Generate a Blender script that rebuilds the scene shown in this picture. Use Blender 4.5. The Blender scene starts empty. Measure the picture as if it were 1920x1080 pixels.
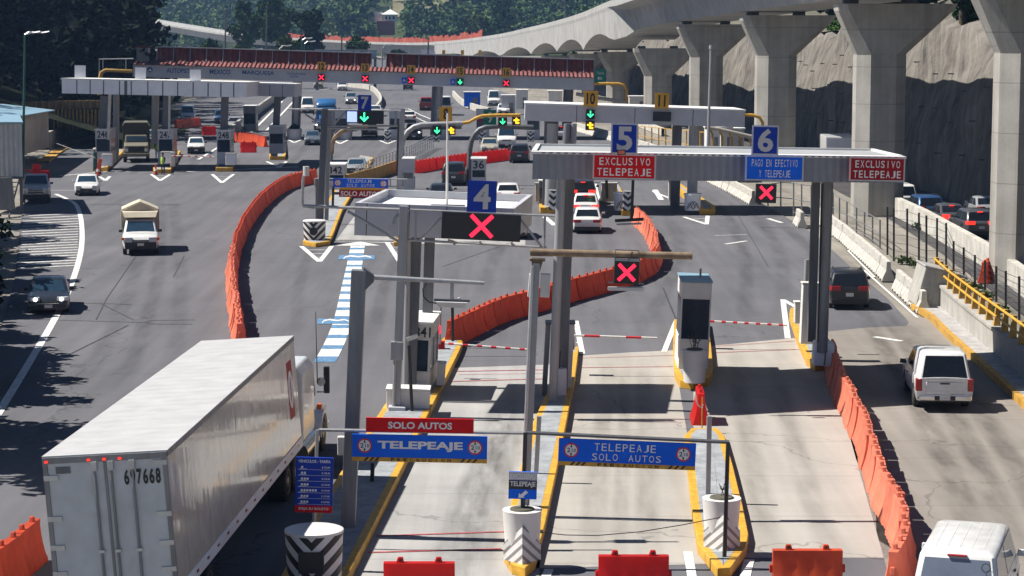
import bpy, bmesh, math, random
from mathutils import Vector, Matrix
random.seed(7)
SC = bpy.context.scene
COL = SC.collection
# ---------------------------------------------------------------- camera
F_PX, CAM_H = 4200.0, 12.8
PITCH = math.atan(500 / F_PX)
cd = bpy.data.cameras.new('camera'); cam = bpy.data.objects.new('camera', cd); COL.objects.link(cam)
cam.location = (0, 0, CAM_H); cam.rotation_euler = (math.pi/2 - PITCH, 0, 0)
cd.sensor_width = 36; cd.lens = F_PX/1920*36; cd.clip_start = 1; cd.clip_end = 9000
SC.camera = cam
# ---------------------------------------------------------------- sky and sun
SUN_DIR = Vector((-0.60, 0.075, 0.80)).normalized()          # towards the sun: from the left, high
elev = math.asin(SUN_DIR.z); azim = math.atan2(SUN_DIR.x, SUN_DIR.y)
W = bpy.data.worlds.new('World'); SC.world = W; W.use_nodes = True
wn = W.node_tree.nodes; wl = W.node_tree.links
sky = wn.new('ShaderNodeTexSky'); sky.sky_type = 'NISHITA'; sky.sun_disc = False
sky.sun_elevation = elev; sky.sun_rotation = azim; sky.altitude = 2500; sky.air_density = 0.8; sky.dust_density = 0.0; sky.ozone_density = 2.0
SC.cycles.diffuse_bounces = 2
bg = wn['Background']; bg.inputs['Strength'].default_value = 0.05
wl.new(sky.outputs['Color'], bg.inputs['Color'])
sd = bpy.data.lights.new('sun', 'SUN'); sun = bpy.data.objects.new('sun', sd); COL.objects.link(sun)
sd.energy = 5.0; sd.angle = math.radians(0.53); sd.color = (1.0, 0.945, 0.86)
sun.rotation_euler = SUN_DIR.to_track_quat('Z', 'Y').to_euler(); sun.location = (-60, 0, 80)
SC.view_settings.view_transform = 'Standard'; SC.view_settings.look = 'None'
SC.view_settings.exposure = 0.70; SC.view_settings.gamma = 1.0; SC.view_settings.use_curve_mapping = False

# ---------------------------------------------------------------- pixel <-> world
FW = Vector((0, math.cos(PITCH), -math.sin(PITCH))); UPV = Vector((0, math.sin(PITCH), math.cos(PITCH)))
def ray(px, py): return FW + Vector((1, 0, 0))*((px-960)/F_PX) - UPV*((py-540)/F_PX)
def G(px, py, z=0.0):
    d = ray(px, py); return Vector((0, 0, CAM_H)) + d*((z-CAM_H)/d.z)
def V(px, py, Y):
    d = ray(px, py); return Vector((0, 0, CAM_H)) + d*(Y/d.y)
def YG(py): return G(960, py).y
def PXM(Y): return F_PX/Y                                    # about: pixels per metre at depth Y

# ---------------------------------------------------------------- mesh builder
class Fr:
    """local frame of an upright face: a along, b up, c away from the viewer"""
    def __init__(s, ax, ay, bx, by, Ya, Yb=None):
        s.o = V(ax, ay, Ya); e = V(bx, by, Yb if Yb else Ya)
        s.L = (e-s.o).length; s.u = (e-s.o)/s.L
        s.w = Vector((0, 0, 1)).cross(s.u).normalized(); s.v = s.u.cross(s.w)
    def p(s, a, b, c=0): return s.o + s.u*a + s.v*b + s.w*c
class Ax:
    """frame from vectors"""
    def __init__(s, o, u=(1,0,0), v=(0,0,1)):
        s.o = Vector(o); s.u = Vector(u).normalized(); s.v = Vector(v).normalized(); s.w = s.v.cross(s.u)
    def p(s, a, b, c=0): return s.o + s.u*a + s.v*b + s.w*c

class MB:
    def __init__(s): s.v = []; s.f = []
    def add(s, vs, fs):
        n = len(s.v); s.v += [Vector(x) for x in vs]; s.f += [tuple(i+n for i in f) for f in fs]; return s
    def hexa(s, b, t): return s.add(list(b)+list(t), [(3,2,1,0),(4,5,6,7),(0,1,5,4),(1,2,6,5),(2,3,7,6),(3,0,4,7)])
    def box(s, x0, x1, y0, y1, z0, z1):
        return s.hexa([(x0,y0,z0),(x1,y0,z0),(x1,y1,z0),(x0,y1,z0)], [(x0,y0,z1),(x1,y0,z1),(x1,y1,z1),(x0,y1,z1)])
    def fbox(s, fr, a0, a1, b0, b1, c0, c1):
        P = fr.p
        return s.hexa([P(a0,b0,c0),P(a1,b0,c0),P(a1,b0,c1),P(a0,b0,c1)], [P(a0,b1,c0),P(a1,b1,c0),P(a1,b1,c1),P(a0,b1,c1)])
    def tube(s, p, q, r, r2=None, n=10):
        p = Vector(p); q = Vector(q); r2 = r if r2 is None else r2
        d = (q-p).normalized(); a = d.orthogonal().normalized(); b = d.cross(a)
        A = []; B = []
        for i in range(n):
            t = 2*math.pi*i/n; e = a*math.cos(t)+b*math.sin(t); A.append(p+e*r); B.append(q+e*r2)
        return s.add(A+B, [(i,(i+1)%n,n+(i+1)%n,n+i) for i in range(n)]+[tuple(range(n-1,-1,-1)), tuple(range(n,2*n))])
    def path(s, pts, r, n=8):
        pts = [Vector(p) for p in pts]; rings = []
        ref = None
        for i, p in enumerate(pts):
            d = (pts[min(i+1, len(pts)-1)]-pts[max(i-1, 0)]).normalized()
            a = d.orthogonal().normalized() if ref is None else (ref-d*ref.dot(d)).normalized()
            ref = a; b = d.cross(a)
            rings.append([p+(a*math.cos(2*math.pi*k/n)+b*math.sin(2*math.pi*k/n))*(r if not isinstance(r,(list,tuple)) else r[i]) for k in range(n)])
        return s.loft(rings)
    def loft(s, rings, cap=True, closed=True):
        n = len(rings[0]); vs = [v for r in rings for v in r]; fs = []
        for i in range(len(rings)-1):
            for k in range(n if closed else n-1):
                k2 = (k+1) % n; fs.append((i*n+k, i*n+k2, (i+1)*n+k2, (i+1)*n+k))
        if cap: fs += [tuple(range(n-1,-1,-1)), tuple(range((len(rings)-1)*n, len(rings)*n))]
        return s.add(vs, fs)
    def prism(s, poly, ext):
        e = Vector(ext); A = [Vector(p) for p in poly]; n = len(A)
        return s.add(A+[p+e for p in A], [tuple(range(n-1,-1,-1)), tuple(range(n,2*n))]+[(i,(i+1)%n,n+(i+1)%n,n+i) for i in range(n)])
    def sheet(s, poly): return s.add(poly, [tuple(range(len(poly)))])
    def quad(s, a, b, c, d): return s.add([a,b,c,d], [(0,1,2,3)])
    def strip(s, left, right):
        n = len(left); return s.add(list(left)+list(right), [(i,i+1,n+i+1,n+i) for i in range(n-1)])
    def lathe(s, o, prof, n=16, a0=0, a1=2*math.pi):
        o = Vector(o)
        full = abs(a1-a0-2*math.pi) < 1e-4; m = n if full else n+1
        rings = [[o+Vector((r*math.cos(a0+(a1-a0)*k/n), r*math.sin(a0+(a1-a0)*k/n), z)) for k in range(m)] for r, z in prof]
        return s.loft(rings, cap=True, closed=True)
    def build(s, name, mat, parent=None, smooth=None, bevel=0, off=None):
        me = bpy.data.meshes.new(name)
        o3 = off if off is not None else Vector((0,0,0))
        me.from_pydata([tuple(v-o3) for v in s.v], [], s.f)
        bm = bmesh.new(); bm.from_mesh(me); bmesh.ops.recalc_face_normals(bm, faces=bm.faces); bm.to_mesh(me); bm.free()
        if mat: me.materials.append(mat)
        if smooth is not None:
            me.polygons.foreach_set('use_smooth', [True]*len(me.polygons)); me.set_sharp_from_angle(angle=smooth)
        ob = bpy.data.objects.new(name, me); COL.objects.link(ob)
        if parent: ob.parent = parent
        if bevel:
            m = ob.modifiers.new('bevel', 'BEVEL'); m.width = bevel; m.segments = 2; m.limit_method = 'ANGLE'; m.angle_limit = 0.6
        return ob

def tag(o, label=None, cat=None, group=None, kind=None):
    if label: o['label'] = label
    if cat: o['category'] = cat
    if group: o['group'] = group
    if kind: o['kind'] = kind
    return o
class Thing:
    """an Empty at the thing's base that parents its parts; shapes are given in world coordinates"""
    def __init__(s, name, label, cat, loc=(0,0,0), group=None):
        s.L = Vector(loc); s.root = bpy.data.objects.new(name, None); COL.objects.link(s.root)
        s.root.location = s.L; s.root.empty_display_size = .2; tag(s.root, label, cat, group)
    def part(s, name, mb, mat, parent=None, smooth=None, bevel=0, label=None):
        o = mb.build(name, mat, parent or s.root, smooth, bevel, s.L)
        if label: o['label'] = label
        return o
def solo(name, mb, mat, label, cat, loc, group=None, smooth=None, bevel=0):
    loc = Vector(loc); o = mb.build(name, mat, None, smooth, bevel, loc); o.location = loc
    return tag(o, label, cat, group)
def struct(name, mb, mat, kind='structure', label=None, cat=None, smooth=None):
    o = mb.build(name, mat, None, smooth); o['kind'] = kind
    if label: o['label'] = label
    if cat: o['category'] = cat
    return o
def dup(root, loc=None, rotz=None, label=None, group=None):
    r = root.copy(); COL.objects.link(r)
    for ch in root.children:
        c = ch.copy(); COL.objects.link(c); c.parent = r
        for g in ch.children:
            d = g.copy(); COL.objects.link(d); d.parent = c
    if loc is not None: r.location = loc
    if rotz is not None: r.rotation_euler = (0, 0, rotz)
    if label: r['label'] = label
    if group: r['group'] = group
    return r
def lerp(a, b, t): return a+(b-a)*t
def polyline(pts, step):
    """resample a polyline at even steps"""
    out = [pts[0].copy()]; need = step
    for a, b in zip(pts, pts[1:]):
        L = (b-a).length; pos = need
        while pos <= L: out.append(a.lerp(b, pos/L)); pos += step
        need = pos-L
    return out
def smoothline(pts, n=8):
    out = []
    for i in range(len(pts)-1):
        p0 = pts[max(i-1,0)]; p1 = pts[i]; p2 = pts[i+1]; p3 = pts[min(i+2,len(pts)-1)]
        for k in range(n):
            t = k/n
            out.append(0.5*((2*p1)+(p2-p0)*t+(2*p0-5*p1+4*p2-p3)*t*t+(3*p1-p0-3*p2+p3)*t**3))
    out.append(pts[-1].copy()); return out

# ---------------------------------------------------------------- materials
def new_mat(name):
    m = bpy.data.materials.new(name); m.use_nodes = True
    return m, m.node_tree.nodes, m.node_tree.links, m.node_tree.nodes['Principled BSDF']
def N(nt, typ, **kw):
    n = nt.new(typ)
    for k, v in kw.items():
        if k in n.inputs: n.inputs[k].default_value = v
        else: setattr(n, k, v)
    return n
def c4(c, k=1.0): return (min(c[0]*k,1), min(c[1]*k,1), min(c[2]*k,1), 1)
def mat(name, col, rough=.6, metal=0, var=.18, scale=2.0, bump=0, bscale=40, spec=None, stretch=(1,1,1), coat=0, detail=6, rand=0, dirt=0):
    m, nt, lk, b = new_mat(name)
    tc = N(nt, 'ShaderNodeTexCoord'); mp = N(nt, 'ShaderNodeMapping'); mp.inputs['Scale'].default_value = stretch
    lk.new(tc.outputs['Object'], mp.inputs['Vector'])
    nz = N(nt, 'ShaderNodeTexNoise', Scale=scale, Detail=detail, Roughness=.6); lk.new(mp.outputs[0], nz.inputs['Vector'])
    cr = N(nt, 'ShaderNodeValToRGB'); cr.color_ramp.elements[0].position = .3; cr.color_ramp.elements[1].position = .72
    cr.color_ramp.elements[0].color = c4(col, 1-var); cr.color_ramp.elements[1].color = c4(col, 1+var*.7)
    lk.new(nz.outputs[0], cr.inputs[0]); out = cr.outputs[0]
    if dirt:
        n3 = N(nt, 'ShaderNodeTexNoise', Scale=scale*.35, Detail=8.0, Roughness=.7); lk.new(mp.outputs[0], n3.inputs['Vector'])
        r3 = N(nt, 'ShaderNodeMapRange'); r3.inputs[1].default_value = .5; r3.inputs[2].default_value = .75; r3.inputs[3].default_value = 0; r3.inputs[4].default_value = dirt
        lk.new(n3.outputs[0], r3.inputs[0])
        mx = N(nt, 'ShaderNodeMixRGB'); mx.inputs[2].default_value = (.12,.1,.08,1); lk.new(r3.outputs[0], mx.inputs[0]); lk.new(out, mx.inputs[1]); out = mx.outputs[0]
    if rand:
        oi = N(nt, 'ShaderNodeObjectInfo'); hs = N(nt, 'ShaderNodeHueSaturation'); mr = N(nt, 'ShaderNodeMapRange')
        mr.inputs[3].default_value = 1-rand; mr.inputs[4].default_value = 1+rand
        lk.new(oi.outputs['Random'], mr.inputs[0]); lk.new(mr.outputs[0], hs.inputs['Value']); lk.new(out, hs.inputs['Color']); out = hs.outputs[0]
    lk.new(out, b.inputs['Base Color'])
    b.inputs['Roughness'].default_value = rough; b.inputs['Metallic'].default_value = metal
    if spec is not None: b.inputs['Specular IOR Level'].default_value = spec
    if coat: b.inputs['Coat Weight'].default_value = coat; b.inputs['Coat Roughness'].default_value = .06
    if bump:
        n2 = N(nt, 'ShaderNodeTexNoise', Scale=bscale, Detail=4.0); lk.new(tc.outputs['Object'], n2.inputs['Vector'])
        bp = N(nt, 'ShaderNodeBump', Strength=bump, Distance=.02); lk.new(n2.outputs[0], bp.inputs['Height']); lk.new(bp.outputs[0], b.inputs['Normal'])
    return m
def emit(name, col, s):
    m, nt, lk, b = new_mat(name)
    b.inputs['Base Color'].default_value = c4(col, .3); b.inputs['Emission Color'].default_value = c4(col); b.inputs['Emission Strength'].default_value = s
    return m
def math_(nt, lk, op, a, b=None, c=None):
    n = nt.new('ShaderNodeMath'); n.operation = op
    for i, x in enumerate((a, b, c)):
        if x is None: continue
        if isinstance(x, (int, float)): n.inputs[i].default_value = x
        else: lk.new(x, n.inputs[i])
    return n.outputs[0]
def stripes(name, c0, c1, freq, slope=0.0, chev=True, rough=.5, duty=.5, axis=('X','Z'), phase=0.0):
    """painted stripes in object space: v - slope*|u|"""
    m, nt, lk, b = new_mat(name)
    tc = N(nt, 'ShaderNodeTexCoord'); sx = N(nt, 'ShaderNodeSeparateXYZ'); lk.new(tc.outputs['Object'], sx.inputs[0])
    u = sx.outputs[axis[0]]
    if chev: u = math_(nt, lk, 'ABSOLUTE', u)
    t = math_(nt, lk, 'SUBTRACT', sx.outputs[axis[1]], math_(nt, lk, 'MULTIPLY', u, slope))
    fr = math_(nt, lk, 'FRACT', math_(nt, lk, 'ADD', math_(nt, lk, 'MULTIPLY', t, freq), 50.0+phase))
    gt = math_(nt, lk, 'GREATER_THAN', fr, duty)
    nz = N(nt, 'ShaderNodeTexNoise', Scale=9.0, Detail=6.0); lk.new(tc.outputs['Object'], nz.inputs['Vector'])
    mx = N(nt, 'ShaderNodeMixRGB'); mx.inputs[1].default_value = c4(c0); mx.inputs[2].default_value = c4(c1); lk.new(gt, mx.inputs[0])
    m2 = N(nt, 'ShaderNodeMixRGB', blend_type='MULTIPLY'); m2.inputs[0].default_value = .25; lk.new(mx.outputs[0], m2.inputs[1]); lk.new(nz.outputs[0], m2.inputs[2])
    lk.new(m2.outputs[0], b.inputs['Base Color']); b.inputs['Roughness'].default_value = rough
    return m
def ribbed(name, col, freq, axis='X', depth=.03, rough=.5, var=.12, coat=0, metal=0, dark=.0):
    """corrugated / ribbed sheet: sine bump along one object axis"""
    m = mat(name, col, rough, metal, var, 1.5, coat=coat)
    nt = m.node_tree.nodes; lk = m.node_tree.links; b = nt['Principled BSDF']
    tc = N(nt, 'ShaderNodeTexCoord'); sx = N(nt, 'ShaderNodeSeparateXYZ'); lk.new(tc.outputs['Object'], sx.inputs[0])
    s = math_(nt, lk, 'SINE', math_(nt, lk, 'MULTIPLY', sx.outputs[axis], freq*2*math.pi))
    bp = N(nt, 'ShaderNodeBump', Strength=1.0, Distance=depth); lk.new(s, bp.inputs['Height']); lk.new(bp.outputs[0], b.inputs['Normal'])
    if dark:
        g = math_(nt, lk, 'GREATER_THAN', s, .8); mx = N(nt, 'ShaderNodeMixRGB', blend_type='MULTIPLY'); mx.inputs[2].default_value = (1-dark,)*3+(1,)
        lk.new(g, mx.inputs[0]); src = b.inputs['Base Color'].links[0].from_socket; lk.new(src, mx.inputs[1]); lk.new(mx.outputs[0], b.inputs['Base Color'])
    return m

def ground_mat(name, base, fine=60, big=.12, var=.3, rough=.85, joints=None, track=0, streak=None):
    m, nt, lk, b = new_mat(name)
    tc = N(nt, 'ShaderNodeTexCoord'); P = tc.outputs['Object']
    n1 = N(nt, 'ShaderNodeTexNoise', Scale=fine, Detail=3.0); lk.new(P, n1.inputs['Vector'])
    n2 = N(nt, 'ShaderNodeTexNoise', Scale=big, Detail=7.0, Roughness=.62); lk.new(P, n2.inputs['Vector'])
    mp = N(nt, 'ShaderNodeMapping'); mp.inputs['Scale'].default_value = streak or (1.2, .05, 1); mp.inputs['Rotation'].default_value = (0, 0, .05); lk.new(P, mp.inputs['Vector'])
    n3 = N(nt, 'ShaderNodeTexNoise', Scale=1.0, Detail=5.0, Roughness=.55); lk.new(mp.outputs[0], n3.inputs['Vector'])
    mp4 = N(nt, 'ShaderNodeMapping'); mp4.inputs['Scale'].default_value = (.22, 3.2, 1); lk.new(P, mp4.inputs['Vector'])
    n4 = N(nt, 'ShaderNodeTexNoise', Scale=1.0, Detail=6.0, Roughness=.7); lk.new(mp4.outputs[0], n4.inputs['Vector'])
    a = math_(nt, lk, 'ADD', math_(nt, lk, 'MULTIPLY', n1.outputs[0], .28), math_(nt, lk, 'MULTIPLY', n2.outputs[0], .85))
    a = math_(nt, lk, 'ADD', a, math_(nt, lk, 'MULTIPLY', n3.outputs[0], .55+track))
    a = math_(nt, lk, 'ADD', a, math_(nt, lk, 'MULTIPLY', n4.outputs[0], .22))
    mr = N(nt, 'ShaderNodeMapRange'); mr.inputs[1].default_value = .62; mr.inputs[2].default_value = 1.22+track; mr.inputs[3].default_value = 1-var; mr.inputs[4].default_value = 1+var
    lk.new(a, mr.inputs[0])
    col = N(nt, 'ShaderNodeMixRGB', blend_type='MULTIPLY'); col.inputs[0].default_value = 1; col.inputs[1].default_value = c4(base); lk.new(mr.outputs[0], col.inputs[2])
    out = col.outputs[0]
    # thin dark cracks
    vo = N(nt, 'ShaderNodeTexVoronoi', feature='DISTANCE_TO_EDGE', Scale=.07); ad = N(nt, 'ShaderNodeMixRGB', blend_type='ADD'); ad.inputs[0].default_value = 1
    sc = N(nt, 'ShaderNodeTexNoise', Scale=.5, Detail=6.0); lk.new(P, sc.inputs['Vector'])
    vm = N(nt, 'ShaderNodeVectorMath', operation='SCALE'); vm.inputs['Scale'].default_value = 2.5; lk.new(sc.outputs['Color'], vm.inputs[0])
    va = N(nt, 'ShaderNodeVectorMath', operation='ADD'); lk.new(P, va.inputs[0]); lk.new(vm.outputs[0], va.inputs[1]); lk.new(va.outputs[0], vo.inputs['Vector'])
    ck = math_(nt, lk, 'MULTIPLY', math_(nt, lk, 'LESS_THAN', vo.outputs['Distance'], .0022), .4)
    mc = N(nt, 'ShaderNodeMixRGB'); mc.inputs[2].default_value = c4(base, .35); lk.new(ck, mc.inputs[0]); lk.new(out, mc.inputs[1]); out = mc.outputs[0]
    if joints:
        sx = N(nt, 'ShaderNodeSeparateXYZ'); lk.new(P, sx.inputs[0])
        fy = math_(nt, lk, 'FRACT', math_(nt, lk, 'MULTIPLY', sx.outputs['Y'], 1/joints))
        j = math_(nt, lk, 'MULTIPLY', math_(nt, lk, 'LESS_THAN', fy, .022/joints*2), .5)
        mj = N(nt, 'ShaderNodeMixRGB'); mj.inputs[2].default_value = c4(base, .45); lk.new(j, mj.inputs[0]); lk.new(out, mj.inputs[1]); out = mj.outputs[0]
    lk.new(out, b.inputs['Base Color']); b.inputs['Roughness'].default_value = rough; b.inputs['Specular IOR Level'].default_value = .04
    bp = N(nt, 'ShaderNodeBump', Strength=.25, Distance=.01); lk.new(n1.outputs[0], bp.inputs['Height']); lk.new(bp.outputs[0], b.inputs['Normal'])
    return m

def concrete_mat(name, base, streak=.5, scale=.6, rough=.85, joints=None):
    """board-marked concrete with vertical rain streaks"""
    m, nt, lk, b = new_mat(name)
    tc = N(nt, 'ShaderNodeTexCoord'); P = tc.outputs['Object']
    mp = N(nt, 'ShaderNodeMapping'); mp.inputs['Scale'].default_value = (2.2, 2.2, .08); lk.new(P, mp.inputs['Vector'])
    n1 = N(nt, 'ShaderNodeTexNoise', Scale=1.0, Detail=7.0, Roughness=.6); lk.new(mp.outputs[0], n1.inputs['Vector'])
    n2 = N(nt, 'ShaderNodeTexNoise', Scale=scale, Detail=8.0, Roughness=.65); lk.new(P, n2.inputs['Vector'])
    n3 = N(nt, 'ShaderNodeTexNoise', Scale=14.0, Detail=3.0); lk.new(P, n3.inputs['Vector'])
    a = math_(nt, lk, 'ADD', math_(nt, lk, 'MULTIPLY', n1.outputs[0], streak), n2.outputs[0])
    a = math_(nt, lk, 'ADD', a, math_(nt, lk, 'MULTIPLY', n3.outputs[0], .3))
    mr = N(nt, 'ShaderNodeMapRange'); mr.inputs[1].default_value = .55+streak*.3; mr.inputs[2].default_value = .85+streak*.75; mr.inputs[3].default_value = .68; mr.inputs[4].default_value = 1.15
    lk.new(a, mr.inputs[0])
    col = N(nt, 'ShaderNodeMixRGB', blend_type='MULTIPLY'); col.inputs[0].default_value = 1; col.inputs[1].default_value = c4(base); lk.new(mr.outputs[0], col.inputs[2])
    out = col.outputs[0]
    if joints:
        sx = N(nt, 'ShaderNodeSeparateXYZ'); lk.new(P, sx.inputs[0]); j = math_(nt, lk, 'LESS_THAN', math_(nt, lk, 'FRACT', math_(nt, lk, 'MULTIPLY', sx.outputs['Z'], 1/joints)), .022)
        jv = math_(nt, lk, 'LESS_THAN', math_(nt, lk, 'FRACT', math_(nt, lk, 'MULTIPLY', sx.outputs['X'], 1/1.22)), .02)
        mj = N(nt, 'ShaderNodeMixRGB'); mj.inputs[2].default_value = c4(base, .5); lk.new(math_(nt, lk, 'MULTIPLY', math_(nt, lk, 'MAXIMUM', j, math_(nt, lk, 'MULTIPLY', jv, .6)), .7), mj.inputs[0]); lk.new(out, mj.inputs[1]); out = mj.outputs[0]
        # rust and damp runs
        mp2 = N(nt, 'ShaderNodeMapping'); mp2.inputs['Scale'].default_value = (1.1, 1.1, .03); lk.new(P, mp2.inputs['Vector']); n5 = N(nt, 'ShaderNodeTexNoise', Scale=1.0, Detail=3.0); lk.new(mp2.outputs[0], n5.inputs['Vector'])
        r5 = N(nt, 'ShaderNodeMapRange'); r5.inputs[1].default_value = .56; r5.inputs[2].default_value = .72; r5.inputs[3].default_value = 0; r5.inputs[4].default_value = .55; lk.new(n5.outputs[0], r5.inputs[0])
        m5 = N(nt, 'ShaderNodeMixRGB'); m5.inputs[2].default_value = (.19,.155,.12,1); lk.new(r5.outputs[0], m5.inputs[0]); lk.new(out, m5.inputs[1]); out = m5.outputs[0]
    lk.new(out, b.inputs['Base Color']); b.inputs['Roughness'].default_value = rough; b.inputs['Specular IOR Level'].default_value = .12
    bp = N(nt, 'ShaderNodeBump', Strength=.3, Distance=.02); lk.new(n3.outputs[0], bp.inputs['Height']); lk.new(bp.outputs[0], b.inputs['Normal'])
    return m

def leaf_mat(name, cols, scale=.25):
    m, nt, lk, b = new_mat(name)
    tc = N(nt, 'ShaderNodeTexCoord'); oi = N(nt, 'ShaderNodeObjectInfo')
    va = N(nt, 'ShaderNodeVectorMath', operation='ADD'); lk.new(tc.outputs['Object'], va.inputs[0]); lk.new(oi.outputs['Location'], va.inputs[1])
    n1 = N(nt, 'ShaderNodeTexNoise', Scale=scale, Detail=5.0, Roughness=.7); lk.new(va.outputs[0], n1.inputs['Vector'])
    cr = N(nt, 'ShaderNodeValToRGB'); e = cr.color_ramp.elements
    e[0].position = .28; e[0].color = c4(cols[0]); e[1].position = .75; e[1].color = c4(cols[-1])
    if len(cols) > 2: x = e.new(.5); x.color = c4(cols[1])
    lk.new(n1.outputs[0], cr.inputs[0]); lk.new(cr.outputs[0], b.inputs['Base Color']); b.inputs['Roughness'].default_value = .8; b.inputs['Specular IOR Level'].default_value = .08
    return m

M = {}
M['asphalt'] = ground_mat('asphalt', (.124,.1245,.137), 45, .09, .34, track=.35)
M['asphalt_dark'] = ground_mat('asphalt_dark', (.075,.073,.075), 45, .2, .3)
M['slab'] = ground_mat('slab', (.345,.325,.298), 30, .22, .26, joints=5.2, track=.35)
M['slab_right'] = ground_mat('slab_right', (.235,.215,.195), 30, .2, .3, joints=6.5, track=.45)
M['slab_worn'] = ground_mat('slab_worn', (.33,.325,.32), 30, .25, .38, joints=7.5, track=.45)
M['gravel'] = ground_mat('gravel', (.22,.205,.18), 12, .15, .45)
M['soil'] = ground_mat('soil', (.12,.115,.09), 3, .03, .5)
M['white_paint'] = mat('white_paint', (.66,.66,.64), .8, var=.38, scale=4, spec=.05)
M['blue_paint'] = mat('blue_paint', (.12,.235,.39), .8, var=.45, scale=5, spec=.05)
M['red_line'] = mat('red_line', (.42,.07,.08), .8, var=.5, scale=4)
M['dark_line'] = mat('dark_line', (.045,.045,.047), .7, var=.3, scale=4)
M['yellow'] = mat('yellow', (.62,.34,.03), .6, var=.3, scale=4, dirt=.35)
M['yellow_old'] = mat('yellow_old', (.50,.28,.045), .7, var=.35, scale=3, dirt=.5)
M['island'] = concrete_mat('island', (.34,.36,.38), .2, 2.0)
M['kerb_grey'] = concrete_mat('kerb_grey', (.42,.41,.40), .2, 2.0)
M['steel'] = mat('steel', (.34,.345,.36), .5, .2, var=.2, scale=1.5, stretch=(3,3,.4))
M['steel_dark'] = mat('steel_dark', (.13,.135,.15), .5, .3, var=.25, scale=1.5, stretch=(3,3,.4))
M['steel_mid'] = mat('steel_mid', (.22,.225,.24), .5, .3, var=.25, scale=1.5, stretch=(3,3,.4))
M['galv'] = mat('galv', (.50,.51,.53), .4, .5, var=.2, scale=3)
M['rust'] = mat('rust', (.27,.19,.12), .75, .1, var=.6, scale=2.2, detail=8, dirt=.5)
M['black'] = mat('black', (.018,.018,.02), .5, var=.2)
M['black_post'] = mat('black_post', (.022,.024,.026), .45, .2, var=.2)
M['white'] = mat('white', (.72,.71,.69), .5, var=.08, scale=1.2, dirt=.15)
M['offwhite'] = mat('offwhite', (.62,.60,.57), .6, var=.14, scale=1.5, dirt=.3)
M['panel'] = mat('panel', (.80,.80,.84), .5, .0, var=.08, scale=1.0, dirt=.12)
M['panel_grey'] = mat('panel_grey', (.50,.505,.545), .5, .0, var=.10, scale=1.0, dirt=.15)
M['fascia_rib'] = ribbed('fascia_rib', (.235,.26,.30), 4.0, 'X', .02, .5, dark=.16)
M['roof_white'] = mat('roof_white', (.74,.74,.73), .6, var=.08, scale=.8, dirt=.15)
M['roof_grey'] = mat('roof_grey', (.36,.37,.38), .6, var=.15, scale=.8, dirt=.3)
M['red_sign'] = mat('red_sign', (.68,.008,.01), .5, var=.12, spec=.15)
M['red_dark'] = mat('red_dark', (.36,.010,.016), .5, var=.12, spec=.15)
M['blue_sign'] = mat('blue_sign', (.008,.135,.80), .5, var=.12, spec=.15)
M['blue_deep'] = mat('blue_deep', (.012,.045,.38), .5, var=.12, spec=.15)
M['green_sign'] = mat('green_sign', (.006,.17,.13), .5, var=.12, spec=.15)
M['amber_sign'] = mat('amber_sign', (.72,.38,.04), .5, var=.12, spec=.15)
M['letter'] = mat('letter', (.78,.78,.78), .5, var=.05)
M['letter_black'] = mat('letter_black', (.012,.012,.012), .5, var=.05)
M['letter_blue'] = mat('letter_blue', (.03,.09,.28), .5, var=.05)
M['letter_red'] = mat('letter_red', (.6,.02,.03), .5, var=.05)
M['letter_grey'] = mat('letter_grey', (.50,.50,.52), .5, var=.05)
M['led_red'] = emit('led_red', (1.0,.015,.05), 1.5)
M['led_green'] = emit('led_green', (.04,1.0,.32), 1.7)
M['led_amber'] = emit('led_amber', (1.0,.42,.01), 2.0)
M['led_blue'] = emit('led_blue', (.35,.45,1.0), 1.0)
M['orange'] = mat('orange', (.62,.085,.032), .55, var=.34, scale=1.6, rand=.2, dirt=.45, spec=.3)
M['orange_faded'] = mat('orange_faded', (.84,.26,.16), .55, var=.25, scale=1.6, rand=.16, dirt=.45, spec=.3)
M['red_plastic'] = mat('red_plastic', (.62,.022,.018), .4, var=.1, scale=1.2, rand=.06, dirt=.15)
def translucent(m, w, col):
    nt = m.node_tree.nodes; lk = m.node_tree.links; b = nt['Principled BSDF']; tr = N(nt, 'ShaderNodeBsdfTranslucent'); tr.inputs['Color'].default_value = c4(col); mx = N(nt, 'ShaderNodeMixShader'); mx.inputs[0].default_value = w
    lk.new(b.outputs[0], mx.inputs[1]); lk.new(tr.outputs[0], mx.inputs[2]); lk.new(mx.outputs[0], nt['Material Output'].inputs['Surface'])
translucent(M['orange'], .22, (.9,.16,.05)); translucent(M['orange_faded'], .3, (1.0,.28,.15)); translucent(M['red_plastic'], .38, (1.0,.05,.03))
M['chevron'] = stripes('chevron', (.75,.75,.74), (.016,.017,.02), 2.5, 1.0)
M['chevron_small'] = stripes('chevron_small', (.72,.72,.72), (.016,.017,.02), 2.6, .75)
M['chevron_mid'] = stripes('chevron_mid', (.72,.72,.72), (.016,.017,.02), 2.3, .8)
M['kerb_stripe'] = stripes('kerb_stripe', (.75,.75,.74), (.26,.25,.25), 4.2, -1.15, chev=True, duty=.6)
M['glass'] = mat('glass', (.010,.013,.018), .05, var=.1, spec=.5)
M['glass_blue'] = mat('glass_blue', (.02,.045,.075), .05, var=.2, spec=.7)
M['booth_glass'] = mat('booth_glass', (.018,.034,.058), .18, var=.4, spec=.12)
M['tyre'] = mat('tyre', (.018,.018,.018), .8, var=.2, scale=6)
M['rim'] = mat('rim', (.42,.42,.43), .35, .7, var=.1)
M['hub'] = mat('hub', (.10,.10,.11), .5, .5, var=.1)
M['trim'] = mat('trim', (.02,.02,.022), .5, var=.1)
M['chrome'] = mat('chrome', (.7,.7,.72), .15, .9, var=.05)
M['plate'] = mat('plate', (.62,.62,.60), .5, var=.15, scale=12)
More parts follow.
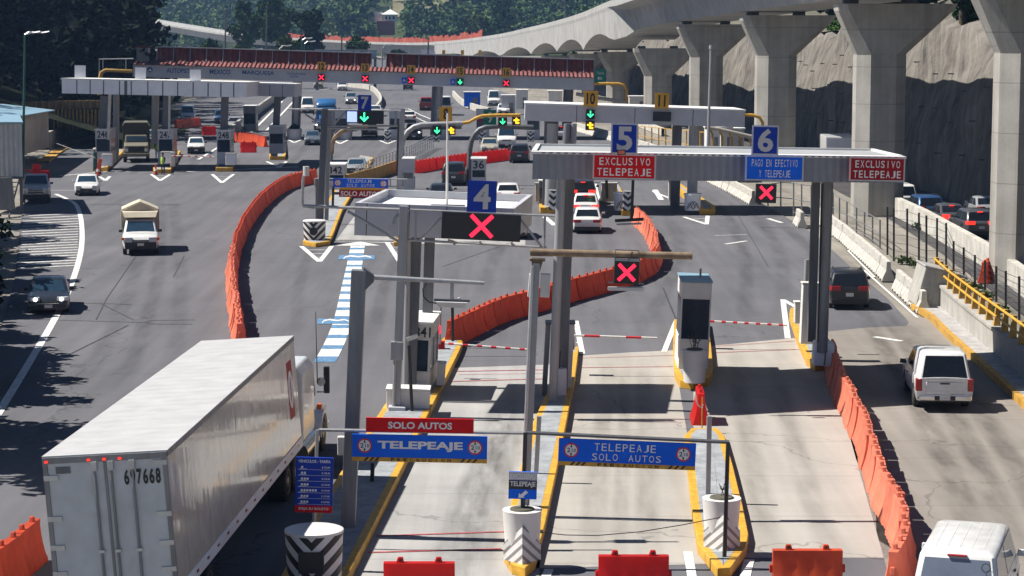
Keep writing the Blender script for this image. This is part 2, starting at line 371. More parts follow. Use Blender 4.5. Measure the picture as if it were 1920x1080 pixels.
M['tail'] = mat('tail', (.34,.007,.012), .25, var=.1, spec=.7)
M['tail_on'] = emit('tail_on', (1.0,.03,.02), 1.2)
M['lamp'] = mat('lamp', (.62,.64,.66), .12, var=.1, spec=.9)
M['lamp_on'] = emit('lamp_on', (1.0,.97,.9), 3.5)
M['indicator'] = mat('indicator', (.7,.13,.01), .3, var=.1)
M['canvas'] = mat('canvas', (.50,.45,.35), .85, var=.2, scale=1.2, bump=.6, bscale=3)
M['canvas_dark'] = mat('canvas_dark', (.055,.058,.045), .9, var=.25, scale=1.0, bump=.5, bscale=3)
M['army'] = mat('army', (.16,.15,.115), .6, var=.2)
M['skin'] = mat('skin', (.30,.17,.11), .6, var=.1)
M['hivis'] = mat('hivis', (.42,.58,.10), .7, var=.15)
M['cloth_dark'] = mat('cloth_dark', (.03,.032,.045), .8, var=.2)
M['hair'] = mat('hair', (.012,.01,.009), .7, var=.2)
M['pier'] = concrete_mat('pier', (.40,.385,.355), .8, .5, joints=2.45)
M['deck_concrete'] = concrete_mat('deck_concrete', (.43,.425,.41), .6, .4)
M['jersey'] = concrete_mat('jersey', (.56,.54,.49), .25, 1.2)
M['parapet'] = concrete_mat('parapet', (.44,.425,.39), .7, .9)
M['bark'] = mat('bark', (.07,.055,.04), .9, var=.4, scale=3)
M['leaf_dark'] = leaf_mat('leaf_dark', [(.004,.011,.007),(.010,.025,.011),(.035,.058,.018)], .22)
M['leaf_shade'] = leaf_mat('leaf_shade', [(.0015,.004,.003),(.003,.008,.005),(.011,.018,.008)], .15)  # greens darkened so the leaf colour itself carries the wood's shade
M['leaf_far_a'] = leaf_mat('leaf_far_a', [(.016,.044,.024),(.042,.088,.038),(.10,.15,.06)], .06)
M['leaf_far_b'] = leaf_mat('leaf_far_b', [(.036,.078,.032),(.075,.135,.05),(.15,.21,.08)], .06)
M['leaf_far_c'] = leaf_mat('leaf_far_c', [(.055,.088,.036),(.105,.145,.056),(.19,.22,.095)], .06)
M['leaf_mid'] = leaf_mat('leaf_mid', [(.012,.035,.013),(.026,.062,.02),(.062,.105,.03)], .2)
M['leaf_olive'] = leaf_mat('leaf_olive', [(.02,.042,.014),(.045,.075,.022),(.09,.115,.04)], .2)
M['leaf_bright'] = leaf_mat('leaf_bright', [(.03,.07,.015),(.06,.12,.025),(.12,.18,.04)], .5)
M['orange_mesh'] = mat('orange_mesh', (.60,.10,.03), .8, var=.4, scale=.6)
M['terracotta'] = mat('terracotta', (.32,.07,.045), .8, var=.3, scale=2)
M['wall_beige'] = mat('wall_beige', (.38,.35,.31), .8, var=.15, scale=.8, dirt=.3)
M['blue_roof'] = mat('blue_roof', (.22,.36,.46), .5, var=.2, scale=.6)
M['shed'] = ribbed('shed', (.62,.63,.62), 3.3, 'Y', .05, .5, dark=.2)
M['green_metal'] = mat('green_metal', (.02,.10,.075), .5, .2, var=.15)

# ---------------------------------------------------------------- lettering
_txt = {}
def text_mesh(s, bold=0.0):
    k = (s, bold)
    if k not in _txt:
        cu = bpy.data.curves.new('lettering', 'FONT'); cu.body = s; cu.align_x = 'LEFT'; cu.offset = bold; cu.resolution_u = 3
        ob = bpy.data.objects.new('lettering', cu); COL.objects.link(ob); bpy.context.view_layer.update()
        me = bpy.data.meshes.new_from_object(ob.evaluated_get(bpy.context.evaluated_depsgraph_get()))
        vs = [v.co.copy() for v in me.vertices]; fs = [tuple(p.vertices) for p in me.polygons]
        bpy.data.objects.remove(ob); bpy.data.curves.remove(cu); bpy.data.meshes.remove(me)
        x0 = min(v.x for v in vs); x1 = max(v.x for v in vs); y0 = min(v.y for v in vs); y1 = max(v.y for v in vs)
        _txt[k] = ([Vector(((v.x-x0)/(x1-x0), (v.y-y0)/(y1-y0), 0)) for v in vs], fs)
    return _txt[k]
def letter(mb, fr, s, a0, a1, b0, b1, c=-.012, bold=.012):
    """text filling the rectangle a0..a1, b0..b1 of frame fr"""
    vs, fs = text_mesh(s, bold); mb.add([fr.p(a0+(a1-a0)*v.x, b0+(b1-b0)*v.y, c) for v in vs], fs); return mb
def spaced(mb, fr, s, a0, a1, b0, b1, c=-.012, bold=.01, fill=.74):
    w = (a1-a0)/len(s)
    for i, ch in enumerate(s):
        if ch == ' ': continue
        f = fill if ch != 'I' else fill*.22; x = a0+w*(i+.5); letter(mb, fr, ch, x-w*f/2, x+w*f/2, b0, b1, c, bold)
    return mb
def ink(mb, fr, poly, c=-.012): return mb.sheet([fr.p(a, b, c) for a, b in poly])
def disc(mb, fr, a, b, r, c=-.012, n=20): return ink(mb, fr, [(a+r*math.cos(2*math.pi*k/n), b+r*math.sin(2*math.pi*k/n)) for k in range(n)], c)
def cross_led(mb, fr, a, b, r, t, c=-.012):
    for sg in (1, -1):
        d = Vector((1, sg)).normalized(); n = Vector((-d.y, d.x)); C = Vector((a, b))
        ink(mb, fr, [tuple(C+d*r+n*t), tuple(C-d*r+n*t), tuple(C-d*r-n*t), tuple(C+d*r-n*t)], c-(.002 if sg > 0 else 0))
    return mb
def arrow_led(mb, fr, a, b, h, t, c=-.012):
    """down arrow"""
    ink(mb, fr, [(a-t,b+h),(a+t,b+h),(a+t,b-h*.5),(a-t,b-h*.5)], c)
    for sg in (1, -1):
        ink(mb, fr, [(a,b-h),(a+sg*h*.95,b-h*.05),(a+sg*(h*.95-t*1.6),b+t*1.3),(a,b-h+t*3)], c-.002)
    return mb
# ================================================================ setting: ground, roads, markings
def poly(pts, z=0.0): return [G(x, y, 0) + Vector((0,0,z)) for x, y in pts]
mb = MB(); mb.sheet([(-900,15,-.06),(900,15,-.06),(900,1300,-.06),(-900,1300,-.06)]); struct('ground', mb, M['gravel'])
def fan(name, left, right, z, m):
    mb = MB(); mb.strip(poly(left, z), poly(right, z)); return struct(name, mb, m)
fan('road', [(-420,1250),(-150,900),(-30,700),(6,600),(28,520),(38,420),(52,345),(90,300),(160,252),(250,222),(320,200),(400,175),(470,150),(530,128),(600,112)],
            [(2700,1250),(2080,900),(1790,700),(1665,560),(1600,505),(1530,440),(1470,405),(1400,365),(1330,335),(1270,300),(1200,268),(1080,238),(960,178),(850,140),(760,112)], 0.0, M['asphalt'])
# light concrete lanes in front of the booths
fan('lane_slab', [(560,1200),(640,1062),(700,960),(760,855),(812,760),(848,690)],
                 [(1005,1200),(1012,1062),(1022,960),(1032,855),(1045,760),(1055,683)], .006, M['slab_worn'])
mb = MB(); mb.sheet(poly([(1000,1066),(1075,668),(1180,661),(1262,657),(1330,1058)], .006)); struct('lane_slab', mb, M['slab'])
mb = MB(); mb.sheet(poly([(1345,1046),(1300,800),(1300,652),(1488,634),(1530,650),(1700,1046)], .006)); struct('lane_slab', mb, M['slab'])
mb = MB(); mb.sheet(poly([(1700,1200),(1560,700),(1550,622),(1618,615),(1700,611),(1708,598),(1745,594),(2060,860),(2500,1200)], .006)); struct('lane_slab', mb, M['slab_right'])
mb = MB(); mb.sheet(poly([(628,453),(690,372),(760,372),(985,372),(985,462)], .006)); struct('lane_slab', mb, M['slab_worn'])
# strip of construction ground and the side road behind the fence
mb = MB(); mb.strip(poly([(2600,1000),(2060,700),(1880,560),(1760,470),(1660,405),(1560,352),(1460,310),(1330,262)], -.02),
                    poly([(2800,850),(2300,640),(2020,520),(1960,470),(1860,395),(1730,350),(1560,305),(1380,255)], -.02)); struct('side_road', mb, M['asphalt_dark'])

def mark(pts, w, m='white_paint', z=.014, px=True, name='road_marking'):
    P = [G(x, y) if px else Vector(p) for p in pts for x, y in [p[:2]]]
    L = []; R = []
    for i, p in enumerate(P):
        d = (P[min(i+1,len(P)-1)]-P[max(i-1,0)]); d.z = 0; d.normalize(); n = Vector((-d.y, d.x, 0))*w/2
        L.append(p+n+Vector((0,0,z))); R.append(p-n+Vector((0,0,z)))
    mb = MB(); mb.strip(L, R); return mb
def markings(lines, m='white_paint', name='road_marking', z=.014):
    mb = MB()
    for pts, w in lines:
        q = mark(pts, w, z=z); mb.add(q.v, q.f); z += .0004
    return struct(name, mb, M[m])
# long white edge line on the left with its hatched area
edge = [G(x,y) for x, y in [(-60,865),(0,770),(55,680),(106,592),(133,535),(150,480),(154,440),(150,402),(138,380),(104,364)]]
e2 = smoothline(edge, 5); mb = MB(); L=[];R=[]
for i,p in enumerate(e2):
    d=(e2[min(i+1,len(e2)-1)]-e2[max(i-1,0)]).normalized(); n=Vector((-d.y,d.x,0))*.15; L.append(p+n+Vector((0,0,.014))); R.append(p-n+Vector((0,0,.014)))
mb.strip(L,R); struct('road_marking', mb, M['white_paint'])
lines = []
for k in range(21):
    y = lerp(405, 503, k/20); xl = lerp(44, 34, k/20); xr = lerp(148, 145, k/20)
    lines.append(([(xl, y), (xr, y-5)], .30))
markings(lines, z=.008)
# white arrowheads below the island noses
def vee(a, tip, b, w=.28, bars=3):
    out = [([a, tip], w), ([tip, b], w)]
    for k in range(1, bars+1):
        t = k/(bars+1.2); out.append(([(lerp(a[0],tip[0],t)+2, lerp(a[1],tip[1],t)), (lerp(b[0],tip[0],t)-2, lerp(b[1],tip[1],t))], .16))
    return out
markings(vee((565,462),(599,491),(622,462)) + vee((726,455),(750,492),(772,455)))
markings(vee((284,327),(300,339),(319,327)) + vee((398,327),(416,343),(438,327)) + vee((500,303),(524,314),(537,303)) + vee((186,331),(198,339),(206,331),bars=1))
markings(vee((1225,358),(1230,362),(1262,374),bars=1) + vee((1282,407),(1325,421),(1327,405),bars=2) + [([(1228,356),(1240,375)],.4)] + [([(1017,403),(1040,423)],.35), ([(1114,345),(1121,377)],.4)])
markings(vee((540,262),(552,268),(566,262),bars=0)+vee((624,263),(638,270),(652,263),bars=0)+vee((712,264),(727,270),(742,264),bars=0), z=.03)
markings([([(1080,602),(1092,664)], .22), ([(1245,660),(1268,602)], .22), ([(1468,562),(1477,635)], .24), ([(1468,562),(1492,576)], .24), ([(1080,643),(1088,643)],.2)])
markings([([(1290,1035),(1298,1085)], .22), ([(1405,1050),(1392,1100)], .25), ([(1030,1068),(1015,1100)], .22), ([(1690,640),(1640,632)],.3)])
markings([([(1400,452),(1360,458)], .25), ([(1340,442),(1400,440)], .12), ([(1440,410),(1466,418)],.3), ([(1620,507),(1720,596)],.12), ([(1590,470),(1640,520)],.10)])
markings([([(70,357),(140,357)],.15),([(110,330),(200,322)],.3),([(350,322),(560,313)],.35),([(215,322),(250,321)],.4)])
markings([([(600,169),(680,160)],.3),([(628,190),(600,210)],.3),([(530,190),(470,250)],.3),([(560,180),(500,245)],.3),([(440,258),(372,300)],.3)], z=.05)
# red and dark lines across the lanes, saw cuts
markings([([(705,1006),(945,998)],.10),([(690,1037),(940,1030)],.10),([(855,697),(1025,694)],.10),([(845,716),(1020,711)],.10),([(1090,672),(1262,667)],.06),([(1090,690),(1262,688)],.08),([(1340,650),(1490,640)],.06),([(1340,662),(1492,656)],.08),([(860,703),(1020,701)],.05)], 'red_line', z=.02)
markings([([(60,599),(270,605)],.09),([(270,605),(285,601),(365,600)],.09),([(270,605),(290,608),(362,608)],.09),([(140,568),(245,571)],.09),([(255,480),(200,560),(180,600)],.05),([(345,480),(325,520)],.05),([(190,570),(250,600)],.07),([(240,610),(130,665)],.08),([(1243,540),(1268,600)],.07),([(1370,380),(1440,500)],.04),([(830,500),(1000,440)],.04),([(1500,400),(1420,410)],.05)], 'dark_line', z=.009)
# blue and white guidance bars
cl = smoothline([G(x,y) for x,y in [(609,679),(629,640),(644,598),(655,545),(664,500),(671,460)]], 10)
cl = polyline(cl, .1); tot = len(cl)*.1; nb = 30; mw = MB(); mbl = MB()
for k in range(nb):
    a = cl[min(int(k/nb*len(cl)), len(cl)-2)]; b = cl[min(int((k+1)/nb*len(cl)), len(cl)-1)]
    d = (b-a).normalized(); w = .41
    q = [a+Vector((-w,0,.012)), a+Vector((w,0,.012)), b+Vector((w,0,.012)), b+Vector((-w,0,.012))]
    (mw if k % 2 else mbl).sheet(q)
    if k % 2 == 0 and k > 0: mw.sheet([q[0]+Vector((0,0,.003)), q[1]+Vector((0,0,.003)), q[1].lerp(q[2],.28)+Vector((0,0,.003)), q[0].lerp(q[3],.28)+Vector((0,0,.003))])
a = cl[-1]; mw.sheet([a+Vector((-1.3,-.2,.012)), a+Vector((1.3,-.2,.012)), a+Vector((0,2.2,.012))])
for x0,x1,y0,y1 in ((594,660,608,598),(634,702,487,479)):
    mbl.sheet(poly([(x0,y0),(x1,y0),(x1+1,y1),(x0+2,y1)], .017))
    L_=[]; R_=[]
    cx=[x0+10,x0+14,x0+24,x0+38,x0+52,x1-6]; cy=[.2,.62,.8,.62,.8,.5]
    mw.strip(poly([(x,lerp(y0,y1,t)-1.2) for x,t in zip(cx,cy)],.022), poly([(x,lerp(y0,y1,t)+1.2) for x,t in zip(cx,cy)],.022))
struct('road_marking', mw, M['white_paint']); struct('road_marking', mbl, M['blue_paint'])

# tyre rubber and oil soaked into the lanes
ms, nt, lk, b = new_mat('road_stain'); at = N(nt, 'ShaderNodeAttribute', attribute_name='stain'); tc = N(nt, 'ShaderNodeTexCoord'); mp = N(nt, 'ShaderNodeMapping'); mp.inputs['Scale'].default_value = (1.5,.25,1); lk.new(tc.outputs['Object'], mp.inputs['Vector'])
nz = N(nt, 'ShaderNodeTexNoise', Scale=1.0, Detail=7.0, Roughness=.65); lk.new(mp.outputs[0], nz.inputs['Vector']); r_ = N(nt, 'ShaderNodeMapRange'); r_.inputs[1].default_value = .3; r_.inputs[2].default_value = .7; lk.new(nz.outputs[0], r_.inputs[0])
b.inputs['Base Color'].default_value = (.035,.033,.032,1); b.inputs['Roughness'].default_value = .85; b.inputs['Specular IOR Level'].default_value = .05
tp = N(nt, 'ShaderNodeBsdfTransparent'); mx = N(nt, 'ShaderNodeMixShader'); lk.new(math_(nt, lk, 'MULTIPLY', at.outputs['Fac'], r_.outputs[0]), mx.inputs[0]); lk.new(tp.outputs[0], mx.inputs[1]); lk.new(b.outputs[0], mx.inputs[2]); lk.new(mx.outputs[0], nt['Material Output'].inputs['Surface'])
M['road_stain'] = ms
def stain(strips, z=.010):
    mb = MB(); av = []
    for pts, w, k in strips:
        P = smoothline([G(x, y) for x, y in pts], 6); n0 = len(mb.v); m = len(P)
        for j, (o_, a_) in enumerate(((-1,0),(-.4,1),(.4,1),(1,0))):
            for i, p in enumerate(P):
                d = (P[min(i+1,m-1)]-P[max(i-1,0)]); d.z = 0; d.normalize(); k *= 1.0; e = min(i, m-1-i)/max(m-1,1)*4
                mb.v.append(p+Vector((d.y,-d.x,0))*w*o_+Vector((0,0,z))); av.append(a_*k*(.5 if z < .0094 else .72)*min(1,e))
        for j in range(3):
            for i in range(m-1): mb.f.append((n0+j*m+i, n0+j*m+i+1, n0+(j+1)*m+i+1, n0+(j+1)*m+i))
        z += .0003
    o = struct('road_stain', mb, M['road_stain']); at = o.data.attributes.new('stain', 'FLOAT', 'POINT'); at.data.foreach_set('value', av)
    o.visible_shadow = True; return o
stain([([(800,1150),(860,960),(905,850),(950,720)],.42,.42),([(890,1150),(925,960),(955,850),(985,720)],.42,.36),([(845,1150),(893,960),(930,850),(968,715)],.35,.5),
 ([(1105,1060),(1120,900),(1133,780),(1142,670)],.42,.34),([(1215,1060),(1212,900),(1208,780),(1206,668)],.42,.30),([(1160,1060),(1166,900),(1170,780),(1174,668)],.3,.30),
 ([(1455,1040),(1420,900),(1395,780),(1378,655)],.42,.30),([(1560,1040),(1510,900),(1475,780),(1445,650)],.42,.30),
 ([(1860,1080),(1790,900),(1720,760),(1650,640),(1600,560)],.5,.55),([(2010,1080),(1920,900),(1830,760),(1740,650),(1670,580)],.5,.45),([(1930,1080),(1850,900),(1775,760),(1695,640),(1630,560)],.5,.5)], .0095)
stain([([(130,760),(200,640),(250,520),(275,420),(280,350)],.5,.35),([(300,760),(330,640),(340,520),(330,420),(315,350)],.5,.35),([(215,760),(262,640),(295,520),(302,420),(298,345)],.45,.45),
 ([(560,640),(560,540),(590,460),(640,400)],.4,.35),([(700,640),(720,540),(745,470)],.4,.35),([(900,560),(930,480),(960,430),(985,380)],.45,.4),([(1090,600),(1105,520),(1110,460),(1105,400)],.45,.4),([(1185,640),(1250,540),(1275,460),(1240,390)],.5,.4),([(1390,630),(1400,540),(1390,460),(1350,390),(1290,340)],.5,.45),([(1450,625),(1470,540),(1455,460),(1405,390),(1340,345)],.5,.35),([(1600,600),(1560,520),(1500,450),(1420,390)],.5,.5),
 ([(520,330),(560,290),(590,250),(620,210)],.5,.4),([(470,330),(440,300),(425,270)],.5,.4),([(350,330),(366,300),(380,270)],.5,.45),([(250,330),(256,305),(265,280)],.5,.5),([(860,340),(880,320),(900,290)],.5,.4),([(700,300),(740,270),(770,240),(790,200)],.5,.4),([(640,240),(655,200),(650,165)],.5,.4)], .0045)
# ================================================================ kerbed islands
def inset(P, d):
    n = len(P); out = []
    ar = sum(P[i].x*P[(i+1)%n].y-P[(i+1)%n].x*P[i].y for i in range(n)); sg = 1 if ar > 0 else -1
    for i in range(n):
        a = (P[i]-P[i-1]); b = (P[(i+1)%n]-P[i]); a.z = b.z = 0; a.normalize(); b.normalize()
        na = Vector((-a.y,a.x,0))*sg; nb_ = Vector((-b.y,b.x,0))*sg; m = (na+nb_); m.normalize()
        out.append(P[i]+m*min(d/max(m.dot(na), .4), d*1.8))
    return out
def island(label, pts, h=.22, kerb='yellow', w=.2, world=False, group=None):
    P = [Vector(p) for p in pts] if world else poly(pts)
    c = sum(P, Vector())/len(P); t = Thing('traffic_island', label, 'island', c, group)
    mb = MB(); mb.prism(P, (0,0,h)); t.part('kerb', mb, M[kerb], bevel=.02)
    q = inset(P, w); mb = MB(); mb.prism([p+Vector((0,0,h-.05)) for p in q], (0,0,.054)); t.part('pavement', mb, M['island'])
    return t
island('long kerbed island with the price board and the tall grey mast', [(505,1140),(560,1040),(602,962),(660,868),(722,772),(832,645),(850,640),(868,652),(862,668),(802,792),(758,885),(700,1003),(660,1085),(630,1140)], .26)
island('narrow yellow kerbed island carrying the small telepeaje arrow sign', [(960,1078),(945,1055),(952,985),(974,900),(1002,800),(1030,740),(1060,672),(1085,660),(1084,675),(1078,720),(1062,805),(1044,895),(1022,1000),(1004,1068),(985,1085)], .26)
island('yellow kerbed island with a white planter, right of the double telepeaje sign', [(1345,1086),(1308,1038),(1296,960),(1288,880),(1283,832),(1296,818),(1345,818),(1358,832),(1374,890),(1392,965),(1403,1020),(1398,1045),(1370,1084)], .26)
island('yellow kerbed island under the narrow toll booth with dark glass', [(1275,728),(1265,712),(1262,660),(1264,612),(1300,606),(1326,612),(1333,660),(1337,706),(1328,724),(1300,731)], .3)
island('yellow kerbed island at the right gantry column with the tall white cabinet', [(1528,697),(1512,686),(1494,645),(1480,602),(1482,592),(1512,590),(1545,640),(1562,680),(1560,692)], .35)
island('yellow nosed island behind the small chevron bollard', [(568,460),(578,440),(600,405),(634,352),(676,296),(700,300),(676,345),(642,400),(625,445),(618,460),(592,464)], .25)
island('island mostly hidden behind the flat grey roof and number four sign', [(738,462),(745,445),(800,380),(830,380),(790,440),(776,462)], .25)
for i,(x0,x1,y,xt) in enumerate(((178,202,322,222),(288,320,325,325),(405,436,322,424),(506,534,300,520))):
    island(['yellow island at the far left booth lane with the leaning orange board','yellow island where the worker in the bright vest stands','yellow island between the pickup lane and the empty lane of the left canopy','yellow island with white posts at the right end of the left canopy'][i],
           [(x0,y),(x1,y),(x1+2,y-4),(xt+14,y-36),(xt,y-36),(x0-1,y-4)], .35, w=.25)
for i,(x0,x1,y,xl) in enumerate(((1013,1042,400,-10),(1166,1184,405,-20),(1312,1340,403,-60))):
    island(['yellow nosed island of the dark booth left of the queueing cars','yellow nosed island behind the start of the orange barrier chain','yellow nosed island with the mountain emblem planter'][i],
           [(x0,y),(x1,y),(x1+2,y-5),(x1+xl-5,y-50),(x0+xl+6,y-50),(x0-2,y-6)], .4, w=.3)

# ================================================================ water filled barriers
def barrier_mesh(m, L=1.56, H=1.02):
    st = []; n = 13
    for i in range(n):
        x = -L/2+L*i/(n-1); k = 1.0
        if i in (3, 6, 9): k = .86
        if i in (0, n-1): k = .80
        ring = []
        for hw, z in ((.30,.0),(.30,.10),(.255,.20),(.19,.42),(.14,.66),(.115,.86),(.11,H)):
            ring.append((hw*k if z < H*.9 else hw*(.5+.5*k), z))
        st.append([Vector((x, w, z)) for w, z in ring]+[Vector((x, -w, z)) for w, z in reversed(ring)])
    mb = MB(); mb.loft(st)
    o = mb.build('water_barrier', m, None, smooth=.5)
    for sx in (-.42, .42):
        lug = MB().hexa([(sx-.09,-.05,H-.01),(sx+.09,-.05,H-.01),(sx+.09,.05,H-.01),(sx-.09,.05,H-.01)], [(sx-.045,-.045,H+.12),(sx+.065,-.045,H+.12),(sx+.065,.045,H+.12),(sx-.045,.045,H+.12)])
        l = lug.build('lug', m, o, bevel=.015)
        MB().fbox(Ax((sx+.01,-.05,H+.055)), -.03, .03, -.02, .025, -.004, .1).build('lifting_slot', M['black'], l)
    for sg in (-1, 1): MB().box(sg*L/2-.07, sg*L/2+.07, -.05, .05, .5, .68).build('hinge', m, o, bevel=.015)
    return o
bar0 = {k: barrier_mesh(M[k]) for k in ('orange', 'orange_faded', 'red_plastic')}
_bused = set()
def put_barrier(kind, loc, rz, label, group=None):
    src = bar0[kind]
    if kind not in _bused: o = src; _bused.add(kind)
    else:
        o = src.copy(); COL.objects.link(o)
        for ch in src.children:
            c = ch.copy(); COL.objects.link(c); c.parent = o
            for g in ch.children: d = g.copy(); COL.objects.link(d); d.parent = c
        for k in list(o.keys()):
            if k in ('group',): del o[k]
    o.location = loc; o.rotation_euler = (0, 0, rz); tag(o, label, 'barrier', group); return o
def chain(pts, kinds, label, group, step=1.6):
    P = polyline(smoothline([G(x, y) for x, y in pts], 10), .05); n = int(len(P)*.05/step)
    for i in range(n):
        a = P[int(i*step/.05)]; b = P[min(int((i+1)*step/.05), len(P)-1)]; d = b-a
        k = kinds(i/max(n-1,1)) if callable(kinds) else kinds
        put_barrier(k, (a+b)/2+Vector((random.uniform(-.04,.04), random.uniform(-.04,.04), .004)), math.atan2(d.y, d.x)+random.uniform(-.05,.05), label, group)
chain([(1560,690),(1574,740),(1598,790),(1622,845),(1640,905),(1656,955),(1684,1000),(1697,1045),(1690,1085),(1668,1120)], 'orange_faded', 'faded orange barrier in the chain beside the lane of the white canopy pickup', 'orange barriers beside the right lane')
chain([(842,650),(930,607),(1000,586),(1075,563),(1150,543),(1205,522),(1230,497),(1226,462),(1208,434),(1187,416)], lambda t: 'orange' if t < .55 else 'orange_faded', 'orange barrier in the curved chain ending behind the hanging red cross', 'orange barriers of the curved middle chain')
chain([(449,655),(447,648),(444,610),(438,571),(434,517),(446,463),(471,414),(501,381),(541,354),(600,340)], lambda t: 'orange_faded' if t < .35 else 'orange', 'orange barrier in the long curved chain beside the left road', 'orange barriers of the long left chain')
chain([(776,325),(850,313),(905,306),(958,299)], 'red_plastic', 'red barrier in the row behind the parked dark estate car', 'red barriers behind the dark estate car')
chain([(432,266),(465,269),(505,277)], 'orange', 'bright orange barrier in the row behind the left canopy', 'orange barriers behind the left canopy')
chain([(330,242),(378,236)], 'orange', 'orange barrier in shade far behind the army truck lane', 'orange barriers in the shade of the far lane')
chain([(-40,1148),(40,1076),(95,1030)], 'orange', 'orange barrier at the lower left corner beside the trailer', 'orange barriers beside the trailer')
put_barrier('red_plastic', G(786,1056,1.0)-Vector((0,0,1.0)), .0, 'red barrier closing the lane under the solo autos sign')
put_barrier('red_plastic', G(1188,1043,1.0)-Vector((0,0,1.0)), .0, 'red barrier closing the lane under the double telepeaje sign')
put_barrier('orange', G(1514,1032,1.0)-Vector((0,0,1.0)), math.pi, 'dull orange barrier alone right of the island with the white planter')
put_barrier('red_plastic', G(1312,790), math.pi/2-.03, 'red barrier seen end on below the narrow toll booth')
put_barrier('red_plastic', G(466,286), .0, 'red barrier standing across the empty lane of the left canopy')
put_barrier('red_plastic', G(392,254), .1, 'dark red barrier behind the white pickup lane')
put_barrier('orange', G(1848,528), 1.2, 'orange barrier leaning by the right viaduct pier')

# ================================================================ right side: jersey barriers, fence, parapet
def jersey_mesh(L=2.9):
    pr = [(-.32,0),(-.32,.08),(-.25,.28),(-.13,.55),(-.10,1.0),(.10,1.0),(.13,.55),(.25,.28),(.32,.08),(.32,0)]
    mb = MB(); mb.loft([[Vector((x, a, b)) for a, b in pr] for x in (-L/2, -L/2+.03, L/2-.03, L/2)])
    o = mb.build('jersey_barrier', M['jersey'], None, bevel=.02)
    for k in range(3):
        x = -L/2+.5+k*.95; MB().box(x-.16, x+.16, -.335, .335, .0, .10).build('drain_slot', M['black'], o)
    s = MB(); s.box(-.09,.09,-.135,.135,.6,.66); s.build('lifting_hole', M['hub'], o)
    return o
j0 = jersey_mesh(); j0['category'] = 'barrier'; _j = [0]
def jersey(pts, label, group, step=2.95):
    P = polyline([G(x, y) for x, y in pts], .05); n = int(len(P)*.05/step)
    for i in range(n):
        a = P[int(i*step/.05)]; b = P[min(int((i+1)*step/.05), len(P)-1)]; d = b-a
        if _j[0] == 0: o = j0; _j[0] = 1
        else:
            o = j0.copy(); COL.objects.link(o)
            for ch in j0.children: c = ch.copy(); COL.objects.link(c); c.parent = o
        o.location = (a+b)/2+Vector((random.uniform(-.03,.03), 0, 0)); o.rotation_euler = (0,0,math.atan2(d.y,d.x)+random.uniform(-.02,.02)); tag(o, label, 'barrier', group)
jersey([(1733,588),(1712,568),(1684,543)], 'concrete jersey barrier between the gap and the electrical cabinet', 'jersey barriers next to the cabinet')
jersey([(1668,528),(1640,503),(1590,459),(1552,428),(1530,415)], 'concrete jersey barrier in the row behind the dark suv', 'jersey barriers in the row behind the dark suv')
jersey([(1505,428),(1490,415)], 'lone concrete jersey barrier left of the right gantry columns', None)
jersey([(1412,384),(1370,360),(1335,343),(1290,322),(1262,306),(1225,290),(1150,265),(1078,245)], 'weathered concrete jersey barrier in the far row leading under the gantries', 'jersey barriers of the far row')
# low white wall along the side road
wl_ = [G(x,y) for x,y in [(1662,396),(1730,430),(1800,472),(1860,508),(1960,585),(2060,665)]]
mb = MB(); mb.strip([p+Vector((-.15,0,0)) for p in wl_],[p+Vector((-.15,0,1.25)) for p in wl_]); mb.strip([p+Vector((-.15,0,1.25)) for p in wl_],[p+Vector((.25,0,1.25)) for p in wl_]); mb.strip([p+Vector((.25,0,1.25)) for p in wl_],[p+Vector((.25,0,0)) for p in wl_])
solo('low_wall', mb, M['jersey'], 'long low pale concrete wall in front of the waiting cars', 'wall', wl_[0])
# chain link fence with black posts
fpx = [(1664,388,478),(1676,390,490),(1701,391,494),(1723,399,502),(1737,404,506),(1757,409,503),(1774,418,507),(1788,452,519),(1807,464,527),(1828,478,545),(1847,489,556),(1868,499,566),(1886,508,580),(1911,518,600),(1940,530,622)]
base = [G(x,b) for x,t,b in fpx]; t = Thing('wire_fence', 'tall wire fence on black posts above the yellow guard rail', 'fence', base[0])
tops = []
for (x,tp,b),p in zip(fpx,base):
    q = V(x, tp, p.y); tops.append(q); mb = MB(); mb.tube(p, q, .055, n=6); t.part('post', mb, M['black_post'])
mb = MB()
for k in (.05,.2,.35,.5,.65,.8,.95):
    for i in range(len(base)-1): mb.tube(base[i].lerp(tops[i],k), base[i+1].lerp(tops[i+1],k), .012, n=4)
t.part('wire', mb, M['black_post'])
# older grey fence further back
fpx = [(1440,345,396),(1464,341,400),(1488,342,404),(1503,345,408),(1521,347,410),(1544,350,414),(1562,358,419),(1574,370,424),(1588,377,428),(1606,388,437),(1621,396,444),(1636,404,455),(1650,412,466)]
base = [G(x,b) for x,t_,b in fpx]; t = Thing('wire_fence', 'sagging grey wire fence behind the right gantry columns', 'fence', base[0]); tops=[]
for (x,tp,b),p in zip(fpx,base):
    q = V(x,tp,p.y); tops.append(q); mb = MB(); mb.tube(p,q,.05,n=6); t.part('post', mb, M['steel_mid'])
mb = MB()
for k in (.1,.5,.98):
    for i in range(len(base)-1): mb.tube(base[i].lerp(tops[i],k), base[i+1].lerp(tops[i+1],k), .03, n=5)
t.part('rail', mb, M['steel_mid'])
# yellow posts fence in front of the far right piers
fpx = [(1196+i*13, 236+i*1.2, 272+i*3.6) for i in range(14)]
base = [G(x,b) for x,t_,b in fpx]; t = Thing('yellow_fence', 'row of yellow steel fence posts behind the number five sign', 'fence', base[0]); tops=[]
for (x,tp,b),p in zip(fpx,base):
    q = V(x,tp,p.y); tops.append(q); mb = MB(); mb.tube(p,q,.07,n=6); t.part('post', mb, M['yellow_old'])
mb = MB()
for k in (.5,.99):
    for i in range(len(base)-1): mb.tube(base[i].lerp(tops[i],k), base[i+1].lerp(tops[i+1],k), .04, n=5)
t.part('rail', mb, M['yellow_old'])
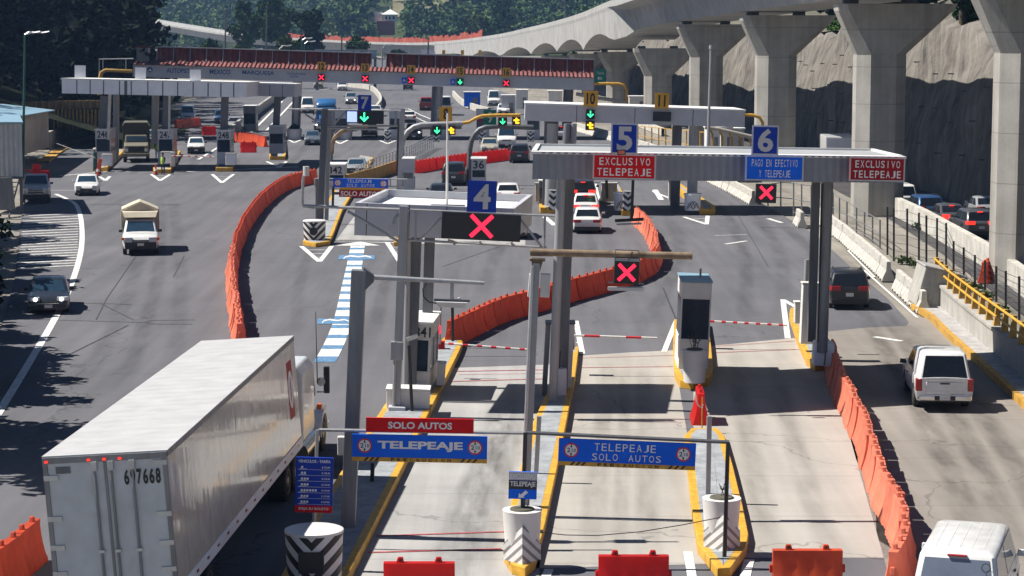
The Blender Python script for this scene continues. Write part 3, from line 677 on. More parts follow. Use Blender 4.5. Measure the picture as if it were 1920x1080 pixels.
# pavement with yellow kerb, parapet wall, yellow guard rail
kl = [(1708,580),(1742,600),(1775,634),(1848,700),(1930,778),(2060,900)]; kr = [(1740,560),(1768,590),(1812,630),(1885,692),(1985,780),(2120,890)]
mb = MB(); A = poly(kl); B = poly(kr); z = Vector((0,0,.25))
mb.strip(A,[p+z for p in A]); mb.strip([p+z for p in A],[p+z for p in B]); struct('pavement', mb, M['kerb_grey'])
mb = MB(); mb.strip([p+Vector((-.012,0,0)) for p in A],[p+Vector((-.012,0,.262)) for p in A]); mb.strip([p+Vector((-.012,0,.262)) for p in A],[p+Vector((.2,0,.262)) for p in A]); struct('kerb_strip', mb, M['yellow_old'])
mb = MB(); B2 = [p+z for p in B]; h = Vector((0,0,.95)); w = Vector((.4,0,0))
mb.strip([p-z for p in B2],[p+h for p in B2]); mb.strip([p+h-Vector((.06,0,0)) for p in B2],[p+h+w for p in B2]); mb.strip([p+h+w for p in B2],[p+w-z for p in B2]); mb.strip([p+h-Vector((.06,0,.12)) for p in B2],[p+h-Vector((.06,0,0)) for p in B2])
solo('parapet_wall', mb, M['parapet'], 'stained concrete parapet wall under the yellow guard rail', 'wall', B2[0])
PB = polyline([p+h+w*.5 for p in B2], .05); t = Thing('guard_rail', 'yellow steel guard rail on the parapet wall at the right edge', 'guard rail', PB[0])
i = 22; prev = None
while i < len(PB)-1:
    p = PB[i]; mb = MB(); mb.hexa([p+Vector((-.13,-.10,0)),p+Vector((.13,-.10,0)),p+Vector((.13,.10,0)),p+Vector((-.13,.10,0))],[p+Vector((-.04,-.08,.85)),p+Vector((.12,-.08,.85)),p+Vector((.12,.08,.85)),p+Vector((-.04,.08,.85))])
    t.part('post', mb, M['yellow_old'], bevel=.015); i += 34
for zz in (.38,.78):
    mb = MB(); mb.path([p+Vector((-.06,0,zz)) for p in PB[20::10]], .05, 7); t.part('rail', mb, M['yellow'], smooth=.8)
# electrical cabinet and concrete pillar
fr = Fr(1717,572,1766,584,YG(584)); t = Thing('electrical_cabinet', 'grey louvred electrical cabinet at the end of the jersey barriers', 'cabinet', fr.o)
mb = MB(); mb.fbox(fr,0,.62,0,1.75,0,2.2); mb.fbox(fr,.62,1.25,0,1.75,0,2.2); t.part('body', mb, M['parapet'], bevel=.02)
mb = MB(); mb.fbox(fr,-.05,1.32,1.752,1.83,-.06,2.3); t.part('roof', mb, M['kerb_grey'], bevel=.02)
mb = MB()
for k in range(14):
    mb.fbox(fr,.04,.56,.12+k*.115,.19+k*.115,-.03,.0)
t.part('louvre', mb, M['steel'])
fr = Fr(1766,572,1796,584,YG(584)); t = Thing('concrete_pillar', 'square concrete pillar with recessed sides between cabinet and guard rail', 'pillar', fr.o)
mb = MB(); mb.fbox(fr,.06,.52,0,1.45,0,.5); t.part('shaft', mb, M['parapet'])
mb = MB(); mb.fbox(fr,.0,.60,1.452,1.56,-.06,.6); t.part('cap', mb, M['kerb_grey'])
mb = MB(); mb.fbox(fr,.2,.38,.5,1.35,-.012,0); t.part('recess', mb, M['steel_dark'])
# ================================================================ toll plaza
def sign(name, label, tl, tr, bl, Y, m, rows=(), border=None, th=.07, bw=.045, group=None, cat='sign', extra=None, Yb=None):
    brx = tr[0]+bl[0]-tl[0]; bry = tr[1]+bl[1]-tl[1]
    fr = Fr(bl[0], bl[1], brx, bry, Y, Yb); Hh = (V(tl[0], tl[1], Y)-fr.o).length
    t = Thing(name, label, cat, fr.o, group); mb = MB(); mb.fbox(fr, 0, fr.L, 0, Hh, 0, th); t.part('panel', mb, M[m])
    if border:
        mb = MB()
        for q in ((0,fr.L,0,bw),(0,fr.L,Hh-bw,Hh),(0,bw,bw,Hh-bw),(fr.L-bw,fr.L,bw,Hh-bw)): mb.fbox(fr, *q, -.008, .0)
        t.part('border', mb, M[border])
    for i, r in enumerate(rows):
        mb = MB(); (spaced if len(r[0]) > 2 and len(r) > 6 and r[6] < .015 else letter)(mb, fr, r[0], r[1]*fr.L, r[2]*fr.L, r[3]*Hh, r[4]*Hh, -.012-.001*i, r[6] if len(r) > 6 else .015); t.part('lettering', mb, M[r[5]])
    if extra: extra(t, fr, fr.L, Hh)
    return t, fr, Hh
def spost(t, b, tp, Y, w, m, name='post', d=None, bevel=.01):
    """square post between two photo positions at one depth"""
    A = V(b[0], b[1], Y); B = V(tp[0], tp[1], Y); ax = Ax(A, (1,0,0), (B-A)); d = d or w
    ax.u = (ax.u-ax.v*ax.u.dot(ax.v)).normalized(); ax.w = Vector((0,1,0))
    mb = MB(); mb.fbox(ax, -w/2, w/2, 0, (B-A).length, -d/2, d/2); return t.part(name, mb, M[m], bevel=bevel)
def rpost(t, b, tp, Y, r, m, name='post', n=14):
    mb = MB(); mb.tube(V(*b, Y), V(*tp, Y), r, n=n); return t.part(name, mb, M[m], smooth=.8)
def bars(t, name, segs, Y, r, m, sq=False):
    for s in segs:
        mb = MB(); mb.path([V(x, y, Y) for x, y in s], r, 6); t.part(name, mb, M[m], smooth=.8)

# ---- near mast with cross arm and flood light
Y0 = YG(1006)
t = Thing('mast', 'tall grey steel mast whose arm carries a hanging flood light', 'mast', V(652,1004,Y0))
spost(t, (652,1003), (673,506), Y0, .36, 'steel_mid', 'column', .36)
mb = MB(); fr = Fr(640,1003,668,1004,Y0); mb.fbox(fr,0,fr.L,0,.06,-.25,.25); t.part('base_plate', mb, M['steel_dark'])
mb = MB(); mb.tube(V(686,519,Y0), V(908,531,Y0), .065, .05, 10); t.part('arm', mb, M['steel'], smooth=.8)
mb = MB(); fr = Fr(682,528,697,528,Y0); mb.hexa([fr.p(0,-.25,-.15),fr.p(.25,.0,-.08),fr.p(.25,.0,.08),fr.p(0,-.25,.15)],[fr.p(0,.35,-.15),fr.p(.25,.17,-.08),fr.p(.25,.17,.08),fr.p(0,.35,.15)]); t.part('bracket', mb, M['steel_dark'])
t = Thing('flood_light', 'white strip flood light hanging from the arm of the grey mast', 'lamp', V(847,567,Y0))
fr = Fr(818,573,876,575,Y0); mb = MB(); mb.hexa([fr.p(.05,-.02,-.16),fr.p(fr.L-.05,-.02,-.16),fr.p(fr.L-.05,-.02,.16),fr.p(.05,-.02,.16)],[fr.p(0,.12,-.2),fr.p(fr.L,.12,-.2),fr.p(fr.L,.12,.2),fr.p(0,.12,.2)]); t.part('housing', mb, M['offwhite'], bevel=.01)
mb = MB(); mb.fbox(fr,-.06,fr.L+.06,.122,.17,-.05,.05); t.part('bar', mb, M['steel_dark'])
mb = MB(); mb.tube(V(847,566,Y0), V(848,531,Y0), .045, n=8); t.part('hanger', mb, M['steel'])
mb = MB(); mb.path([V(x,y,Y0+.1) for x,y in [(800,530),(793,542),(794,556),(804,566),(820,569)]], .018, 6); t.part('cable', mb, M['black'])

# ---- height-limit frame over lane 3, post with control box
YS = 53.6
t = Thing('sign_frame', 'thin steel frame holding the red solo autos and blue telepeaje signs', 'frame', G(594,1000))
bars(t, 'beam', [[(598,806),(985,812)]], YS+.12, .045, 'steel')
bars(t, 'upright', [[(595,806),(590,990)]], YS+.12, .045, 'steel')
t = Thing('sign_frame', 'dark steel frame holding the blue sign over the middle lane', 'frame', G(977,1070))
bars(t, 'beam', [[(985,811),(1367,829)]], 51.75, .05, 'steel_dark'); bars(t, 'upright', [[(985,811),(977,1066)]], 51.7, .05, 'black_post'); bars(t, 'upright', [[(1365,829),(1358,1054)]], 51.7, .05, 'black_post')
mb = MB(); fr = Fr(1348,1054,1370,1054,51.75); mb.fbox(fr,-.1,fr.L+.1,-.05,.03,-.2,.2); t.part('base_plate', mb, M['steel'])
sign('lane_sign', 'red sign reading solo autos above the blue telepeaje sign', (686,783),(888,786.5),(686,809),YS,'red_sign',[('SOLO AUTOS',.205,.80,.24,.74,'letter',.03)])
def limit_disc(t, fr, a, b, r):
    mb = MB(); disc(mb, fr, a, b, r, -.010, 28); t.part('limit_ring', mb, M['letter_red']); mb = MB(); disc(mb, fr, a, b, r*.80, -.0125, 28); t.part('limit_disc', mb, M['letter'])
    mb = MB(); letter(mb, fr, '2', a-r*.58, a-r*.12, b-r*.30, b+r*.34, -.015, .02); letter(mb, fr, '10', a+.08*r, a+r*.66, b-r*.25, b+r*.22, -.015, .01)
    for s in (1,-1): ink(mb, fr, [(a-r*.07,b+s*r*.8),(a+r*.07,b+s*r*.8),(a+r*.07,b+s*r*.55),(a+r*.2,b+s*r*.55),(a,b+s*r*.33),(a-r*.2,b+s*r*.55),(a-r*.07,b+s*r*.55)], -.015)
    t.part('limit_figures', mb, M['letter_black'])
def precaucion(t, fr, L, Hh):
    h = Hh*.155; mb = MB(); mb.fbox(fr, 0, L, 0, h, -.006, 0); t.part('caution_strip', mb, M['amber_sign'] if L < 3 else M['yellow'])
    mb = MB()
    for i, ch in enumerate('PRECAUCION'): letter(mb, fr, ch, L*(.288+i*.0465), L*(.314+i*.0465), h*.14, h*.88, -.012, .03) if ch != 'I' else ink(mb, fr, [(L*(.297+i*.0465),h*.2),(L*(.303+i*.0465),h*.2),(L*(.303+i*.0465),h*.85),(L*(.297+i*.0465),h*.85)], -.012)
    for x in (.085,.125,.165,.80,.845,.89): ink(mb, fr, [(L*x,.01),(L*(x+.018),.01),(L*(x+.042),h*.98),(L*(x+.024),h*.98)], -.011)
    t.part('caution_marks', mb, M['letter_black'])
    for a in (.092, .91): limit_disc(t, fr, L*a, Hh*.585, Hh*.27)
sign('lane_sign', 'blue telepeaje sign with two height limit discs, under the red solo autos sign', (660,814),(913,819),(660,864),YS,'blue_sign',[('TELEPEAJE',.188,.82,.40,.78,'letter',.04)],extra=precaucion)
sign('lane_sign', 'blue sign reading telepeaje solo autos in two rows over the middle lane', (1047,822),(1304,832),(1046,872),51.7,'blue_sign',[('TELEPEAJE',.255,.715,.60,.88,'letter',.0),('SOLO',.24,.44,.24,.50,'letter',.0),('AUTOS',.505,.755,.235,.485,'letter',.0)],extra=precaucion)
def excl(t, fr, L, Hh):
    mb = MB(); mb.fbox(fr,0,L,.70*Hh,Hh,-.006,0); t.part('grey_band', mb, M['letter_grey']); mb = MB(); mb.fbox(fr,.0,L,.36*Hh,.69*Hh,-.006,0); t.part('dark_band', mb, M['black'])
    mb = MB(); letter(mb,fr,'EXCLUSIVO',.05*L,.95*L,.74*Hh,.93*Hh,-.012,.02); t.part('lettering', mb, M['letter']); mb = MB(); letter(mb,fr,'TELEPEAJE',.05*L,.95*L,.42*Hh,.65*Hh,-.012,.02); t.part('lettering', mb, M['letter'])
    mb = MB(); ink(mb, fr, [(.35*L,.05*Hh),(.38*L,.22*Hh),(.44*L,.17*Hh),(.60*L,.33*Hh),(.70*L,.25*Hh),(.53*L,.10*Hh),(.58*L,.06*Hh)]); t.part('arrow', mb, M['letter'])
    mb = MB(); mb.tube(fr.p(L*.5,0,.09), V(976,1068,51.66), .04, n=8); t.part('post', mb, M['black_post'])
sign('lane_sign', 'small blue and white exclusivo telepeaje sign with a white arrow', (953,884),(1006,885.5),(953,935),51.55,'blue_sign',extra=excl)
# price board on the striped bollard
YP = 51.4
def price(t, fr, L, Hh):
    mb = MB(); mb.fbox(fr,0,L,0,.125*Hh,-.006,0); t.part('red_strip', mb, M['red_sign']); mb = MB(); letter(mb,fr,'EXIJA SU BOLETO',.1*L,.9*L,.035*Hh,.095*Hh,-.012,.02)
    letter(mb,fr,'VEHICULOS - TARIFA',.07*L,.93*L,.905*Hh,.96*Hh,-.012,.02)
    pr = ['$ 52.00','$ 105.00','$ 210.00','$ 315.00','$ 419.00','$ 157.00','$ 209.00']
    for k in range(7):
        b = (.80-.105*k)*Hh; ink(mb,fr,[(.06*L,b-.022*Hh),(.94*L,b-.022*Hh),(.94*L,b-.017*Hh),(.06*L,b-.017*Hh)],-.01)
        ink(mb,fr,[(.1*L,b-.012*Hh),(.30*L,b-.012*Hh),(.30*L,b-.004*Hh),(.1*L,b-.004*Hh)],-.01)
        letter(mb,fr,pr[k],.70*L,.92*L,b+.006*Hh,b+.042*Hh,-.012,.02)
        n = (1,2,3,3,6,3,3)[k]
        for q in range(n): ink(mb,fr,[(L*(.14+.075*q),b+.006*Hh),(L*(.20+.075*q),b+.006*Hh),(L*(.20+.075*q),b+.045*Hh),(L*(.15+.075*q),b+.045*Hh)],-.012)
    t.part('lettering', mb, M['letter'])
    mb = MB(); mb.tube(fr.p(L*.5,.4,.1), V(588,996,YP), .04, n=8); t.part('post', mb, M['steel'])
sign('price_board', 'blue toll price board listing vehicles and tariffs with a red strip', (557,857),(627,859),(553,960),YP,'blue_deep',extra=price,cat='price board')
def bollard(loc, label, s=1.0):
    t = Thing('striped_bollard', label, 'bollard', loc); o = Vector(loc)
    mb = MB(); mb.lathe(o, [(.60*s,0),(.61*s,.15),(.66*s,1.30*s)], 40); t.part('shell', mb, M['chevron'], smooth=.6)
    mb = MB(); mb.lathe(o, [(.67*s,1.302*s),(.67*s,1.36*s),(.62*s,1.38*s),(.05,1.385*s)], 40); t.part('cap', mb, M['white'], smooth=.6)
    return t
pb = G(590,1102); t = bollard(pb, 'large black and white chevron bollard under the price board')
mb = MB(); mb.box(pb.x-.30,pb.x+.27,pb.y-.69,pb.y-.3,.50,.98); t.part('light_recess', mb, M['black'])
pb2 = G(590,457); t = bollard(pb2, 'chevron bollard with a round black lamp on the far yellow island', 1.0)
mb = MB(); mb.tube(pb2+Vector((0,-.5,.78)), pb2+Vector((0,-.74,.78)), .23, n=18); t.part('round_lamp', mb, M['black'])
# post with control box
YB = YG(1003); t = Thing('control_post', 'square grey post with a white control box beside the blue telepeaje sign', 'post', V(652,1000,YB))
spost(t,(652,1000),(653,893),YB,.20,'steel_mid','lower_post'); spost(t,(653,893),(654,815),YB,.11,'steel','upper_post')
fr = Fr(633,853,649,853,YB); mb = MB(); mb.fbox(fr,0,fr.L,0,.47,-.08,.12); t.part('control_box', mb, M['offwhite'], bevel=.02)
t = Thing('steel_post', 'short black steel post on the island behind the blue telepeaje sign', 'post', G(697,920)); spost(t,(697,917),(699,868),YG(920),.11,'black_post'); mb=MB(); fr=Fr(690,917,704,917,YG(920)); mb.fbox(fr,0,fr.L,0,.05,-.1,.1); t.part('base_plate',mb,M['black_post'])
t = Thing('steel_post', 'square steel stub post beside the pole with the rusty beam', 'post', G(1004,900)); spost(t,(1004,905),(1011,780),YG(905),.13,'steel')
t = Thing('steel_post', 'square grey post standing on the island with the white planter', 'post', G(1327,944)); spost(t,(1327,942),(1330,780),YG(944),.13,'steel')
t = Thing('steel_post', 'thin yellowish pole hung with a rope at the end-on red barrier', 'pole', G(1316,812)); mb=MB(); mb.tube(G(1316,812),V(1317,745,YG(812)),.02,n=6); t.part('pole',mb,M['yellow_old']); mb=MB(); mb.path([V(x,y,YG(812)-.05) for x,y in [(1304,737),(1306,752),(1311,762),(1317,765),(1318,758)]],.02,6); t.part('rope',mb,M['offwhite'])
# planters
def planter(loc, label, s=1.0, prow=True, dry=2):
    o = Vector(loc); t = Thing('planter', label, 'planter', loc)
    mb = MB(); mb.lathe(o, [(.38*s,0),(.40*s,.3*s),(.46*s,1.12*s),(.47*s,1.16*s)], 28); t.part('pot', mb, M['white'], smooth=.6)
    mb = MB(); mb.lathe(o, [(.30*s,1.162*s),(.28*s,1.20*s),(.03,1.21*s)], 14); t.part('soil', mb, M['soil'])
    if prow:
        a=(-.44*s,-.16*s); b=(0,-.66*s); c=(.44*s,-.16*s)
        mb = MB(); P=lambda q,z:o+Vector((q[0],q[1],z*s)); mb.add([P(a,0),P(b,0),P(c,0),P(a,.38),P((0,-.52*s),.92),P(c,.38),P((0,-.1),0),P((0,-.1),.6)],[(0,1,4,3),(1,2,5,4),(3,4,7),(4,5,7),(0,3,7,6),(2,6,7,5)]); t.part('striped_prow', mb, M['kerb_stripe'])
    rnd = random.Random(int(o.x*100)); mb = MB()
    for k in range(dry):
        p = o+Vector((rnd.uniform(-.15,.15),rnd.uniform(-.15,.15),1.2*s)); q = p+Vector((rnd.uniform(-.12,.12),rnd.uniform(-.1,.1),rnd.uniform(.15,.75)))
        mb.tube(p,q,.012,.006,5)
        for j in range(4):
            e=p.lerp(q,rnd.uniform(.5,1)); mb.tube(e,e+Vector((rnd.uniform(-.1,.1),rnd.uniform(-.06,.06),rnd.uniform(0,.12))),.018,.008,4)
    t.part('dry_plant', mb, M['bark'])
    return t
planter(G(1352,1022,.26), 'white planter with a striped prow on the island right of the double telepeaje sign')
planter(G(979,1046,.26), 'white planter with a striped prow under the small telepeaje arrow sign', dry=1)
planter(G(1302,716,.3), 'white planter with dry stems in front of the narrow dark glass booth', .98, False, 10)
# wire strung between the planters
mb = MB(); mb.path([V(x,y,52.2) for x,y in [(985,995),(1060,1003),(1120,1004),(1200,997),(1280,984),(1351,970)]], .012, 5); solo('cable', mb, M['black'], 'thin dark cable sagging between the two white planters', 'cable', V(985,995,52.4))

# ---- booth 41 with its cabinet, posts and boom
YK = 75.5
fr = Fr(757,752,804,754,YK); fr.w = Vector((.06,1,0)).normalized(); t = Thing('toll_booth', 'white toll booth with black number 341 behind the grey columns', 'booth', fr.o); L=fr.L; Hk=(V(757,602,YK)-fr.o).length
mb = MB(); mb.fbox(fr,0,L,0,1.05,0,2.9); t.part('lower_wall', mb, M['offwhite'], bevel=.015)
mb = MB(); mb.fbox(fr,0,L,2.12,Hk-.08,0,2.9); t.part('upper_wall', mb, M['offwhite'], bevel=.015)
mb = MB()
for a in (0,L-.09): mb.fbox(fr,a,a+.09,1.052,2.118,0,.09); mb.fbox(fr,a,a+.09,1.052,2.118,2.8,2.9)
mb.fbox(fr,L-.09,L,1.052,2.118,1.4,1.5); t.part('corner_posts', mb, M['offwhite'])
mb = MB(); mb.fbox(fr,.03,L-.03,1.052,2.118,.03,2.85); t.part('window', mb, M['booth_glass'])
mb = MB(); mb.fbox(fr,-.05,L+.05,Hk-.078,Hk,-.05,2.95); t.part('roof', mb, M['roof_white'])
mb = MB(); letter(mb, fr, '341', L*.35, L*.97, 2.22, 2.58, -.014, .02); t.part('number', mb, M['letter_black'])
mb = MB(); mb.fbox(fr,L*.25,L*.85,.12,.75,-.012,0); t.part('vent', mb, M['panel_grey'])
fr = Fr(724,776,804,778,YG(781)); t = Thing('utility_cabinet', 'long low white cabinet in front of the booth numbered 341', 'cabinet', fr.o); mb=MB(); mb.fbox(fr,0,fr.L,0,.78,0,.85); t.part('body',mb,M['white'],bevel=.02); mb=MB(); mb.fbox(fr,-.03,fr.L+.03,.782,.84,-.03,.9); t.part('lid',mb,M['white'],bevel=.01)
fr = Fr(818,722,833,723,YG(740)); t = Thing('barrier_machine', 'white barrier gate machine right of the booth numbered 341', 'gate machine', fr.o); mb=MB(); mb.fbox(fr,0,fr.L,0,.75,0,.4); t.part('housing',mb,M['white'],bevel=.02); mb=MB(); mb.fbox(fr,-.02,fr.L+.02,.752,.80,-.02,.42); t.part('lid',mb,M['offwhite'])
def boom(label, p0, p1, Y, box, stripes_, m2='letter_red', bm='red_dark'):
    t = Thing('boom_gate', label, 'boom gate', V(box[0], box[3], Y)); fr = Fr(box[0],box[3],box[1],box[3],Y+.15); mb=MB(); mb.fbox(fr,0,fr.L,0,(V(box[0],box[2],Y+.15)-fr.o).length,-.12,.25); t.part('housing', mb, M[bm], bevel=.02)
    A=V(*p0,Y); B=V(*p1,Y); mb=MB(); mb.tube(A,B,.04,n=8); arm=t.part('arm', mb, M['white' if m2 == 'letter_red' else m2], smooth=.8)
    for k in range(stripes_):
        a=A.lerp(B,(k+.25)/stripes_); b=A.lerp(B,(k+.62)/stripes_); mb=MB(); mb.tube(a,b,.043,n=8); t.part('stripe', mb, M['letter_red' if m2 == 'letter_red' else 'white'], arm, smooth=.8)
    return t
boom('white boom with red bands across the lane at the booth numbered 341', (834,644),(994,656),YG(668),(822,834,640,690),6)
boom('plain red boom across the middle lane at the central columns', (1076,629),(1232,634),80.5,(1068,1077,605,655),2,'letter_red','black')
boom('white boom with red bands right of the narrow dark glass booth', (1326,602),(1476,610),YG(655),(1318,1330,594,640),7)
t = Thing('signal_lamp', 'small red signal lamp on a black post behind the booth numbered 341', 'lamp', V(824,650,80)); mb=MB(); mb.tube(V(824,645,80),V(826,570,80),.05,n=8); t.part('post',mb,M['steel']); mb=MB(); mb.tube(V(821,625,79.8),V(821,611,79.8),.11,n=12); t.part('red_lens',mb,M['led_red'])
t = Thing('steel_post', 'black post with a white tip on the far tip of the long island', 'post', V(849,645,YG(652))); rpost(t,(849,645),(848,550),YG(652),.06,'black_post'); mb=MB(); mb.tube(V(862,565,YG(652)),V(860,558,YG(652)),.07,n=8); t.part('white_cap',mb,M['white'])
YL = 72.0
t = Thing('gantry_column', 'tall grey column with a meter box that carries the number four board', 'column', V(742,784,YL))
spost(t,(742,770),(757,386),YL,.27,'steel'); fr=Fr(728,784,760,785,YL-.2); mb=MB(); mb.fbox(fr,0,fr.L,0,.40,-.2,.4); t.part('pedestal',mb,M['panel_grey'],bevel=.02)
fr=Fr(731,675,755,676,YL-.25); mb=MB(); mb.fbox(fr,0,fr.L,0,.6,0,.2); t.part('meter_box',mb,M['steel'],bevel=.02); rpost(t,(738,770),(742,640),YL-.2,.05,'steel','conduit')
for s in ([(750,393),(568,386)],[(748,453),(652,396)],[(748,400),(741,408),(738,420)]):
    bars(t,'bracket',[s],YL,.055,'steel')
bars(t,'bracket',[[(573,312),(568,340),(567,380),(568,386),(590,389)]],YL,.05,'steel')
bars(t,'truss_rail',[[(764,393),(1040,405)],[(764,450),(1025,464)],[(1022,405),(1020,464)],[(975,410),(1015,462)],[(765,398),(764,450)],[(780,395),(779,452)],[(785,452),(827,408)],[(840,450),(858,455),(850,458)],[(900,452),(900,459)],[(958,455),(968,463)]],YL+.1,.04,'steel')
fr=Fr(545,340,555,340,YL); mb=MB(); mb.tube(V(574,330,YL),V(574,312,YL),.10,n=10); t.part('loudspeaker',mb,M['offwhite'])
t = Thing('camera_post', 'slender black camera post in front of the booth numbered 341', 'post', V(771,785,71.6)); rpost(t,(773,783),(767,648),71.6,.055,'black_post')
fr=Fr(764,640,785,633,71.6); mb=MB(); mb.fbox(fr,0,fr.L,0,.13,-.08,.08); t.part('camera',mb,M['offwhite'],bevel=.01)
# canopy four
YC = 73.2
fr = Fr(664,441,962,452,YC); fr.w = Vector((.11,1,.0)).normalized(); L=fr.L; Hc=(V(664,380,YC)-fr.o).length; D=6.0
t = Thing('toll_canopy', 'flat grey canopy with white roof deck behind the number four board', 'canopy', V(770,745,76))
mb=MB(); mb.fbox(fr,0,L,0,Hc,0,.15); t.part('front_fascia',mb,M['panel_grey'])
for a,b,nm in ((0,.15,'side_fascia'),(L-.15,L,'side_fascia')): mb=MB(); mb.fbox(fr,a,b,.003,Hc-.003,.151,D-.151); t.part(nm,mb,M['panel_grey'])
mb=MB(); mb.fbox(fr,0,L,0,Hc,D-.15,D); t.part('rear_fascia',mb,M['panel_grey'])
mb=MB(); mb.fbox(fr,.152,L-.152,-.0,Hc-.26,.152,D-.152); t.part('roof_deck',mb,M['roof_white'])
for a in (.38,1.78,3.0,4.4): mb=MB(); mb.fbox(fr,a,a+.025,0,Hc,-.004,0); t.part('joint',mb,M['black'])
for b_,t_,w_,y_ in (((768,742),(779,441),.42,75.3),((797,742),(806,444),.36,78)): spost(t,b_,t_,y_,w_,'steel_dark','column',.3)
rpost(t,(760,742),(766,441),75.0,.10,'steel','downpipe')
t = Thing('pole', 'slim white pole rising from the flat roof behind the number four board', 'pole', V(838,384,76)); mb=MB(); mb.tube(V(838,384,76),V(839,212,76),.045,.03,8); t.part('mast',mb,M['offwhite']); fr2=Fr(808,386,872,387,76); mb=MB(); mb.fbox(fr2,0,fr2.L,0,.05,-.1,.1); t.part('foot_bar',mb,M['steel_dark'])
def ledx(t, fr, L, Hh, a=.5, b=.5, r=.40, tk=.075):
    mb=MB(); cross_led(mb,fr,L*a,Hh*b,Hh*r*1.35,Hh*tk); t.part('led_cross',mb,M['led_red'])
def led_panel(label, tl, tr, bl, Y, kind, a=.5, b=.5, r=.40, name='led_signal', tk=.075, Yb=None):
    def ex(t,fr,L,Hh):
        if kind == 'x': ledx(t,fr,L,Hh,a,b,r,tk)
        elif kind == 'g': mb=MB(); arrow_led(mb,fr,L*a,Hh*b,Hh*.36,Hh*.055); t.part('led_arrow',mb,M['led_green'])
        elif kind == 't':
            mb=MB(); pts=[(.42,.85),(.62,.85),(.62,.68),(.85,.68),(.85,.48),(.62,.48),(.62,.35),(.85,.35),(.85,.15),(.45,.15),(.40,.22),(.40,.48),(.18,.48),(.18,.66),(.42,.66)]
            ink(mb,fr,[(L*x,Hh*y) for x,y in pts]); t.part('led_symbol',mb,M['led_amber'])
        elif kind == 'b':
            mb=MB(); ink(mb,fr,[(.08*L,.08*Hh),(.92*L,.08*Hh),(.92*L,.92*Hh),(.08*L,.92*Hh)]); t.part('led_screen',mb,M['led_blue'])
    return sign(name,label,tl,tr,bl,Y,'black',th=.22,cat='lane signal',extra=ex,Yb=Yb)
led_panel('wide black panel with a large red cross under the number four', (828,397),(976,404),(827,447),71.8,'x',.505,.53,.42)
def num(label, tl, tr, bl, Y, m, s, lm='letter', box=(.22,.80,.10,.90), border=None, bold=.03, Yb=None):
    return sign('lane_number', label, tl, tr, bl, Y, m, [(s,*box,lm,bold)], border, cat='lane number', Yb=Yb)
num('dark blue board with white number four', (877,338),(932,340),(875,397),71.7,'blue_deep','4','letter_grey')
# ---- gantry five and six
YGa, YGb = 73.0, 77.0
fr = Fr(998,336,1694,343,YGa,YGb); fr.w = Vector((.03,1,-.026)).normalized(); L=fr.L; Hg=(V(998,284,YGa)-fr.o).length; D=8.5
t = Thing('toll_canopy', 'long grey ribbed canopy carrying the number five and six boards', 'canopy', V(1037,775,73.5))
o = MB().fbox(fr,0,L,0,Hg-.08,0,.14); fo = t.part('front_fascia', o, M['fascia_rib'])
mb=MB(); mb.fbox(fr,0,L,.05,Hg-.14,.142,D); t.part('roof_box',mb,M['panel_grey'])
mb=MB(); mb.fbox(fr,-.06,L+.06,Hg-.078,Hg,-.05,.9); t.part('roof_edge',mb,M['roof_white'])
mb=MB(); mb.fbox(fr,.06,L-.06,Hg-.138,Hg-.05,.902,D-.3); t.part('roof_deck',mb,M['roof_grey'])
mb=MB()
for a,b in ((-.06,.10),(L-.10,L+.06)): mb.fbox(fr,a,b,Hg-.13,Hg+.02,.905,D)
mb.fbox(fr,.101,L-.101,Hg-.13,Hg+.02,D-.28,D-.12); t.part('roof_edge',mb,M['roof_white'])
mb=MB()
k=.3
while k < L-.2: mb.fbox(fr,k,k+.12,Hg-.06,Hg-.02,-.056,-.05); k+=.26
t.part('roof_rib',mb,M['steel_dark'])
rpost(t,(1036,772),(1052,336),73.6,.15,'steel','column'); spost(t,(1050,745),(1066,336),75.5,.42,'steel_dark','column',.3); spost(t,(1059,745),(1072,336),75.6,.16,'steel_mid','column',.2)
fr2=Fr(1020,778,1050,779,73.6); mb=MB(); mb.fbox(fr2,0,fr2.L,0,.30,-.3,.3); t.part('footing',mb,M['panel_grey'])
rpost(t,(1541,660),(1552,342),79.3,.20,'steel_mid','column'); spost(t,(1521,640),(1530,342),83,.30,'steel_dark','column')
mb=MB(); mb.tube(V(1534,640,79.2),V(1541,345,79.2),.03,n=6); t.part('cable',mb,M['black'])
bd='letter_grey'
num('dark blue board with white number five', (1147,231),(1197,232),(1145,288),72.9,'blue_deep','5','letter_grey',border=bd)
num('dark blue board with white number six', (1411,235),(1461,236),(1409,290),74.6,'blue_deep','6','letter_grey',border=bd)
EX=[('EXCLUSIVO',.09,.92,.56,.86,'letter',.01),('TELEPEAJE',.06,.94,.14,.44,'letter',.01)]
sign('lane_sign','red exclusivo telepeaje sign on the canopy below the number five',(1113,288),(1231,290.5),(1111,335),72.95,'red_sign',EX,bd)
sign('lane_sign','dark red exclusivo telepeaje sign at the right end of the canopy',(1594,294),(1698,296),(1592,339),75.9,'red_dark',EX,bd)
sign('lane_sign','blue sign reading pago en efectivo y telepeaje below the number six',(1399,291),(1508,293),(1397,338),74.7,'blue_sign',[('PAGO EN EFECTIVO',.10,.90,.56,.85,'letter',0),('Y TELEPEAJE',.23,.78,.14,.42,'letter',0)],bd)
led_panel('black signal box with a red cross hanging below the pago en efectivo sign', (1419,345),(1457,346),(1417,380),75.0,'x',.5,.55,.34)
t=Thing('strip_light','dark strip light hanging on rods below the red canopy sign','lamp',V(1186,413,74.4)); bars(t,'rod',[[(1187,338),(1184,412)],[(1137,338),(1138,372)]],74.4,.05,'black_post'); mb=MB(); mb.tube(V(1153,414,74.4),V(1207,411,74.4),.055,n=8); t.part('lamp_bar',mb,M['black']); mb=MB(); mb.tube(V(1156,421,74.3),V(1203,419,74.3),.035,n=8); t.part('tube',mb,M['steel'])
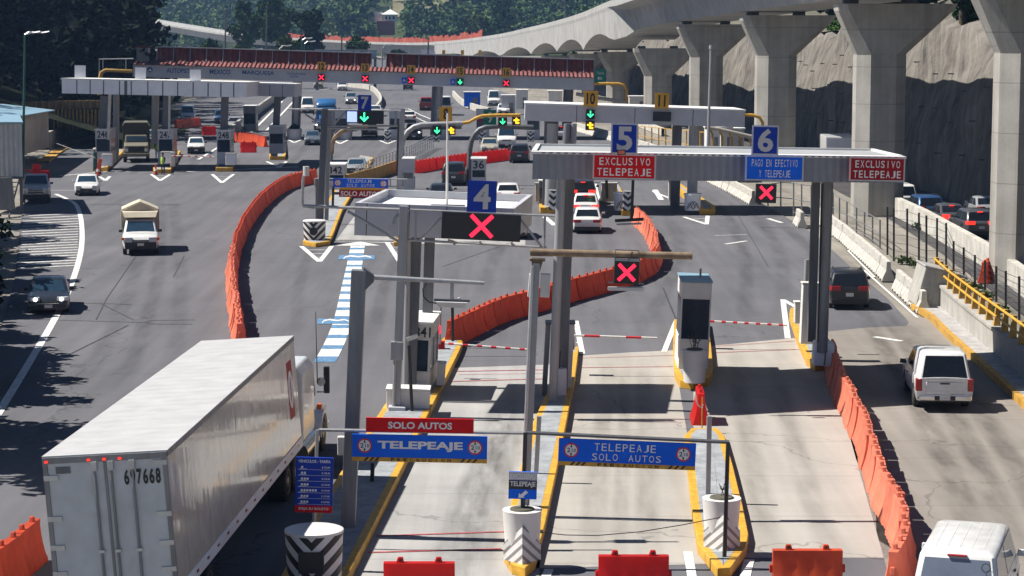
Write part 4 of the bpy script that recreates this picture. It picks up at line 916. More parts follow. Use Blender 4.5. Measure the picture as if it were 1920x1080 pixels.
t=Thing('flood_light','small flood light standing on the canopy edge in front of number five','lamp',V(1165,290,72.6)); fr2=Fr(1158,291,1173,290,72.6); mb=MB(); mb.fbox(fr2,0,fr2.L,0,.17,-.05,.08); t.part('housing',mb,M['trim']); mb=MB(); mb.fbox(fr2,.03,fr2.L-.03,.03,.14,-.06,-.05); t.part('lens',mb,M['orange_faded'])
for x0,x1,y0,y1,Y,lab in ((1024,1033,605,742,76,'slim grey cabinet left of the central gantry columns'),(1057,1078,605,735,76.2,'tall pale cabinet right of the central gantry columns')):
    fr2=Fr(x0-8,y1,x1-8,y1,Y); t=Thing('tall_cabinet',lab,'cabinet',fr2.o); mb=MB(); hh=(V(x0,y0,Y)-fr2.o).length; fr2.v=(V(x0,y0,Y)-fr2.o).normalized(); mb.fbox(fr2,0,fr2.L,0,hh-.06,0,.7); t.part('body',mb,M['white' if x0>1040 else 'steel_mid'],bevel=.02); mb=MB(); mb.fbox(fr2,-.02,fr2.L+.02,hh-.058,hh,-.02,.75); t.part('lid',mb,M['steel_dark'])
fr2=Fr(1043,742,1061,742,74.6); t=Thing('planter','rounded white planter at the foot of the central gantry columns','planter',fr2.o); mb=MB(); mb.lathe(fr2.p(.16,0,.2),[(.19,0),(.2,.85),(.18,.9)],18); t.part('pot',mb,M['white'],smooth=.6); mb=MB(); mb.tube(fr2.p(.1,.88,.2),fr2.p(.14,1.5,.2),.02,n=5); mb.tube(fr2.p(.1,.88,.2),fr2.p(.05,1.4,.2),.02,n=5); t.part('dry_plant',mb,M['bark'])
# narrow dark glass booth
YN=80.2; fr=Fr(1271,704,1327,706,YN); fr.w=Vector((.02,1,0)).normalized(); L=fr.L; Hn=(V(1271,526,YN)-fr.o).length
t=Thing('toll_booth','narrow white toll booth with dark blue glass between two lanes','booth',fr.o)
mb=MB(); mb.fbox(fr,0,L,0,1.35,0,2.6); t.part('lower_wall',mb,M['white'],bevel=.02)
mb=MB(); mb.fbox(fr,0,L,2.80,Hn-.06,0,2.6); t.part('upper_wall',mb,M['white'],bevel=.02)
mb=MB(); mb.fbox(fr,.02,L-.02,1.352,2.798,.02,2.58); t.part('window',mb,M['booth_glass'])
for a in (0,L-.05): mb=MB(); mb.fbox(fr,a,a+.05,1.352,2.798,0,.07); t.part('corner_post',mb,M['white'])
mb=MB(); mb.fbox(fr,-.03,L+.03,Hn-.058,Hn,-.03,2.65); t.part('roof',mb,M['blue_roof'])
mb=MB(); mb.tube(fr.p(L*.68,Hn,1.3),fr.p(L*.68,Hn+.32,1.3),.04,n=8); t.part('antenna',mb,M['steel'])
mb=MB(); mb.fbox(fr,.4,.62,1.36,2.5,.06,.1); mb.fbox(fr,.3,.75,1.36,1.9,.11,.13); t.part('counter',mb,M['steel_dark'])
fr=Fr(1501,645,1536,646,84.0); t=Thing('tall_cabinet','tall white cabinet behind the right gantry column','cabinet',fr.o); hh=(V(1504,530,84)-fr.o).length; mb=MB(); mb.fbox(fr,0,fr.L,0,hh-.05,0,.5); t.part('body',mb,M['white'],bevel=.02); mb=MB(); mb.fbox(fr,-.03,fr.L+.03,hh-.048,hh,-.03,.55); t.part('lid',mb,M['offwhite'])
fr=Fr(1523,683,1560,685,79.6); t=Thing('column_footing','white boxed concrete footing of the right gantry column','footing',fr.o); mb=MB(); mb.fbox(fr,0,fr.L,0,.85,-.35,.35); t.part('block',mb,M['panel'],bevel=.05); mb=MB(); mb.tube(fr.p(.38,.05,-.38),fr.p(.40,1.1,-.38),.025,n=6); t.part('rusty_pipe',mb,M['rust'])
t=Thing('bollard','small white bollard box at the tip of the right island','bollard',V(1492,605,85)); fr=Fr(1490,607,1500,607,85); mb=MB(); mb.fbox(fr,0,fr.L,0,.8,0,.4); t.part('body',mb,M['offwhite'],bevel=.03); mb=MB(); mb.fbox(fr,-.02,fr.L+.02,.802,.85,-.02,.42); t.part('lid',mb,M['white'])
t=Thing('bollard','slim round pipe post left of the right gantry columns','post',V(1512,530,86)); rpost(t,(1511,530),(1513,487),86,.09,'steel')
# pole with rusty beam and hanging cross signal
YR=YG(968); t=Thing('signal_pole','grey pole carrying a rusty cross beam','pole',V(985,962,YR))
spost(t,(985,962),(1006,484),YR,.19,'steel','pole'); rpost(t,(979,955),(998,500),YR-.15,.045,'galv','conduit')
mb=MB(); mb.tube(V(994,473,YR),V(1298,480,YR),.095,n=14); t.part('beam',mb,M['rust'],smooth=.8)
fr=Fr(993,488,1022,489,YR); mb=MB(); mb.fbox(fr,0,fr.L,0,.06,-.18,.18); mb.hexa([fr.p(.1,-.25,-.08),fr.p(.28,-.25,-.08),fr.p(.28,-.25,.08),fr.p(.1,-.25,.08)],[fr.p(.04,-.001,-.1),fr.p(.34,-.001,-.1),fr.p(.34,-.001,.1),fr.p(.04,-.001,.1)]); t.part('bracket',mb,M['rust'])
for x0,x1 in ((989,1001),(1012,1030)): fr=Fr(x0,557,x1,558,YR-.05); mb=MB(); mb.fbox(fr,0,fr.L,0,.6,0,.22); t.part('junction_box',mb,M['offwhite'],bevel=.015)
led_panel('black signal box with a red cross hanging from the rusty beam', (1153,487),(1199,489),(1151,531),YR-.12,'x',.5,.48,.36)
t=Thing('signal_hanger','thin steel cage clamping the cross signal to the rusty beam','bracket',V(1153,487,YR)); bars(t,'strap',[[(1154,487),(1154,468),(1198,470),(1199,489)],[(1178,489),(1186,472)]],YR-.13,.018,'steel_dark'); fr=Fr(1152,489,1200,491,YR-.14); mb=MB(); mb.fbox(fr,0,fr.L,0,.07,0,.3); t.part('top_plate',mb,M['steel'])
t=Thing('strip_light','pale strip light below the cross signal on the rusty beam','lamp',V(1173,541,YR)); fr=Fr(1140,544,1207,545,YR); mb=MB(); mb.fbox(fr,0,fr.L,0,.08,-.1,.1); t.part('housing',mb,M['offwhite']); mb=MB(); mb.tube(V(1140,529,YR),V(1207,532,YR),.02,n=6); t.part('tube',mb,M['steel'])
# ================================================================ middle and far toll plaza
# left canopy with square white panels
YW=193.0
fr=Fr(116,175,462,182.5,YW); fr.w=Vector((0,1,-.02)).normalized(); L=fr.L; Hc=(V(117,149,YW)-fr.o).length; D=9.0
t=Thing('toll_canopy','white panelled canopy over the left lanes with three blank boards on top','canopy',G(300,318))
mb=MB(); mb.fbox(fr,0,L,0,Hc,0,D); t.part('fascia',mb,M['panel'])
mb=MB(); mb.fbox(fr,-.1,L+.1,Hc+.003,Hc+.12,-.08,D+.1); t.part('roof_edge',mb,M['roof_white'])
for x in (143,168,193,223,233,245,276,304,332,361,389,413,437): a=(x-116)/346*L; mb=MB(); mb.fbox(fr,a,a+(.10 if x!=233 else .25),0,Hc,-.012,-.001); t.part('joint',mb,M['steel_dark'])
for i,x in enumerate((150,263,366)): fr2=Fr(x-10,147+i*4,x+10,147.4+i*4,YW+.5); mb=MB(); mb.fbox(fr2,0,fr2.L,.12,1.12,0,.12); t.part('blank_board',mb,M['panel'])
for x,yb in ((194,318),(312,312),(421,312)):
    spost(t,(x-3,yb),(x+1,180),YW+2,.62,'steel_dark','column',.4)
rpost(t,(203,262),(206,176),YW+1,.14,'offwhite','downpipe'); rpost(t,(317,255),(318,177),YW+1,.10,'offwhite','downpipe'); rpost(t,(217,300),(218,178),YW+5,.28,'steel','column'); rpost(t,(290,270),(291,178),YW+6,.3,'steel','column')
fr=Fr(458,179.5,552,182,YW+9); fr.w=Vector((0,1,-.02)).normalized(); t=Thing('toll_canopy','lower grey panelled canopy joined to the right of the white canopy','canopy',G(520,295)); Hc=(V(460,157,YW+9)-fr.o).length
mb=MB(); mb.fbox(fr,0,fr.L,0,Hc,0,7); t.part('fascia',mb,M['panel_grey']); mb=MB(); mb.fbox(fr,-.05,fr.L+.05,Hc+.003,Hc+.12,-.05,7.05); t.part('roof_edge',mb,M['roof_white'])
for k in range(1,4): mb=MB(); mb.fbox(fr,fr.L*k/4,fr.L*k/4+.06,0,Hc,-.012,-.001); t.part('joint',mb,M['steel_dark'])
spost(t,(514,293),(521,182),YW+10,.6,'steel_dark','column',.4)
def booth(label, x0, x1, yb, yt, Y, number=None, wall='offwhite', glass='booth_glass', d=2.6, top=.28):
    fr=Fr(x0,yb,x1,yb,Y); L=fr.L; H=(V(x0,yt,Y)-fr.o).length; t=Thing('toll_booth',label,'booth',fr.o)
    mb=MB(); mb.fbox(fr,0,L,0,H*.36,0,d); t.part('lower_wall',mb,M[wall]); mb=MB(); mb.fbox(fr,0,L,H*(1-top),H-.08,0,d); t.part('upper_wall',mb,M[wall])
    mb=MB(); mb.fbox(fr,.04,L-.04,H*.36+.002,H*(1-top)-.002,.04,d-.04); t.part('window',mb,M[glass]); mb=MB(); mb.fbox(fr,-.06,L+.06,H-.078,H,-.06,d+.06); t.part('roof',mb,M['roof_white'])
    for a in (0,L-.07): mb=MB(); mb.fbox(fr,a,a+.07,H*.36+.002,H*(1-top)-.002,0,.07); t.part('corner_post',mb,M[wall])
    if number: mb=MB(); letter(mb,fr,number,L*.12,L*.88,H*(1-top)+H*top*.12,H-.16,-.015,.02); t.part('number',mb,M['letter_black'])
    return t
booth('dark booth numbered 246 at the leftmost column of the white canopy',180,208,308,242,YW+1,'246','panel_grey')
booth('dark booth numbered 247 behind the worker in the bright vest',297,325,308,243,YW+1,'247','panel_grey')
booth('dark booth numbered 248 left of the bright orange barriers',407,433,308,244,YW+1,'248','panel_grey')
booth('small grey booth under the lower joined canopy',505,532,288,236,YW+8,None,'panel_grey')
booth('tall dark booth with a bright lamp behind the lower joined canopy',457,480,252,198,262,None,'steel_mid')
for i,(x,y) in enumerate(((192,318),(303,313),(424,316))):
    fr=Fr(x-1,y,x+18,y,YW-1); t=Thing('utility_cabinet',['pale blue grey cabinet at the foot of the booth numbered 246','pale cabinet next to the worker in the bright vest','pale cabinet on the yellow island before booth 248'][i],'cabinet',fr.o); mb=MB(); mb.fbox(fr,0,fr.L,.3,1.25,0,.6); t.part('body',mb,M['panel'],bevel=.03); mb=MB(); mb.fbox(fr,-.03,fr.L+.03,1.252,1.32,-.03,.63); t.part('lid',mb,M['offwhite'])
for x,yb,yt,m_,lab in ((412,320,290,'black_post','slim black lamp post on the yellow island before booth 248'),(176,322,280,'black_post','slim dark post at the leftmost yellow island')):
    t=Thing('steel_post',lab,'post',G(x,yb)); rpost(t,(x,yb),(x+1,yt),YG(yb)+1,.08,m_); mb=MB(); mb.tube(V(x-1,yt,YG(yb)+1),V(x+4,yt-1,YG(yb)+1),.11,n=8); t.part('lamp_head',mb,M['offwhite'])
fr=Fr(180,326,187,327,188.5); t=Thing('traffic_board','tall orange board leaning beside a traffic cone','board',fr.o); mb=MB(); mb.hexa([fr.p(0,.2,0),fr.p(.34,.2,0),fr.p(.34,.2,.1),fr.p(0,.2,.1)],[fr.p(.02,1.3,.2),fr.p(.34,1.3,.2),fr.p(.34,1.3,.28),fr.p(.02,1.3,.28)]); t.part('panel',mb,M['orange'],bevel=.03); mb=MB(); mb.fbox(fr,-.05,.42,0,.198,-.1,.3); t.part('foot',mb,M['black'])
def cone(loc,label,h=.75): 
    t=Thing('traffic_cone',label,'cone',loc); o=Vector(loc); mb=MB(); mb.lathe(o,[(.17,.04),(.10,h*.5),(.03,h),(.01,h+.01)],14); t.part('body',mb,M['orange'],smooth=.6); mb=MB(); mb.lathe(o,[(.125,h*.38),(.095,h*.58)],14); t.part('band',mb,M['letter'],smooth=.6); mb=MB(); mb.box(o.x-.2,o.x+.2,o.y-.2,o.y+.2,0,.04); t.part('foot',mb,M['black'])
cone(G(184,331),'traffic cone in front of the orange board at the left lane',1.1)
cone(G(292,328),'traffic cone at the feet of the worker in the bright vest',.9)
boom('white boom raised aslant across the far left lane',(178,296),(106,269),190,(176,182,285,318),1,'offwhite','green_metal')
boom('thin white boom with red dashes across the white pickup lane',(322,292),(402,294),190.5,(320,328,285,312),6,'letter_red','offwhite')
# gantry seven with its posts
Y7=131.0; t=Thing('signal_gantry','grey truss gantry carrying the number seven board and led panels','gantry',G(601,428)+Vector((0,0,.2)))
spost(t,(600,428),(609,204),Y7,.36,'steel_dark','column'); spost(t,(612,412),(618,204),Y7+.5,.24,'steel','column'); spost(t,(621,300),(624,204),Y7+1.5,.2,'steel_mid','column')
bars(t,'rail',[[(612,206.5),(752,207.5)],[(612,237),(745,236)],[(612,240),(720,243)],[(540,205),(606,205)],[(572,214),(600,232)],[(625,234),(650,208)],[(624,208),(624,236)],[(742,208),(742,236)]],Y7,.06,'steel')
bars(t,'arm',[[(622,288),(623,270),(628,258),(640,247),(660,240),(690,238)]],Y7+1,.13,'rust')
num('blue board with white number seven over the green arrow',(672,178),(697,178.5),(671,207),Y7-.3,'blue_deep','7','letter_grey')
led_panel('glowing blue screen left of the green arrow panel',(649,207),(671,207.3),(649,230.5),Y7-.3,'b')
led_panel('black panel with a large green arrow under the number seven',(671.5,207.3),(697,207.6),(671.5,232),Y7-.3,'g',.45,.5)
led_panel('blank black panel right of the green arrow panel',(697.4,207.6),(719.5,208),(697,232.5),Y7-.3,'n')
# height frame with telepeaje sign before it
Y6=142.0; t=Thing('sign_frame','grey two rail frame holding the far telepeaje solo autos sign','frame',G(594,418))
bars(t,'rail',[[(590,335),(764,336)],[(590,349),(764,350)],[(590,335),(590,349)],[(732,335),(732,350)],[(763,336),(763,350)]],Y6,.045,'steel'); rpost(t,(594,415),(594,336),Y6,.10,'steel_dark','upright'); rpost(t,(624,386),(625,350),Y6,.08,'black_post','upright'); rpost(t,(612,410),(611,350),Y6-.5,.06,'rust','upright')
def prec2(t,fr,L,Hh):
    mb=MB(); mb.fbox(fr,L*.12,L,-.16,0,0,.05); t.part('caution_strip',mb,M['amber_sign']); 
    for a in (.085,.915): limit_disc(t,fr,L*a,Hh*.5,Hh*.36)
sign('lane_sign','far blue telepeaje solo autos sign between grey posts',(624.5,334),(728,336),(624.5,351),Y6-.2,'blue_sign',[('TELEPEAJE',.25,.71,.55,.90,'letter',0),('SOLO',.24,.44,.08,.42,'letter',0),('AUTOS',.50,.76,.08,.42,'letter',0)],extra=prec2)
sign('lane_sign','far red solo autos sign under the far blue telepeaje sign',(636,356),(717,357.5),(635.5,369),Y6-.25,'red_dark',[('SOLO AUTOS',.04,.95,.15,.85,'letter',.02)])
t=Thing('steel_post','tall light grey post beside the blue grey kiosk','post',G(753,358)); spost(t,(748,358),(755,203),YG(358),.38,'steel','column'); mb=MB(); mb.tube(V(744,330,168),V(747,232,168),.08,n=6); t.part('conduit',mb,M['black'])
booth('grey booth numbered 342 behind the far sign frame',612,646,356,308,163,'342','panel_grey',top=.42)
booth('dark blue kiosk with grey top at the end of the long mesh barrier',755,776,356,297,168,None,'panel_grey','glass_blue',top=.45)
booth('grey kiosk numbered 36 behind the number four board',884,911,352,297,170,'36','panel_grey',top=.4)
# gantries eight and nine: bent arms
Y8=172.0
t=Thing('signal_gantry','bent grey arm gantry carrying the amber number eight board','gantry',G(753,352)); mb=MB(); mb.path([V(x,y,Y8) for x,y in [(752,352),(753,275),(757,258),(765,246),(776,238),(790,234),(820,233),(868,231.5)]],.20,8); t.part('arm',mb,M['steel'],smooth=.9); mb=MB(); mb.fbox(Fr(775,243,866,242,Y8),0,3.7,0,.28,.02,.2); t.part('shade_plate',mb,M['steel_dark'])
mb=MB(); mb.path([V(x,y,Y8+.5) for x,y in [(866,231),(880,229),(892,222),(903,217.5),(930,216),(976,216)]],.13,8); t.part('yellow_pipe',mb,M['yellow'],smooth=.9)
num('amber board with black number eight',(824,200),(849,200),(823,227.5),Y8-.4,'amber_sign','8','letter_black',(.33,.70,.12,.88))
led_panel('green arrow signal under the number eight board',(811,236),(828,236),(811,253),Y8-.4,'g'); led_panel('amber telepeaje symbol signal right of the green arrow under number eight',(837,236),(854,236),(837,253),Y8-.4,'t')
t=Thing('signal_gantry','bent dark arm gantry carrying the green number nine board','gantry',G(879,342)); mb=MB(); mb.path([V(x,y,Y8+4) for x,y in [(879,342),(881,280),(884,264),(890,252),(899,243),(912,238),(935,236.5),(1000,239)]],.21,8); t.part('arm',mb,M['steel_dark'],smooth=.9)
num('green board with white number nine',(907,206),(931,206),(906.5,234),Y8+3.5,'green_sign','9','letter_grey',(.33,.70,.12,.88))
led_panel('green arrow signal beside the number nine board',(934,220),(951,220),(934,235.5),Y8+3.5,'g'); led_panel('amber telepeaje symbol signal beside the number nine board',(960,218.5),(976,218.5),(960,234.5),Y8+3.5,'t')
# canopy ten / eleven
Y10=149.0; fr=Fr(984,226,1396,239,Y10); fr.w=Vector((0,1,-.018)).normalized(); L=fr.L; Hc=(V(985,195.5,Y10)-fr.o).length
t=Thing('toll_canopy','plain grey canopy carrying the amber number ten and eleven boards','canopy',G(1030,400)); mb=MB(); mb.fbox(fr,0,L,0,Hc,0,8); t.part('fascia',mb,M['panel_grey']); mb=MB(); mb.fbox(fr,-.05,L+.05,Hc+.003,Hc+.10,-.05,8.05); t.part('roof_edge',mb,M['roof_white'])
for x in (1080,1189,1298): a=(x-984)/412*L; mb=MB(); mb.fbox(fr,a,a+.05,0,Hc,-.012,-.001); t.part('joint',mb,M['steel_dark'])
for x,w in ((1032,.95),(1268,.62)): spost(t,(x-3,392),(x+2,228),Y10+3,w,'steel_dark','column',.5)
for x,r in ((1033,.36),(1299,.34)): rpost(t,(x-2,385),(x+3,232),Y10+1,r,'steel','column')
rpost(t,(1060,290),(1064,232),Y10+30,.3,'steel_mid','column'); rpost(t,(1074,290),(1076,232),Y10+30,.25,'steel','column')
num('amber board with black number ten',(1094,170),(1120.5,171),(1094,199),Y10-.3,'amber_sign','10','letter_black',(.20,.80,.13,.87))
num('amber board with black number eleven',(1228,174),(1254,175),(1227.5,203),Y10-.3,'amber_sign','11','letter_black',(.24,.76,.13,.87))
led_panel('green arrow signal under the number ten board',(1099,205),(1115.5,205.5),(1098.5,223),Y10-.3,'g'); led_panel('amber telepeaje symbol signal under the number ten board',(1098,226.5),(1115,227),(1097.5,244),Y10-.3,'t')
led_panel('pair of switched off black panels under the number eleven board',(1225,209),(1259,210),(1224,227),Y10-.3,'n')
def mountain(x0,x1,y0,y1,label,chev=None):
    c=G((x0+x1)/2,y1,.3); r=(x1-x0)/2/28; t=Thing('planter',label,'planter',c); h=(y1-y0)/28.5; mb=MB(); mb.lathe(c,[(r*.94,0),(r,h*.9),(r*1.08,h*.92),(r*1.08,h)],24); t.part('pot',mb,M['panel'],smooth=.6)
    mb=MB()
    for k in range(4):
        a0=math.pi*1.5+(k-1.5)*.28
        for sg in (-1,1):
            pts=[]
            for q in range(5): a=a0+sg*q*.11; pts.append(c+Vector((math.cos(a)*r*1.02,math.sin(a)*r*1.02,h*(.62-.1*abs(k-1.5)-q*.10))))
            mb.path(pts,.025,4)
    t.part('mountain_emblem',mb,M['steel_dark']); return t
mountain(1283,1314,362,394,'round pale planter with a dark mountain emblem right of the barrier chain'); mountain(1151,1180,360,394,'round pale planter with a mountain emblem behind the chevron board')
def chevron_board(x0,x1,y0,y1,Y,label,wrap=True):
    fr=Fr(x0,y1,x1,y1+.4,Y); c=fr.p(fr.L/2,0,0); H=(V(x0,y0,Y)-fr.o).length; t=Thing('chevron_board',label,'board',c); mb=MB(); mb.fbox(fr,0,fr.L,0,H,0,.25); t.part('panel',mb,M['chevron_mid'],bevel=.02); mb=MB(); mb.fbox(fr,-.03,fr.L+.03,H+.002,H+.06,-.03,.3); t.part('cap',mb,M['offwhite'])
chevron_board(1029,1047,358,394,Y10-2,'black and white chevron board left of the queueing white cars'); chevron_board(1168,1187,360,395,Y10-2,'black and white chevron board where the orange chain begins')
for i,(x0,x1,y0,y1,Y,lab) in enumerate(((1128,1157,343,378,158,'weathered beige cabinet behind the dark suv in the queue'),(1254,1272,338,376,158,'grey cabinet left of the mountain emblem planter'),(1004,1014,343,378,158,'pale slim cabinet at the dark booth left of the queue'))):
    fr=Fr(x0,y1,x1,y1,Y); t=Thing('utility_cabinet',lab,'cabinet',fr.o); H=(V(x0,y0,Y)-fr.o).length; mb=MB(); mb.fbox(fr,0,fr.L,0,H-.1,0,.8); t.part('body',mb,M['parapet'],bevel=.03); mb=MB(); mb.fbox(fr,-.04,fr.L+.04,H-.098,H,-.04,.85); t.part('lid',mb,M['kerb_grey'])
booth('dark blue booth left of the queueing white cars',1011,1024,390,338,153,None,'steel_dark','glass_blue')
t=Thing('pole','tall thin light pole in front of the viaduct piers','pole',V(1330,280,140)); mb=MB(); mb.tube(V(1327,290,140),V(1333,90,140),.10,.07,8); t.part('mast',mb,M['steel']); mb=MB(); mb.tube(V(1333,92,140),V(1334,85,140),.13,n=8); t.part('cap',mb,M['steel'])
for c_,lab in (([(1396,215),(1412,216),(1424,220),(1430,230),(1432,275)],'yellow bent pipe at the right end of the number ten canopy'),):
    t=Thing('yellow_pipe',lab,'pipe',V(1432,275,Y10)); mb=MB(); mb.path([V(x,y,Y10) for x,y in c_],.11,8); t.part('pipe',mb,M['yellow'],smooth=.9)
# ---- far canopy with red tiles
YF=244.0; fr=Fr(249,144,1113,169.5,YF); L=fr.L; Hc=(V(249,121,YF)-fr.o).length
t=Thing('toll_canopy','long grey far canopy with red roof tiles and blue lettering','canopy',G(680,262))
mb=MB(); mb.fbox(fr,0,L,0,Hc,0,8); t.part('fascia',mb,M['panel_grey'])
mb=MB(); mb.hexa([fr.p(0,Hc+.01,-.3),fr.p(L,Hc+.01,-.3),fr.p(L,Hc+.05,1.6),fr.p(0,Hc+.05,1.6)],[fr.p(0,Hc+.08,-.3),fr.p(L,Hc+.08,-.3),fr.p(L,Hc+.48,1.6),fr.p(0,Hc+.48,1.6)]); t.part('tile_skirt',mb,ribbed('roof_tiles',(.21,.06,.055),2.2,'X',.10,.8,.35,dark=.35) )
for a0,a1 in ((.045,.515),(.545,1.0)):
    mb=MB(); mb.hexa([fr.p(L*a0,Hc+.45,1.7),fr.p(L*a1,Hc+.45,1.7),fr.p(L*a1,Hc+.45,1.9),fr.p(L*a0,Hc+.45,1.9)],[fr.p(L*a0,Hc+1.9,2.3),fr.p(L*a1,Hc+1.9,2.3),fr.p(L*a1,Hc+1.9,2.5),fr.p(L*a0,Hc+1.9,2.5)]); t.part('tile_panel',mb,ribbed('tile_panel',(.20,.045,.035),1.6,'X',.08,.8,.4,dark=.3))
    mb=MB(); mb.fbox(fr,L*a0-.1,L*a1+.1,Hc+1.91,Hc+2.02,1.9,2.6); t.part('ridge_rail',mb,M['steel'])
    k=a0
    while k<a1: mb=MB(); mb.hexa([fr.p(L*k,Hc+.3,1.6),fr.p(L*k+.09,Hc+.3,1.6),fr.p(L*k+.09,Hc+.3,1.66),fr.p(L*k,Hc+.3,1.66)],[fr.p(L*k,Hc+1.9,2.2),fr.p(L*k+.09,Hc+1.9,2.2),fr.p(L*k+.09,Hc+1.9,2.26),fr.p(L*k,Hc+1.9,2.26)]); t.part('rafter',mb,M['steel']); k+=.036
mb=MB(); u=lambda x:(x-249)/864*L
for s,x0,x1 in (('AUTOPISTA',312,363),('MEXICO',393,432),('MARQUESA',454,514)): letter(mb,fr,s,u(x0),u(x1),.42*Hc,.80*Hc,-.02,.02)
letter(mb,fr,'CUOTA EN VIGOR',u(537),u(573),.55*Hc,.72*Hc,-.02,.01); letter(mb,fr,'DE 2025',u(544),u(560),.34*Hc,.48*Hc,-.02,.01); t.part('lettering',mb,M['letter_blue'])
mb=MB(); disc(mb,fr,u(281),.62*Hc,.30,-.02,18); t.part('emblem',mb,M['letter_blue']); mb=MB(); ink(mb,fr,[(u(281)-.22,.5*Hc),(u(281)+.22,.5*Hc),(u(281)+.04,.74*Hc)],-.026); t.part('emblem',mb,M['letter'])
for x,w in ((558,.95),(815,.55)): spost(t,(x-4,262),(x,152 if x<700 else 162),YF+2,w,'steel_mid','column',.6)
rpost(t,(553,250),(556,152),YF+1,.3,'steel','column'); rpost(t,(820,240),(824,162),YF+1,.42,'steel','column'); rpost(t,(1062,258),(1066,168),YF+2,.55,'steel_dark','column'); rpost(t,(290,250),(293,145),YF+2,.4,'steel','column')
fr3=Fr(256,112,278,112.5,YF+1); mb=MB(); mb.fbox(fr3,0,fr3.L,-.2,1.3,0,1.2); t.part('chimney',mb,M['steel_mid']); mb=MB(); mb.hexa([fr3.p(-.2,1.31,-.2),fr3.p(fr3.L+.2,1.45,-.2),fr3.p(fr3.L+.2,1.45,1.4),fr3.p(-.2,1.31,1.4)],[fr3.p(-.2,1.38,-.2),fr3.p(fr3.L+.2,1.52,-.2),fr3.p(fr3.L+.2,1.52,1.4),fr3.p(-.2,1.38,1.4)]); t.part('chimney_cap',mb,M['terracotta'])
for n_,x,y0,y1 in (('12',602.5,116,133),('13',684.5,119,135),('14',770.5,122,138),('15',862.5,125,142),('16',949.5,127,144)):
    num('amber board with black number %s on the far tiled canopy'%({'12':'twelve','13':'thirteen','14':'fourteen','15':'fifteen','16':'sixteen'}[n_]),(x-7.5,y0),(x+7.5,y0+.4),(x-7.5,y1),YF-.5,'amber_sign',n_,'letter_black',(.18,.84,.12,.88))
for i,(x,y,k) in enumerate(((602.5,145.5,'x'),(684.5,148,'x'),(771,151,'x'),(862.5,154,'g'),(949,156.5,'x'))):
    led_panel('far %s signal below the amber number %s'%('green arrow' if k=='g' else 'red cross',('twelve','thirteen','fourteen','fifteen','sixteen')[i]),(x-6.5,y-7),(x+6.5,y-6.8),(x-6.5,y+6),YF-.5,k,.5,.5,.36,tk=.07)
for x,y,w_ in ((757.5,151,'fourteen'),(849,154,'fifteen')):
    def em(t,fr,L,Hh): mb=MB(); ink(mb,fr,[(.2*L,.25*Hh),(.8*L,.25*Hh),(.8*L,.55*Hh),(.55*L,.8*Hh),(.3*L,.6*Hh)]); t.part('symbol',mb,M['letter_grey'])
    sign('lane_sign','small blue symbol board left of the signal below number %s'%w_,(x-4.5,y-6),(x+4.5,y-5.8),(x-4.5,y+5),YF-.5,'blue_sign',extra=em)
# booths and chevron boards under the far canopy
for i,(x,lab) in enumerate(((742,'grey booth under the far canopy right of the number seven panels'),(832,'grey booth under the far canopy behind the number eight board'),(905,'grey booth under the far canopy behind the number nine board'),(1000,'grey booth under the far canopy left of the number ten canopy'),(640,'grey booth under the far canopy behind the glowing blue screen'))):
    booth(lab,x-12,x+12,264,206,YF,None,'panel_grey','glass_blue',d=3)
for x,w in ((726.5,'left of the number eight gantry'),(818,'under the green arrow of number eight'),(904,'under the number nine board'),(995,'at the right end of the number nine arm')):
    chevron_board(x-6,x+6,246,268,YF-4,'far chevron board '+w)
for x,lab in ((552,'round grey planter at the far column left of the blue truck'),(647,'round blue grey planter under the glowing blue screen'),(740,'round blue grey planter beside the far chevron board'),(1065,'yellow and grey planter behind the number ten canopy')):
    c=G(x,262); t=Thing('planter',lab,'planter',c); mb=MB(); mb.lathe(c,[(.75,0),(.85,1.15),(.8,1.2)],20); t.part('pot',mb,M['panel_grey'],smooth=.6); mb=MB(); mb.lathe(c,[(.7,1.21),(.4,1.55),(.1,1.7)],9); t.part('shrub',mb,M['leaf_dark'])
# long mesh guard fence and retaining kerb in the middle
A=[G(x,y) for x,y in [(668,345),(700,327),(740,312),(770,300),(800,283),(815,276)]]; A=polyline(A,1.6); t=Thing('mesh_fence','low galvanised mesh fence on the kerb behind the silver car','fence',A[0])
for p in A: mb=MB(); mb.box(p.x-.04,p.x+.04,p.y-.04,p.y+.04,0,1.35); t.part('post',mb,M['galv'])
mb=MB()
for zz in (.45,.8,1.1,1.35): mb.path([p+Vector((0,0,zz)) for p in A],.03,5)
t.part('rail',mb,M['galv'])
B=[G(x,y) for x,y in [(648,352),(700,338),(745,322),(760,315)]]; mb=MB(); n=Vector((.15,.35,0)); h=Vector((0,0,1.0)); mb.strip(B,[p+h for p in B]); mb.strip([p+h for p in B],[p+h+n for p in B]); mb.strip([p+h+n for p in B],[p+n for p in B]); solo('low_wall',mb,M['yellow_old'],'long weathered yellowish low wall ending at the dark blue kiosk','wall',B[0])
A=polyline([G(x,y) for x,y in [(752,228),(765,222),(790,236),(808,244)]],2.0); t=Thing('mesh_fence','white railing behind the number eight gantry','fence',A[0])
for p in A: mb=MB(); mb.box(p.x-.05,p.x+.05,p.y-.05,p.y+.05,0,1.3); t.part('post',mb,M['white'])
mb=MB()
for zz in (.7,1.3): mb.path([p+Vector((0,0,zz)) for p in A],.05,5)
t.part('rail',mb,M['white'])
